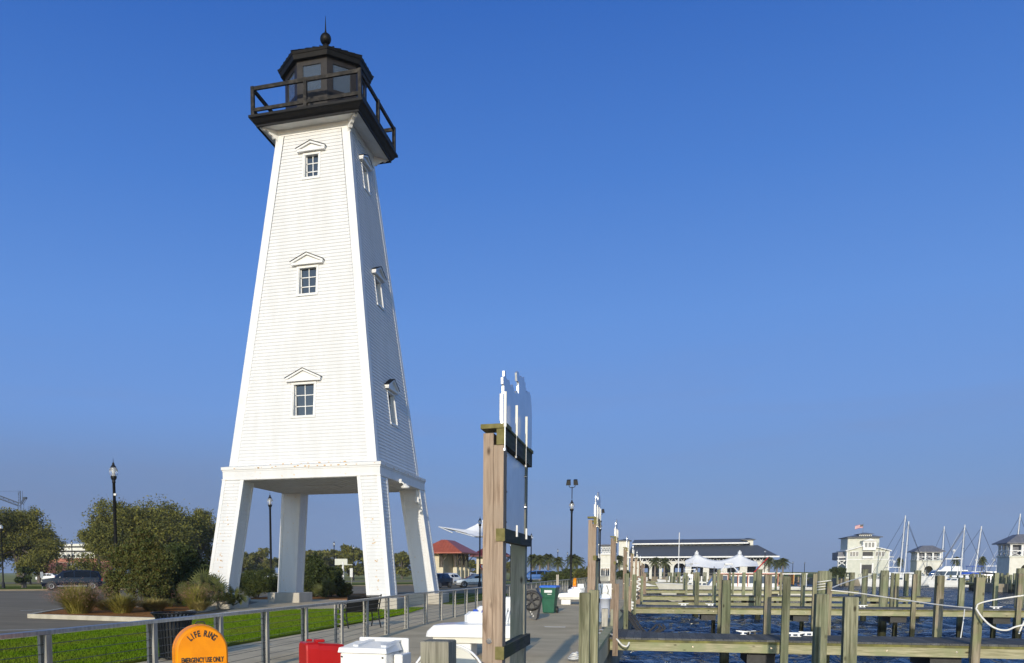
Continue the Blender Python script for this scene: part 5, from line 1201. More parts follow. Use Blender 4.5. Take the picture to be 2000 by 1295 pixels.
for px, yt, lb in ((1115, 973, 'black acorn lamp carrying two floodlights above the deck'), (1171, 1019, 'farther acorn lamp carrying floodlights behind the second sign frame')):
    c = copy_tree(lp0); D = lampD(yt); relabel(c, lb, dist_pt(px, D), scale=(1, 1, 1))
    for ch in list(c.children):
        if ch.name.startswith('camera_box'): bpy.data.objects.remove(ch)
    b = MB(); b.tube([(0, 0, 6.9), (0, 0, 7.75)], .03, 6); b.tube([(-.22, 0, 7.85), (-.2, 0, 7.76), (-.1, 0, 7.7), (.1, 0, 7.7), (.2, 0, 7.76), (.22, 0, 7.85)], .025, 6); b.build('bracket_arm', MT['blackm'], c)
    for s in (-1, 1):
        b = MB(); b.prism([(s*.27-.16, -.12, 7.85), (s*.27+.16, -.12, 7.85), (s*.27+.16, .16, 7.9), (s*.27-.16, .16, 7.9)], [(s*.24-.14, -.16, 8.2), (s*.24+.14, -.16, 8.2), (s*.24+.12, .1, 8.3), (s*.24-.12, .1, 8.3)]); b.build('floodlight', MT['blackm'], c)
# double headed car park mast
t = thing('car_park_lamp', 'tall grey mast with two drooping lamp heads above the cream building', 'lamp post', dist_pt(112, 190))
h = CAMZ+(1117-1046)*190/CF
b = MB(); b.tube([(0, 0, 0), (0, 0, h)], [.16, .09], 8); b.tube([(-.75, 0, h-.5), (-.65, 0, h-.1), (0, 0, h-.2), (.65, 0, h-.1), (.75, 0, h-.5)], .07, 6); b.build('mast', MT['crane'], t)
for s in (-1, 1): b = MB(); b.lathe([(.08, 0), (.22, -.2), (.2, -.5)], (s*.75, 0, h-.35), 8); b.build('lamp_head', MT['crane'], t)
# ---- crane ---------------------------------------------------------------
p = dist_pt(46, 420); K = 420/CF
t = thing('tower_crane', 'distant tower crane with lattice mast and jib above the left oak', 'crane', p)
def latt(b, a, c, w, n, r=.16, up=(0, 1, 0)):
    a = Vector(a); c = Vector(c); d = (c-a).normalized(); u = d.cross(Vector(up)).normalized()*w/2; v = Vector(up).normalized()*w/2
    for s in (-1, 1):
        for q in (-1, 1): b.bar(a+u*s+v*q, c+u*s+v*q, r, r)
    for i in range(n):
        p0 = a.lerp(c, i/n); p1 = a.lerp(c, (i+1)/n); s = 1 if i % 2 else -1
        b.bar(p0+u*s-v, p1-u*s-v, r*.7, r*.7); b.bar(p0-u-v, p0+u-v, r*.7, r*.7)
z0 = CAMZ+(1117-984)*K; z1 = CAMZ+(1117-959)*K
b = MB(); latt(b, (0, 0, 0), (0, 0, z0), 1.9, 18); b.build('mast', MT['crane'], t)
b = MB(); latt(b, (0, 0, z0), (0, 0, z1), 1.3, 4); b.build('tower_head', MT['crane'], t)
b = MB(); latt(b, (-.8, 0, z0-.3), (-46*K-18, 0, CAMZ+(1117-963)*K+4), 1.5, 20, .2); b.build('jib', MT['crane'], t)
b = MB(); latt(b, (.6, 0, z0), (11*K, 0, CAMZ+(1117-973)*K), 1.0, 4); b.cbox((10*K, 0, CAMZ+(1117-973)*K), (.9, .6, .5)); b.build('counter_jib', MT['crane'], t)
b = MB(); b.tube([(0, 0, z1), (-30, 0, z1+.3)], .05, 4); b.build('stay_cable', MT['crane'], t)
# ---- cars ----------------------------------------------------------------
def make_car(name, label, cat, loc, rz, paint, kind='sedan', group=None):
    t = thing(name, label, cat, loc, rz, group)
    # x: length (front at -x); stations: x, underside, belt, roof, half width, half roof width
    if kind == 'suv': st = [(-2.6, .50, .78, .80, .84, .72), (-2.55, .36, .98, 1.0, .92, .78), (-1.75, .30, 1.10, 1.13, .98, .80), (-1.45, .30, 1.12, 1.18, .99, .74), (-.75, .30, 1.14, 1.78, 1.0, .74), (.2, .30, 1.15, 1.86, 1.0, .76), (1.6, .30, 1.15, 1.84, 1.0, .76), (2.3, .34, 1.13, 1.74, .98, .72), (2.55, .40, 1.08, 1.14, .95, .80), (2.62, .5, .85, .88, .88, .78)]
    elif kind == 'hatch': st = [(-2.0, .42, .62, .64, .72, .6), (-1.95, .28, .78, .80, .82, .7), (-1.3, .22, .92, .96, .86, .66), (-.55, .22, .96, 1.40, .87, .60), (.2, .22, .98, 1.50, .87, .62), (1.2, .22, .99, 1.46, .87, .60), (1.85, .28, .96, 1.05, .83, .66), (2.0, .4, .7, .72, .76, .6)]
    else: st = [(-2.35, .40, .60, .62, .76, .6), (-2.3, .26, .72, .74, .86, .7), (-1.3, .22, .88, .92, .90, .68), (-.45, .22, .94, 1.32, .91, .60), (.3, .22, .95, 1.42, .91, .60), (.95, .22, .96, 1.34, .91, .60), (1.65, .22, .98, 1.02, .90, .66), (2.2, .28, .92, .95, .86, .7), (2.35, .42, .7, .72, .78, .6)]
    secs = []
    for x, zu, zb, zr, w, wr in st: secs.append([(x, -w*.9, zu), (x, -w, (zu+zb)*.5), (x, -w*.97, zb), (x, -wr, zr-.04), (x, -wr*.9, zr), (x, wr*.9, zr), (x, wr, zr-.04), (x, w*.97, zb), (x, w, (zu+zb)*.5), (x, w*.9, zu), (x, 0, zu), (x, -w*.9, zu)])
    b = MB(); b.loft(secs, smooth=False); body_ = b.build('body', paint, t)
    # glass: side windows and screens standing just proud of the shell
    gl = [i for i in range(len(st)-1) if max(st[i][3]-st[i][2], st[i+1][3]-st[i+1][2]) > .25]
    for s in (-1, 1):
        b = MB()
        for i in gl:
            (x0, _, b0, r0, w0, q0), (x1, _, b1, r1, w1, q1) = st[i], st[i+1]
            if r0-b0 < .2 or r1-b1 < .2: continue
            lo = lambda x, bb, w: Vector((x, s*(w*.97+.012), bb+.05)); hi = lambda x, rr, q: Vector((x, s*(q+.02), rr-.10))
            g_ = .05; b.quad(lo(x0+g_, b0, w0), lo(x1-g_, b1, w1), hi(x1-g_, r1, q1), hi(x0+g_, r0, q0))
        b.build('side_windows', MT['carglass'], t, recalc=False)
    for nm, i in (('windscreen', gl[0]), ('rear_window', gl[-1])):
        (x0, _, b0, r0, w0, q0), (x1, _, b1, r1, w1, q1) = st[i], st[i+1]
        b = MB(); o = Vector((-.02 if nm == 'windscreen' else .02, 0, .02))
        b.quad(Vector((x0, -q0*.86, r0))+o, Vector((x0, q0*.86, r0))+o, Vector((x1, q1*.86, r1))+o, Vector((x1, -q1*.86, r1))+o); b.build(nm, MT['carglass'], t, recalc=False)
    xf, xr = st[0][0]+.85, st[-1][0]-.85; wr_ = .39 if kind == 'suv' else .31
    for x in (xf, xr):
        for s in (-1, 1):
            y = s*(st[3][4]-.10); b = MB(); b.lathe([(wr_*.55, -.12), (wr_*.96, -.12), (wr_, -.09), (wr_, .09), (wr_*.96, .12), (wr_*.55, .12)], (x, y, wr_), 20, axis='y'); ty = b.build('wheel', MT['dark'], t)
            b = MB(); b.lathe([(wr_*.6, .0), (wr_*.56, s*.125), (.04, s*.10), (.02, s*.13)] if s > 0 else [(.02, -.13), (.04, -.10), (wr_*.56, -.125), (wr_*.6, 0)], (x, y, wr_), 10, axis='y', smooth=False); b.build('rim', MT['silver'], ty)
            b = MB(); b.lathe([(wr_*1.16, -.02), (wr_*1.16, .02)], (x, s*(st[3][4]-.03), wr_+.02), 20, axis='y'); b.build('wheel_arch', MT['dark'], t)
    for s in (-1, 1):
        b = MB(); z = st[1][2]-.14; b.cbox((st[1][0]-.01, s*(st[1][4]-.18), z), (.06, .17, .08), .02); b.build('headlight', MT['chrome'], t)
        b = MB(); z = st[-2][2]-.12; b.cbox((st[-2][0]+.03, s*(st[-2][4]-.12), z), (.05, .10, .12), .02); b.build('tail_light', MT['red'], t)
        b = MB(); b.cbox((st[gl[0]][0]+.45, s*(st[3][4]+.1), st[3][2]+.08), (.06, .11, .07), .03); b.build('mirror', MT['chrome'] if kind == 'suv' else paint, t)
    b = MB(); b.box((st[0][0]-.015, -.4, .5), (st[0][0]+.05, .4, .68 if kind != 'suv' else .86)); b.build('grille', MT['dark'], t)
    b = MB(); b.box((xf+.5, -st[3][4]+.02, .28 if kind != 'suv' else .36), (xr-.5, st[3][4]-.02, .33 if kind != 'suv' else .42)); b.build('sill', MT['silver'] if kind == 'suv' else MT['dark'], t)
    return t
p = gnd(142, 1152.5); make_car('parked_suv', 'dark navy sport utility vehicle parked across the asphalt behind the plumed grass', 'car', (p.x, p.y, 0), .62, MT['navy'], 'suv')
c1_ = make_car('parked_car', 'silver sedan parked left of the nearest sign frame', 'car', (*gnd(932, 1147)[:2], 0), .35, MT['silver'], 'sedan')
c2_ = make_car('parked_car', 'white hatchback with bright headlights facing the camera below the red roof', 'car', (*gnd(874, 1144)[:2], 0), 1.25, MT['whitecar'], 'hatch')
c3_ = make_car('parked_car', 'dark car half hidden behind the right lighthouse leg', 'car', (*gnd(855, 1148)[:2], 0), 1.35, MT['navy'], 'hatch')
def cc_(src, lb, px, D, rz, s=1): c = copy_tree(src); relabel(c, lb, dist_pt(px, D), rz, scale=s); return c
cc_(c2_, 'white car far off left, in front of the cream parking building', 92, 165, .2)
cc_(c1_, 'pale car beside the far white one at the left', 106, 170, .3)
cc_(c2_, 'white car far off between the left legs, left one', 493, 185, .1)
cc_(c2_, 'white car far off beside the lamp between the legs', 535, 180, 1.1)
cb_ = make_car('parked_car', 'blue pickup like car under the small palms past the green bin', 'car', dist_pt(1053, 150), .4, MT['bluecar'], 'suv')
cc_(cb_, 'second blue car just left of the other under the small palms', 1044, 145, .3)
cc_(c2_, 'white car in the distance beyond the red roofed building', 912, 190, .2)
cc_(c1_, 'silver car in the distance beyond the red roofed building', 922, 185, .4)
# ---- small signs ----------------------------------------------------------
def sign(name, label, px, D, z0, z1, wpx, m, tri=False, postm='post', z_=0):
    p = dist_pt(px, D); K_ = D/CF; t = thing(name, label, 'sign', p, -.15)
    w = wpx*K_/2
    b = MB(); b.tube([(0, .03, 0), (0, .03, z1)], .035, 6); b.build('sign_post', MT[postm], t)
    b = MB()
    if tri:
        b.prism([(-w, 0, z1), (w, 0, z1), (0, 0, z0)], [(-w, .02, z1), (w, .02, z1), (0, .02, z0)]); f = b.build('sign_face', MT['red'], t)
        b = MB(); zc_ = z1*.68+z0*.32; q = .42; b.prism([(-w*q, -.006, zc_+(z1-z0)*.14), (w*q, -.006, zc_+(z1-z0)*.14), (0, -.006, zc_-(z1-z0)*.26)], [(-w*q, -.001, zc_+(z1-z0)*.14), (w*q, -.001, zc_+(z1-z0)*.14), (0, -.001, zc_-(z1-z0)*.26)]); b.build('sign_centre', MT['trim'], f)
    else: b.box((-w, 0, z0), (w, .03, z1)); b.build('sign_face', MT[m], t)
    return t
sign('yield_sign', 'red and white triangular yield sign left of the nearest sign frame', 941.5, 70, 1.65, 2.25, 12, 'red', True)
sign('notice_sign', 'grey white rectangular panel sign in the dry field', 686, 105, 1.0, 2.1, 6, 'trim')
sign('notice_sign', 'small red and white sign behind the parked navy vehicle', 180, 150, 1.9, 3.3, 6, 'red')
sign('notice_sign', 'small grey sign left of the navy vehicle bonnet', 81, 85, 1.1, 1.7, 7, 'silver')
sign('notice_sign', 'pale board between two timber posts near the small bushes', 1089, 62, .6, 1.4, 5, 'conc', postm='tan')
t = thing('highway_sign', 'pale green overhead sign on a thick white pole before the treeline', 'sign', dist_pt(667, 165), .1)
b = MB(); b.tube([(.3, 0, 0), (.3, 0, 3.6)], .22, 8); b.build('sign_post', MT['trim'], t)
b = MB(); b.box((-1.3, -.1, 3.1), (1.2, .1, 4.2)); b.box((-1.3, -.15, 3.0), (2.2, .15, 3.12)); b.build('sign_face', MT['sage'], t)
# small box on the rear plinth, manhole, bare patch

# ================================================================== BUILDINGS AND BOATS
def DP(px, D, z=0.): return dist_pt(px, D, z)
def Zp(y, D): return CAMZ+(1117-y)*D/CF
def arch_wall(b, x0, x1, y0, th, z0, z1, ops):
    """front wall in local xz with arched openings ops=(centre, half width, spring height)"""
    cur = x0
    for c, hw, zs in ops:
        if c-hw > cur: b.box((cur, y0, z0), (c-hw-.0005, y0+th, z1))
        n = 10; arc = [(c-hw*math.cos(math.pi*i/n), zs+min(hw, z1-zs-.15)*math.sin(math.pi*i/n)) for i in range(n+1)]
        for i in range(n):
            (xa, za), (xb, zb) = arc[i], arc[i+1]
            b.prism([(xa, y0, za), (xb, y0, zb), (xb, y0+th, zb), (xa, y0+th, za)], [(xa, y0, z1), (xb, y0, z1), (xb, y0+th, z1), (xa, y0+th, z1)])
        cur = c+hw+.0005
    if cur < x1: b.box((cur, y0, z0), (x1, y0+th, z1))
def hip(b, x0, x1, y0, y1, z0, z1, rx, ry, th=.14):
    lo = [(x0, y0, z0), (x1, y0, z0), (x1, y1, z0), (x0, y1, z0)]; lo2 = [(a, c, d+th) for a, c, d in lo]
    hi = [(x0+rx, y0+ry, z1), (x1-rx, y0+ry, z1), (x1-rx, y1-ry, z1), (x0+rx, y1-ry, z1)]
    b.prism(lo, lo2); b.prism([(a, c, d+.0015) for a, c, d in lo2], hi)
def win(parent, x, y, z, w, h, d=.05):
    b = MB(); b.box((x-w/2-.08, y-d, z-.08), (x+w/2+.08, y, z)); b.box((x-w/2-.08, y-d, z+h), (x+w/2+.08, y, z+h+.1)); b.box((x-w/2-.08, y-d, z), (x-w/2, y, z+h)); b.box((x+w/2, y-d, z), (x+w/2+.08, y, z+h)); b.box((x-.025, y-d, z), (x+.025, y-.01, z+h)); f = b.build('window', MT['trim'], parent)
    b = MB(); b.box((x-w/2, y-.012, z), (x+w/2, y-.004, z+h)); b.build('pane', MT['glass'], f)
# --- red roofed building
def roofed(label, px, D, roof, rz=0., s=1.):
    p = DP(px, D); t = thing('park_building', label, 'building', p, rz)
    b = MB(); b.box((-3.3, 0, 0), (-1.2, 7.5, 4.3)); b.build('wall', MT['cream'], t)
    b = MB(); b.box((-2.9, -.03, 0), (-2.0, -.002, 2.2)); b.build('door', MT['bark'], t)
    for i in range(4):
        for x in ((1.2,) if i else (1.2, -.9)):
            y = .3+i*2.3; b = MB(); b.box((x-.30, y-.3, 0), (x+.30, y+.3, 2.3)); c = b.build('pier', MT['cream'], t)
            b = MB(); b.box((x-.13, y-.13, 2.3), (x+.13, y+.13, 4.3)); b.build('column', MT['bark'], c)
            b = MB(); b.bar((x+.1, y, 3.2), (x+1.1, y, 4.25), .1, .1); b.bar((x, y-.1, 3.2), (x, y-1., 4.25), .1, .1); b.build('brace', MT['bark'], c)
    b = MB(); b.box((-1.1, 7, 0), (1.2, 7.4, 4.3)); b.build('back_wall', MT['cream'], t)
    b = MB(); hip(b, -4.4, 2.6, -1.5, 8.8, 4.3, 6.35, 3.1, 3.0, .16)
    for i in range(15):
        x = -4.2+i*.48; f = min(1, (x+4.4)/3.1, (2.6-x)/3.1); b.bar((x, -1.5, 4.49), (x if abs(x+.9) < .6 else x+(1 if x < -.9 else -1)*0, -1.5+3*f, 4.49+1.89*f), .05, .06)
    b.build('roof', roof, t); return t
roofed('cream park building with a bright red metal roof right of the lighthouse', 873, 124, MT['redroof'], -.05)
roofed('cream park building with a maroon roof mostly behind the nearest sign frame', 967, 150, MT['maroon'], .1)
# --- sail canopy
D = 100; K = D/CF; p = DP(948, D); t = thing('sail_canopy', 'wide white tensile canopy reaching out left of the nearest sign frame', 'canopy', p)
def CP(x, y, dd=0): q = DP(x, D+dd); return Vector((q.x-p.x, q.y-p.y, Zp(y, D+dd)))
A, Bp, C_, E_ = CP(857, 1029), CP(1041, 1051), CP(925, 1048, -5), CP(955, 1040, 7); top = CP(945, 1015, 2)
b = MB(); ring = []
for P0, P1 in ((A, C_), (C_, Bp), (Bp, E_), (E_, A)):
    for i in range(6): f = i/6; q = P0.lerp(P1, f); m_ = (A+Bp+C_+E_)/4; q = q.lerp(m_, .22*math.sin(math.pi*f)); ring.append(q)
lv = []
for k in range(6): f = k/5; lv.append([q.lerp(top, f)+Vector((0, 0, -(1.0)*math.sin(math.pi*f)*.9)) for q in ring])
n = len(ring)
for k in range(5):
    for i in range(n): j = (i+1) % n; b.prism([lv[k][i], lv[k][j], lv[k+1][j], lv[k+1][i]], [v+Vector((0, 0, .03)) for v in (lv[k][i], lv[k][j], lv[k+1][j], lv[k+1][i])])
b.build('membrane', MT['fabric'], t)
for q, nm in ((top, 'mast'), (E_, 'mast')): b = MB(); b.tube([(q.x, q.y, 0), (q.x, q.y, q.z+.2)], .12, 8); b.build(nm, MT['trim'], t)
b = MB(); b.tube([A, A.lerp(C_, .4)+Vector((0, 0, -.25))], .06, 6); b.tube([A.lerp(C_, .5), C_], .06, 6); b.build('edge_tube', MT['trim'], t)
# --- cream parking building far left
D = 270; K = D/CF; p = DP(158, D); t = thing('parking_building', 'far stepped cream parking building behind the thin oak', 'building', p, .1)
for i, (x0, x1, y0, y1) in enumerate(((-70, 72, 1100, 1086), (-62, 60, 1085.5, 1077), (-58, 52, 1076.5, 1068), (-52, 40, 1067.5, 1060))):
    b = MB(); b.box((x0*K, i*1.2, Zp(y0, D)+.5), (x1*K, 14+i, Zp(y1, D))); b.build('parapet', MT['cream2'], t)
    b = MB(); b.box((x0*K+.3, i*1.2+.4, Zp(y0, D)-.2), (x1*K-.3, 14+i, Zp(y0, D)+.49)); b.build('open_level_shade', MT['dark'], t)  # solid dark block painted as the shade inside each open level
for i in range(12): b = MB(); x = (-60+i*10)*K; b.box((x-.2, -.05, Zp(1100, D)), (x+.2, .3, Zp(1078, D)+.05)); b.build('column', MT['cream2'], t)
D = 240; K = D/CF; p = DP(150, D); t = thing('brick_wall', 'long low brick coloured wall with a blue grey stretch behind the navy vehicle', 'wall', p, .1)
b = MB(); b.box((-78*K, 0, 0), (76*K, .5, Zp(1097, D))); b.build('wall_base', MT['maroon'], t); b = MB(); b.box((-78*K, -.2, Zp(1096.7, D)), (76*K, .7, Zp(1089, D))); b.build('brick_band', MT['brick'], t)
b = MB(); b.box((-20*K, -.08, .2), (34*K, -.002, Zp(1099, D))); b.build('blue_panel', MT['slate2'], t)
# --- event pavilion with slate roofs
D = 226; K = D/CF; p = DP(1350, D); t = thing('event_pavilion', 'long cream pavilion with arches and two tiered slate blue roof behind the tent', 'pavilion', p, -.22+.22)
def px_(x): return (x-1350)*K
ze, zs, zc1, zr = Zp(1087.5, D), Zp(1065.5, D), Zp(1060.5, D), Zp(1052, D)
b = MB(); ops = [(px_(x), w*K, z) for x, w, z in ((1262, 9, 2.6), (1283, 7, 2.6), (1303, 8, 2.6), (1328, 11, 2.5), (1361, 11, 2.5), (1394, 11, 2.5), (1427, 11, 2.5), (1462, 10, 2.5))]
arch_wall(b, px_(1236), px_(1492), 0, .6, -.3, Zp(1098, D), ops); b.build('arched_wall', MT['cream2'], t)
b = MB()
for x0, x1 in ((1236, 1258), (1268, 1290), (1300, 1322), (1334, 1340), (1352, 1358), (1372, 1404), (1416, 1440), (1452, 1478)): b.box((px_(x0), 13, 0), (px_(x1), 15, Zp(1098, D)))
b.box((px_(1236), 13, 2.6), (px_(1478), 14.9, Zp(1098, D)+.01)); b.build('inner_wall', MT['slate2'], t)  # dim interior behind the arches is put into this wall's dark colour
b = MB(); b.box((px_(1238), 1.2, Zp(1097.8, D)), (px_(1490), 1.5, Zp(1089, D))); b.build('frieze_shade_backing', MT['dark'], t)  # dark colour stands in for shade in the recess behind the lattice
b = MB(); z0, z1 = Zp(1097.5, D), Zp(1090, D); b.box((px_(1234), -.3, z0), (px_(1500), -.1, z0+.16)); b.box((px_(1234), -.9, z1+.1), (px_(1503), -.1, z1+.35))
x = px_(1234)
while x < px_(1496): b.bar((x, -.2, z0+.1), (x+.75, -.2, z1+.15), .12, .12); b.bar((x+1.5, -.2, z0+.1), (x+.75, -.2, z1+.15), .12, .12); x += 1.5
b.build('lattice_frieze', MT['trim'], t)
b = MB(); b.prism([(px_(1228), -1.6, ze), (px_(1506), -1.6, ze), (px_(1506), 18, ze), (px_(1228), 18, ze)], [(px_(1236), 5.5, zs), (px_(1474), 5.5, zs), (px_(1474), 11, zs), (px_(1236), 11, zs)]); b.build('lower_roof', MT['slate'], t)
b = MB(); b.box((px_(1228), -1.75, ze-.35), (px_(1507), -1.605, ze+.02)); b.box((px_(1237), 4.0, zc1-.28), (px_(1456), 4.15, zc1+.05)); b.build('eave_board', MT['trim'], t)
b = MB(); b.box((px_(1240), 6, zs-.5), (px_(1460), 10, zc1)); b.build('clerestory', MT['sage'], t)
for i in range(15): b = MB(); xx = px_(1244+i*15); b.bar((xx-.8, 5.2, zs+.05), (xx, 4.6, zc1-.25), .1, .1); b.bar((xx+.8, 5.2, zs+.05), (xx, 4.6, zc1-.25), .1, .1); b.build('strut', MT['dark'], t)
b = MB(); b.prism([(px_(1236), 4.1, zc1+.002), (px_(1457), 4.1, zc1+.002), (px_(1457), 12, zc1+.002), (px_(1236), 12, zc1+.002)], [(px_(1240), 7.6, zr), (px_(1450), 7.6, zr), (px_(1450), 8.4, zr), (px_(1240), 8.4, zr)]); b.build('upper_roof', MT['slate'], t)
def pav_tower(x0, x1, y, yt, lb, parent):
    b = MB(); b.box((px_(x0), y, 0 if 'left' in lb else zs-1), (px_(x1), y+5, Zp(yt+4, D))); b.build('corner_tower', MT['cream2'], parent)
    b = MB(); hip(b, px_(x0-4), px_(x1+4), y-.8, y+5.8, Zp(yt+4, D)+.002, Zp(yt, D), 2.2, 2.2, .12); b.build('tower_roof', MT['slate'], parent)
pav_tower(1447, 1466, 6, 1051, 'right', t); pav_tower(1212, 1232, -1.5, 1052, 'left', t)
# lower wing at the left with scroll lattice
D2 = 150; t = thing('marina_office', 'cream two storey corner building between the second and third sign frames', 'building', DP(1182, D2)); K2 = D2/CF
b = MB(); b.box((-9.5*K2, 0, 0), (9.5*K2, 6, Zp(1084, D2))); b.build('wall', MT['cream2'], t)
b = MB(); b.box((-10*K2, -.35, Zp(1083.8, D2)), (10*K2, 6.2, Zp(1081, D2))); b.box((-10*K2, -.3, Zp(1070, D2)), (10*K2, -.1, Zp(1068.5, D2)))
for i in range(4):
    x = (-10+i*5)*K2; b.bar((x, -.2, Zp(1081, D2)), (x+5*K2, -.2, Zp(1070, D2)), .08, .08); b.bar((x+5*K2, -.2, Zp(1081, D2)), (x, -.2, Zp(1070, D2)), .08, .08)
b.build('balcony_lattice', MT['trim'], t)
b = MB(); b.box((-8*K2, 1.5, Zp(1081, D2)), (9*K2, 6, Zp(1066, D2))); b.build('upper_wall', MT['lgrey'], t)
b = MB(); hip(b, -11*K2, 11*K2, -.6, 7, Zp(1066, D2), Zp(1063, D2), .9, 1.5); b.build('roof', MT['slate2'], t)
b = MB(); b.box((-9.52*K2, -.03, Zp(1101, D2)), (9.52*K2, -.001, Zp(1102, D2)+.15)); b.build('belt_course', MT['trim'], t)
for x in (-4, 4): win(t, x*K2, -.0, .9, .7, 1.3)
# white two peaked tent
D = 190; K = D/CF; p = DP(1405, D); t = thing('peaked_tent', 'white two peaked tensile tent before the pavilion arches', 'tent', p)
def q_(x, y, dd=0.): return Vector(((x-1405)*K, dd, Zp(y, D)))
pk = [(1362, 1080), (1441, 1080)]
NX, NY = 40, 14
grid = []
for j in range(NY+1):
    row = []
    for i in range(NX+1):
        x = 1341+(1473-1341)*i/NX; v = j/NY*2-1
        crest = min(1106, min(1103-(1103-cy_)*math.exp(-abs(x-cx_)/(26 if 1362 < x < 1441 else 20)*.95) for cx_, cy_ in pk)) if not 1362 < x < 1441 else 1080+15*math.sin((x-1362)/79*math.pi)**.8
        edge = 1107+ (3.5 if x > 1365 else 0)*math.sin(max(0, min(1, (x-1365)/76))*math.pi)
        zz = crest+(edge-crest)*abs(v)**.8
        row.append(q_(x, zz, v*3.4))
    grid.append(row)
b = MB(); off = Vector((0, 0, .05))
vs = [v for r_ in grid for v in r_]; fs = [(j*(NX+1)+i, j*(NX+1)+i+1, (j+1)*(NX+1)+i+1, (j+1)*(NX+1)+i) for j in range(NY) for i in range(NX)]
b.add(vs, fs, True); b.add([v-off for v in vs], [f[::-1] for f in fs], True); b.build('tent_roof', MT['fabric'], t, recalc=False)
for x, y in pk:
    b = MB(); a = q_(x, y-4); b.tube([(a.x, 0, -.3), (a.x, 0, a.z)], .18, 8); b.lathe([(.5, a.z-.9), (.42, a.z-.75), (.42, a.z-.3), (.1, a.z-.2)], (a.x, 0, 0), 10); b.build('tent_mast', MT['trim'], t)
for x in (1337, 1362, 1392, 1422, 1470): b = MB(); a = q_(x, 1108); b.tube([(a.x, -5.4, -.2), (a.x, -5.4, a.z+.1)], .09, 6); b.build('tent_pole', MT['slate2'], t)
# --- yacht club
D = 176; K = D/CF; p = DP(1692, D); t = thing('yacht_club', 'pale green yacht club with cupola roof and dark boathouse door', 'yacht club', p)
def X_(x): return (x-1692)*K
def bx_(nm, m, x0, x1, y0, y1, d0, d1, par=None): b = MB(); b.box((X_(x0), d0, Zp(y0, D)), (X_(x1), d1, Zp(y1, D))); return b.build(nm, MT[m], par or t)
b = MB(); b.prism([(X_(1656), 0, -.2), (X_(1731), 0, -.2), (X_(1731), 0, Zp(1077, D)), (X_(1690), 0, Zp(1067, D)), (X_(1656), 0, Zp(1077, D))], [(X_(1656), 9, -.2), (X_(1731), 9, -.2), (X_(1731), 9, Zp(1077, D)), (X_(1690), 9, Zp(1067, D)), (X_(1656), 9, Zp(1077, D))]); b.build('lower_wall', MT['sage'], t)
b = MB()
for a, c in (((1653, 1077.8), (1690, 1066.5)), ((1690, 1066.5), (1734, 1078.2))): b.prism([(X_(a[0]), -.5, Zp(a[1], D)), (X_(c[0]), -.5, Zp(c[1], D)), (X_(c[0]), 9.3, Zp(c[1], D)), (X_(a[0]), 9.3, Zp(a[1], D))], [(X_(a[0]), -.5, Zp(a[1], D)+.2), (X_(c[0]), -.5, Zp(c[1], D)+.2), (X_(c[0]), 9.3, Zp(c[1], D)+.2), (X_(a[0]), 9.3, Zp(a[1], D)+.2)])
b.build('lower_roof', MT['trim'], t)
bx_('upper_wall', 'sage', 1659, 1715, 1080, 1051, 1.2, 8)
b = MB(); hip(b, X_(1656), X_(1719), .2, 9, Zp(1051, D), Zp(1046, D), 1.6, 2.5, .15); b.build('upper_roof', MT['slate'], t)
bx_('cupola', 'trim', 1680, 1702, 1050, 1044.5, 1.5, 4.5)
b = MB(); hip(b, X_(1677), X_(1705), 1, 5, Zp(1044.5, D)+.001, Zp(1041, D), 1.2, 1.6, .1); b.build('cupola_roof', MT['slate'], t)
for i in range(6): b = MB(); x = X_(1682.5+i*3.4); b.box((x-.1, 1.46, Zp(1048.5, D)), (x+.1, 1.498, Zp(1046, D))); b.build('cupola_vent', MT['glass'], t)
b = MB(); b.box((X_(1683), -.6, Zp(1076, D)), (X_(1706), 1.3, Zp(1058, D))); b.build('bay', MT['trim'], t)
b = MB(); b.prism([(X_(1681), -1, Zp(1058, D)), (X_(1708), -1, Zp(1058, D)), (X_(1694.5), -1, Zp(1053.5, D))], [(X_(1681), 1.5, Zp(1058, D)), (X_(1708), 1.5, Zp(1058, D)), (X_(1694.5), 1.5, Zp(1053.5, D))]); b.build('bay_gable', MT['trim'], t)
for i in range(3): win(t, X_(1688.5+i*6), -.61, Zp(1070, D), .38, .9)
for x in (1664, 1669, 1674.5, 1709, 1714.5, 1720): win(t, X_(x), -.02, Zp(1087, D), .38, .85)
bx_('balcony_shade_panel', 'dark', 1684, 1702, 1087, 1079, -.03, -.002); bx_('balcony_rail', 'trim', 1683, 1703, 1092, 1087.5, -.5, -.35)  # flat dark panel on the wall, painted as a shaded balcony opening
bx_('boathouse_door', 'dark', 1683, 1701, 1121, 1104, -.05, -.003); bx_('door_frame', 'trim', 1680, 1682.9, 1121, 1101, -.12, -.004); bx_('door_frame', 'trim', 1701.1, 1704, 1121, 1101, -.12, -.004); bx_('belt_board', 'trim', 1656, 1731, 1094.5, 1093, -.08, -.004)
bx_('corner_board', 'trim', 1655.6, 1657.5, 1121, 1078, -.06, .1); bx_('corner_board', 'trim', 1729.5, 1731.5, 1121, 1078, -.06, .1)
bx_('side_balcony', 'trim', 1640, 1655, 1096, 1094.5, .3, 4); bx_('balcony_rail', 'trim', 1640, 1655, 1090, 1088, .3, .45); bx_('side_wing', 'slate2', 1644, 1655.5, 1094, 1079, 2, 8); bx_('side_balcony', 'trim', 1731.6, 1739, 1096, 1094.5, .3, 4); bx_('balcony_rail', 'trim', 1731.6, 1739, 1090, 1088, .3, .45)
b = MB(); b.bar((X_(1642), .4, Zp(1096, D)), (X_(1655), .4, Zp(1105, D)), .15, .15); b.bar((X_(1654), .4, Zp(1096, D)), (X_(1642), .4, Zp(1106, D)), .15, .15); b.tube([(X_(1642), .4, 0), (X_(1642), .4, Zp(1088, D))], .1, 6); b.build('balcony_brace', MT['trim'], t)
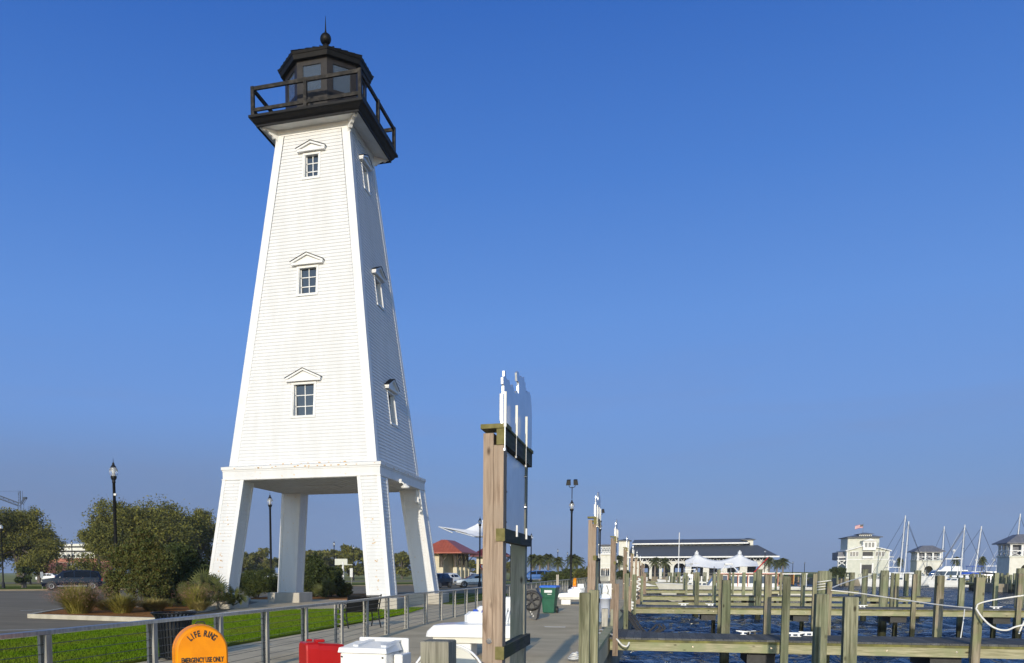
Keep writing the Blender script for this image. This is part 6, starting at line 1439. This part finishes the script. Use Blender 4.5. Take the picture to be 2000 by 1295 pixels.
# flag on a pole beside the club
t = thing('flagpole', 'thin flagpole flying a small striped flag with a blue canton above the club roof', 'flag', DP(1682, 190, 0)); K3 = 190/CF
b = MB(); b.tube([(0, 0, 0), (0, 0, Zp(1024, 190))], [.08, .035], 6); b.build('pole', MT['slate2'], t)
for i in range(7):
    b = MB(); z = Zp(1026, 190)-i*.105; L = 1.65
    pts = [(-L*f, .12*math.sin(f*6), z-.35*f*f) for f in (0, .25, .5, .75, 1.)]
    for j in range(4): (xa, ya, za), (xb, yb, zb) = pts[j], pts[j+1]; b.prism([(xa, ya, za-.105), (xb, yb, zb-.105), (xb, yb+.02, zb-.105), (xa, ya+.02, za-.105)], [(xa, ya, za-.002), (xb, yb, zb-.002), (xb, yb+.02, zb-.002), (xa, ya+.02, za-.002)])
    b.build('stripe', MT['shirtred'] if i % 2 == 0 else MT['trim'], t)
b = MB(); b.prism([(-.62, .05, Zp(1026, 190)-.46), (-.02, -.05, Zp(1026, 190)-.42), (-.02, .06, Zp(1026, 190)-.42), (-.62, .22, Zp(1026, 190)-.46)], [(-.62, .05, Zp(1026, 190)-.05), (-.02, -.05, Zp(1026, 190)+.01), (-.02, .06, Zp(1026, 190)+.01), (-.62, .22, Zp(1026, 190)-.05)]); b.build('canton', MT['navy'], t)
# --- gatehouses
def gatehouse(label, px, D, wpx):
    K = D/CF; t = thing('gatehouse', label, 'gatehouse', DP(px, D, 0), 0, 'white harbour gatehouses with crossed railings')
    h = 5.75; w = 2.15
    b = MB(); arch_wall(b, -w, w, -w, .35, -.4, 3.6, [(0, .78, 1.9)]); b.box((-w, -w+.3505, -.4), (-w+.3, w, 3.6)); b.box((w-.3, -w+.3505, -.4), (w, w, 3.6)); b.box((-w+.301, w-.3, -.4), (w-.301, w, 3.6)); b.build('wall', MT['cream2'], t)
    b = MB(); b.box((-w-.12, -w-.12, 3.601), (w+.12, w+.12, 3.8)); b.build('belt', MT['sage'], t)
    for i in range(4):
        for s in (-1, 1):
            x = -w+.15+i*(2*w-.3)/3; b = MB(); b.box((x-.14, s*(w-.15)-.14, 3.801), (x+.14, s*(w-.15)+.14, 5.3)); b.build('column', MT['trim'], t)
    for i in (1, 2):
        for s in (-1, 1): y = -w+.15+i*(2*w-.3)/3; b = MB(); b.box((s*(w-.15)-.14, y-.14, 3.801), (s*(w-.15)+.14, y+.14, 5.3)); b.build('column', MT['trim'], t)
    for side in range(2):
        b = MB()
        for i in range(4):
            a0 = -w+.1+i*(2*w-.2)/4; a1 = a0+(2*w-.2)/4
            for (za, zb) in ((3.85, 4.45), (4.45, 3.85)):
                P0, P1 = ((a0, -w+.02, za), (a1, -w+.02, zb)) if side == 0 else ((-w+.02, a0, za), (-w+.02, a1, zb)); b.bar(P0, P1, .07, .07)
        b.bar((-w, -w+.03, 4.5), (w, -w+.03, 4.5), .1, .1) if side == 0 else b.bar((-w+.03, -w, 4.5), (-w+.03, w, 4.5), .1, .1)
        b.build('crossed_railing', MT['trim'], t)
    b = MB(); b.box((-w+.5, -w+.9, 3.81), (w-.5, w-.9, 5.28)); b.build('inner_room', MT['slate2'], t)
    b = MB(); b.box((-w-.1, -w-.1, 5.28), (w+.1, w+.1, 5.45)); b.build('top_plate', MT['trim'], t)
    b = MB(); hip(b, -w-.6, w+.6, -w-.6, w+.6, 5.451, 6.75, 1.9, 1.9, .12); b.build('roof', MT['slate2'], t)
    return t
g2_ = gatehouse('smaller looking white gatehouse with arch between the masts', 1807, 172, 52)
c = copy_tree(g2_); relabel(c, 'white gatehouse with arch cut by the right edge of the picture', DP(1993, 118, -.1))
# --- masonry pier under the right gatehouse
b = MB(); p = DP(1993, 118); b.box((p.x-4, p.y-4, -2.4), (p.x+14, p.y+4, -.12)); o = b.build('gate_pier', MT['sand']); o['kind'] = 'structure'
# --- far timber docks with rows of pilings
def dock(label, pa, pb, w=1.6, z=-.1):
    pa = Vector((pa.x, pa.y, 0)); pb = Vector((pb.x, pb.y, 0))
    t = thing('timber_dock', label, 'dock', pa); d = pb-pa
    b = MB(); b.bar((0, 0, z), (d.x, d.y, z), w, .12); b.build('planks', MT['gbeam'], t)
    b = MB(); b.bar((0, -.0, z-.22), (d.x, d.y, z-.22), w*.9, .25); b.build('beam', MT['moss'], t)
dock('far timber dock in front of the right gatehouse', DP(1893, 128), DP(2040, 108))
dock('far timber dock passing in front of the yachts', DP(1700, 178), DP(1900, 150))
dock('low timber dock left of the yacht club', DP(1575, 200), DP(1660, 185))
kk = 0
nums = ['first', 'second', 'third', 'fourth', 'fifth', 'sixth', 'seventh', 'eighth', 'ninth', 'tenth', 'eleventh', 'twelfth', 'thirteenth', 'fourteenth', 'fifteenth', 'sixteenth', 'seventeenth', 'eighteenth', 'nineteenth', 'twentieth', 'last but one', 'last']
for i in range(20):
    px = 1895+i*6.2+random.uniform(-1.5, 1.5); D = 128-i*1.0; q = DP(px, D-1.2*(i % 2))
    ob = pile('piling', q.x, q.y, random.uniform(.9, 1.35), .30, MT['gpile'], '%s dark piling from the left on the dock before the right gatehouse' % nums[i], group='pilings of the far right dock', rnd=(i % 3 == 0))
for i, px in enumerate([1622, 1636, 1651, 1668, 1704, 1722, 1736, 1748, 1759, 1773, 1789, 1812, 1831, 1837, 1857, 1871, 1884]):
    D = 168-i*.9; q = DP(px, D); ob = pile('piling', q.x, q.y, random.uniform(.75, 1.2), .28, MT['gpile'], '%s thin piling from the left among the moored yachts' % nums[i], group='pilings among the moored yachts')
for i in range(16):
    q = DP(1303+i*5.2, 142); ob = pile('piling', q.x, q.y, .85, .22, MT['trim' if i % 2 else 'oldw'], '%s small pale post from the left below the pavilion arches' % nums[i], group='pale posts below the pavilion')
b_ = [(1520, 190), (1532, 190), (1560, 188), (1590, 186), (1612, 184)]
for i, (px, D) in enumerate(b_): q = DP(px, D); pile('piling', q.x, q.y, .5, .35, MT['gpile2'], '%s short stump before the low far seawall' % nums[i], group='stumps before the far seawall')
# --- boats
def hull_secs(L, B, fb, bowfb, draft=.5, n=12, flare=.25):
    """bow at -L/2"""
    out_ = []
    for i in range(n+1):
        f = i/n; x = -L/2+L*f
        w = B/2*min(1, (math.sin(min(f*1.9, 1)*math.pi/2))**.75) if f > 0 else .03
        if f > .8: w *= 1-.12*((f-.8)/.2)**2
        z = fb+(bowfb-fb)*(1-f)**2.2; ov = (1-f)**3*L*.06
        k = 1-flare*(1-f)
        out_.append([(x-ov, -w, z), (x-ov*.4, -w*k*.97, z*.45), (x, -w*.9*k, 0), (x+ov, -w*.45*k, -draft*.7), (x+ov*1.5, 0, -draft), (x+ov, w*.45*k, -draft*.7), (x, w*.9*k, 0), (x-ov*.4, w*k*.97, z*.45), (x-ov, w, z), (x-ov, -w, z)])
    return out_
WZ = -1.2
def boat_base(name, label, px, D, rz, L, B, fb, bfb, m=None, cat='boat', group=None):
    t = thing(name, label, cat, DP(px, D, WZ), rz, group); b = MB(); b.loft(hull_secs(L, B, fb, bfb)); b.build('hull', m or MT['wplastic'], t)
    S_ = hull_secs(L, B, fb+.005, bfb+.005)
    b = MB()
    for i in range(len(S_)-1):
        b.tube([Vector(S_[i][0])+Vector((0, 0, .03)), Vector(S_[i+1][0])+Vector((0, 0, .03))], .05, 5, cap=False); b.tube([Vector(S_[i][8])+Vector((0, 0, .03)), Vector(S_[i+1][8])+Vector((0, 0, .03))], .05, 5, cap=False)
    b.build('rub_rail', MT['trim'], t); return t
def cabin(t, nm, x0, x1, w, z0, z1, sl0, sl1, m='wplastic', wins=0, wz=(.35, .8), gm='glass'):
    b = MB(); b.prism([(x0, -w, z0), (x1, -w, z0), (x1, w, z0), (x0, w, z0)], [(x0+sl0, -w*.88, z1), (x1-sl1, -w*.88, z1), (x1-sl1, w*.88, z1), (x0+sl0, w*.88, z1)]); c = b.build(nm, MT[m], t)
    H = z1-z0; a, e = wz; wx = lambda f: w*(1-.12*f)+.012
    for k in range(wins):
        L = (x1-sl1*e)-(x0+sl0*e); g = .12; u0 = k/wins; u1 = (k+1)/wins
        for s in (-1, 1):
            b = MB(); A0 = x0+sl0*a+((x1-sl1*a)-(x0+sl0*a))*u0+g; A1 = x0+sl0*a+((x1-sl1*a)-(x0+sl0*a))*u1-g*.3; B0 = x0+sl0*e+L*u0+g; B1 = x0+sl0*e+L*u1-g*.3
            b.quad((A0, s*wx(a), z0+H*a), (A1, s*wx(a), z0+H*a), (B1, s*wx(e), z0+H*e), (B0, s*wx(e), z0+H*e)); b.build('window', MT[gm], c, recalc=False)
    if wins:
        b = MB(); q = .86; b.quad((x0+sl0*a-.015, -w*q*(1-.12*a), z0+H*a), (x0+sl0*a-.015, w*q*(1-.12*a), z0+H*a), (x0+sl0*e-.015, w*q*(1-.12*e), z0+H*e), (x0+sl0*e-.015, -w*q*(1-.12*e), z0+H*e)); b.build('windscreen', MT[gm], c, recalc=False)
    return c
# work boat, long cabin with varnished trim
D = 88
t = boat_base('work_boat', 'long cream work boat with varnished window trim moored beyond the finger piers', 1437, D, .03, 14.2, 4.0, 1.15, 1.6, MT['cream2'])
ch = cabin(t, 'wheelhouse', -2.9, -.9, 1.55, 1.12, 2.62, .95, .05, 'trim', 2, (.35, .85))
cabin(t, 'long_cabin', -.89, 3.9, 1.5, 1.1, 2.55, .0, .0, 'trim', 5, (.35, .85))
b = MB(); b.box((-2.1, -1.7, 2.625), (4.1, 1.7, 2.70)); b.build('cabin_roof', MT['wplastic'], t)
b = MB(); b.box((-2.12, -1.72, 2.54), (4.12, -1.60, 2.622)); b.box((-2.3, -1.55, 1.72), (-.9, -1.525, 1.86))
for i in range(6): x = -.9+i*.95; b.box((x-.04, -1.535, 1.3), (x+.04, -1.512, 2.54))
b.build('varnished_trim', MT['wood_red'], t)
cabin(t, 'fore_cabin', -5.0, -2.95, 1.2, 1.3, 1.75, .3, 0, 'cream2', 4, (.2, .7))
b = MB(); b.box((3.95, -1.6, 2.52), (6.6, 1.6, 2.60)); b.tube([(6.5, -1.5, 1.3), (6.5, -1.5, 2.5)], .04, 5); b.tube([(6.5, 1.5, 1.3), (6.5, 1.5, 2.5)], .04, 5); b.build('awning', MT['wplastic'], t)
b = MB(); b.tube([(-1.7, -.9, 2.7), (-1.1, -.3, 3.45), (-.8, -.3, 3.5)], .07, 6); b.tube([(.2, -.9, 2.7), (-.4, -.3, 3.45)], .07, 6); b.cbox((-.75, -.3, 3.58), (.42, .22, .10), .05); b.build('radar_mast', MT['trim'], t)
b = MB(); b.tube([(1.7, -.6, 2.7), (3.0, -.6, 4.25)], [.07, .05], 6); b.build('boom', MT['red'], t)
b = MB(); b.box((4.2, -1.2, 1.36), (5.0, -.4, 1.5)); b.build('hatch', MT['trim'], t)
b = MB(); b.box((5.3, -1.49, 1.5), (5.34, 1.49, 2.5)); b.build('orange_curtain', MT['orange'], t)
MT['dash'] = MT['slate2']
# small open boat with crouching figure
ob_t = boat_base('open_boat', 'small low white open boat with an outboard right of the work boat', 1558, 104, 0, 5.0, 1.8, .55, .75)
b = MB(); b.cbox((2.55, 0, .75), (.16, .14, .32), .05); b.cbox((2.6, 0, .2), (.08, .05, .4)); b.build('outboard', MT['dark'], ob_t)
b = MB(); b.box((-.6, -.7, .45), (-.3, .7, .62)); b.box((1., -.7, .45), (1.3, .7, .62)); b.build('thwarts', MT['trim'], ob_t)
sk_t = boat_base('dinghy', 'small grey white dinghy with raised bow left of the cream work boat', 1291, 97, .3, 3.4, 1.4, .85, 1.5)
b = MB(); b.box((-.2, -.6, .6), (.1, .6, .7)); b.build('thwart', MT['trim'], sk_t)
# motor yachts
def yacht(label, px, D, rz, L, scale=1., red=False, group='white motor yachts at the far dock'):
    t = boat_base('motor_yacht', label, px, D, rz, L, L*.3, L*.11, L*.17, None, 'yacht', group)
    f = L*.11
    cabin(t, 'deckhouse', -L*.20, L*.28, L*.115, f, f+L*.115, L*.10, .2, 'wplastic', 3, (.35, .85))
    cabin(t, 'flybridge', -L*.06, L*.20, L*.095, f+L*.116, f+L*.165, L*.05, 0, 'wplastic')
    b = MB(); b.box((-L*.02, -L*.10, f+L*.26), (L*.2, L*.10, f+L*.272)); 
    for x in (0, L*.18):
        for s in (-1, 1): b.tube([(x, s*L*.09, f+L*.16), (x, s*L*.09, f+L*.26)], .035, 5)
    b.build('hardtop', MT['bluecanvas'] if red == 'blue' else MT['wplastic'], t)
    b = MB(); b.tube([(L*.1, 0, f+L*.27), (L*.12, 0, f+L*.36)], .06, 5); b.sphere((L*.12, 0, f+L*.38), .28, 10); b.build('radar', MT['trim'], t)
    for s in (-1, 1): b = MB(); b.tube([(L*.05, s*L*.1, f+L*.27), (L*.22, s*L*.14, f+L*.62)], [.03, .012], 4); b.build('outrigger', MT['trim'], t)
    b = MB(); sec = hull_secs(L, L*.3, f, L*.17)
    for i in range(0, 6): q = Vector(sec[i][0]); b.tube([q+Vector((.1, .08, 0)), q+Vector((.1, .08, .55))], .025, 4)
    b.tube([Vector(sec[i][0])+Vector((.1, .08, .55)) for i in range(6)], .025, 4); b.build('bow_rail', MT['chrome'], t)
    if red is True: b = MB(); b.box((-L*.18, -L*.118, f+.02), (L*.27, -L*.1165, f+.24)); b.build('red_stripe', MT['red'], t)
    b = MB(); b.box((L*.28, -L*.11, f-.3), (L*.44, -L*.10, f+.2)); b.build('cockpit_side', MT['trim'], t)
    return t
yacht('white motor yacht with a tall thin mast before the pavilion arches', 1338, 150, .1, 8.5)
b = MB(); q = DP(1325, 150); b.tube([(q.x, q.y, -.3), (q.x, q.y, Zp(1041, 150))], [.11, .07], 8); b.tube([(q.x-.4, q.y, Zp(1100, 150)), (q.x+3.4, q.y, Zp(1101, 150))], .08, 6); ob = b.build('sailboat_mast', MT['trim']); tag(ob, 'single pale mast with boom rising in front of the pavilion roof', 'mast')
yacht('white cabin boat with a red band left of the two tall masts', 1733, 166, .1, 9.5, red=True)
yacht('largest white motor yacht with dark windows below the small gatehouse', 1842, 158, .05, 13.5)
yacht('white sport fishing yacht left of the right gatehouse', 1925, 160, -.15, 10)
yacht('white motor yacht with blue canopy behind the twin masts', 1893, 163, .2, 10, red='blue')
def sailboat(label, px, D, rz, L, ytop, cover='bluecanvas', lean=0, mastx=0, group='sailing boats at the far dock'):
    t = boat_base('sailboat', label, px, D, rz, L, L*.28, L*.10, L*.13, None, 'sailboat', group); H = Zp(ytop, D)-WZ
    cabin(t, 'cabin_trunk', -L*.22, L*.15, L*.085, L*.10, L*.155, .5, .2, 'wplastic', 3, (.3, .8))
    b = MB(); b.tube([(mastx, 0, L*.1), (mastx+lean, 0, H)], [.12, .085], 8); b.build('mast', MT['trim'], t)
    b = MB(); b.tube([(mastx, 0, 2.2), (mastx+L*.36, 0, 2.25)], .07, 6); b.build('boom', MT['trim'], t)
    b = MB(); b.tube([(mastx+.1, 0, 2.4), (mastx+L*.18, 0, 2.45), (mastx+L*.35, 0, 2.35)], [.22, .2, .1], 8); b.build('sail_cover', MT[cover], t)
    b = MB()
    for x in (-L*.48, L*.48): b.tube([(x, 0, L*.12), (mastx+lean*.95, 0, H*.97)], .03, 4)
    for s in (-1, 1): b.tube([(mastx, s*L*.13, L*.1), (mastx+lean*.6, s*.55, H*.62), (mastx+lean, 0, H*.96)], .018, 4)
    b.tube([(mastx+lean*.6, -.6, H*.62), (mastx+lean*.6, .6, H*.62)], .03, 5); b.build('rigging', MT['crane'], t)
    if cover == 'bluecanvas': b = MB(); b.tube([(-L*.46, 0, L*.15), (mastx+lean*.9-.2, 0, H*.9)], .05, 6); b.build('furled_jib', MT['slate2'], t)
    b = MB(); sec = hull_secs(L, L*.28, L*.1, L*.13)
    for i in range(0, 13, 2): q = Vector(sec[i][0]); b.tube([q, q+Vector((0, .03, .6))], .02, 4)
    b.tube([Vector(sec[i][0])+Vector((0, .03, .6)) for i in range(13)], .015, 4); b.build('lifelines', MT['chrome'], t)
    return t
sailboat('sailing boat with the tallest mast left of the small gatehouse', 1757, 160, .1, 11, 1009, 'trim', .55)
sailboat('sailing boat whose slightly shorter mast stands just right of the tallest', 1766, 166, .2, 10, 1020, 'shirtdk', .4)
sailboat('sailing boat with a short mast behind the small gatehouse', 1838, 185, .3, 9, 1030, 'trim', .2)
sailboat('sailing boat with bright blue sail cover below the left twin mast', 1876, 152, .1, 10, 1027, 'bluecanvas', .3)
sailboat('sailing boat with dark sail cover below the right twin mast', 1903, 156, .15, 10.5, 1030, 'shirtdk', .8)
sailboat('sailing boat whose mast rises behind the right gatehouse roof', 1980, 150, .1, 10, 1006, 'trim', .5)
yacht('second smaller cruiser moored before the sailing boats', 1790, 172, .1, 8)
# --- people
def person(label, loc, rz, joints, shirt, trousers, hair='bark'):
    """joints in metres, hip at the root; one skinned surface per body"""
    t = thing('person', label, 'person', loc, rz)
    names = list(joints); V = [joints[n][0] for n in names]; E = [(names.index(joints[n][2]), i) for i, n in enumerate(names) if joints[n][2]]
    me = bpy.data.meshes.new('body'); me.from_pydata(V, E, []); ob = bpy.data.objects.new('body', me); COL.objects.link(ob); ob.parent = t
    ob.modifiers.new('skin', 'SKIN'); ob.modifiers.new('sub', 'SUBSURF').levels = 1; ob.modifiers['sub'].render_levels = 1
    if not me.skin_vertices: 
        bpy.context.view_layer.objects.active = ob; bpy.ops.mesh.customdata_skin_add()
    for i, n in enumerate(names): r_ = joints[n][1]; me.skin_vertices[0].data[i].radius = (r_, r_); me.skin_vertices[0].data[i].use_root = (i == 0)
    me.materials.append(shirt)
    # trousers and skin as their own thin shells over the limbs
    def seg(nm, m, pairs, k=1.08):
        b = MB()
        for ch_ in pairs: b.tube([joints[n][0] for n in ch_], [joints[n][1]*k for n in ch_], 10)
        b.build(nm, m, t)
    seg('trousers', trousers, [('hip', 'lhip', 'lknee', 'lankle'), ('hip', 'rhip', 'rknee', 'rankle')], 1.12)
    seg('shoes', MT['dark'], [('lankle', 'ltoe'), ('rankle', 'rtoe')], 1.25)
    b = MB(); h = Vector(joints['head'][0]); b.sphere(h, .105, 14, (.85, 1, 1.15)); b.tube([h+Vector((0, -.10, -.02)), h+Vector((0, -.125, -.04))], [.02, .012], 6); hd = b.build('head', MT['skin'], t)
    b = MB(); b.sphere(h+Vector((0, .02, .03)), .11, 14, (.9, 1, 1.1)); b.build('hair', MT[hair], t)
    for s in ('l', 'r'):
        w = Vector(joints[s+'hand'][0]); d = (w-Vector(joints[s+'elbow'][0])).normalized(); b = MB(); b.tube([joints[s+'elbow'][0], w], [.042, .03], 8)
        for f in range(5): o_ = Vector((.02*(f-2), 0, 0)); b.tube([w+o_*.6, w+o_+d*.06, w+o_+d*(.10-.012*abs(f-2))], [.012, .010, .007], 5)
        b.build('forearm', MT['skin'], t)
    return t
def stand(bend=0., arm=(0, 0)):
    J = {'hip': ((0, 0, .92), .13, None), 'waist': ((0, -.0-.1*bend, 1.05), .125, 'hip'), 'chest': ((0, -.35*bend, 1.30-.1*bend), .15, 'waist'), 'neck': ((0, -.55*bend, 1.48-.28*bend), .055, 'chest'), 'head': ((0, -.66*bend-.02, 1.62-.36*bend), .08, 'neck')}
    for s, k in (('l', -1), ('r', 1)):
        J[s+'sho'] = ((k*.19, -.46*bend, 1.42-.22*bend), .06, 'chest'); J[s+'elbow'] = ((k*.27, -.46*bend-.08-arm[0], 1.15-.35*bend), .045, s+'sho'); J[s+'hand'] = ((k*.22, -.5*bend-.28-arm[0], 1.02-.42*bend+arm[1]), .03, s+'elbow')
        J[s+'hip'] = ((k*.09, 0, .84), .10, 'hip'); J[s+'knee'] = ((k*.11, -.03-.15*bend, .48), .065, s+'hip'); J[s+'ankle'] = ((k*.11, .03, .09), .042, s+'knee'); J[s+'toe'] = ((k*.12, -.13, .04), .035, s+'ankle')
    return J
pz = DP(1498.5, 88); person('person in a red shirt and jeans standing in the stern of the work boat', (pz.x, pz.y-1.0, WZ+.9), .3, stand(0), MT['shirtred'], MT['jeans'])
pz = DP(1549, 104); person('person in dark clothes bending forward in the small open boat', (pz.x, pz.y, WZ+.35), 1.2, stand(.9, (.1, .1)), MT['shirtdk'], MT['shirtdk'])

# ================================================================== THE AIR
b = MB(); b.box((-620, -150, -4.2), (640, 720, 46))
hz = b.build('haze', bpy.data.materials.new('air')); hz['kind'] = 'stuff'
tag(hz, 'thin pale sea air over the harbour and its far shore', 'haze')
hm = hz.data.materials[0]; hm.use_nodes = True; hn = hm.node_tree
for n in list(hn.nodes):
    if n.type == 'BSDF_PRINCIPLED': hn.nodes.remove(n)
pv = hn.nodes.new('ShaderNodeVolumePrincipled'); pv.inputs['Color'].default_value = (.80, .86, .95, 1); pv.inputs['Density'].default_value = .00022; pv.inputs['Anisotropy'].default_value = .0
hn.links.new(pv.outputs[0], [n for n in hn.nodes if n.type == 'OUTPUT_MATERIAL'][0].inputs['Volume'])
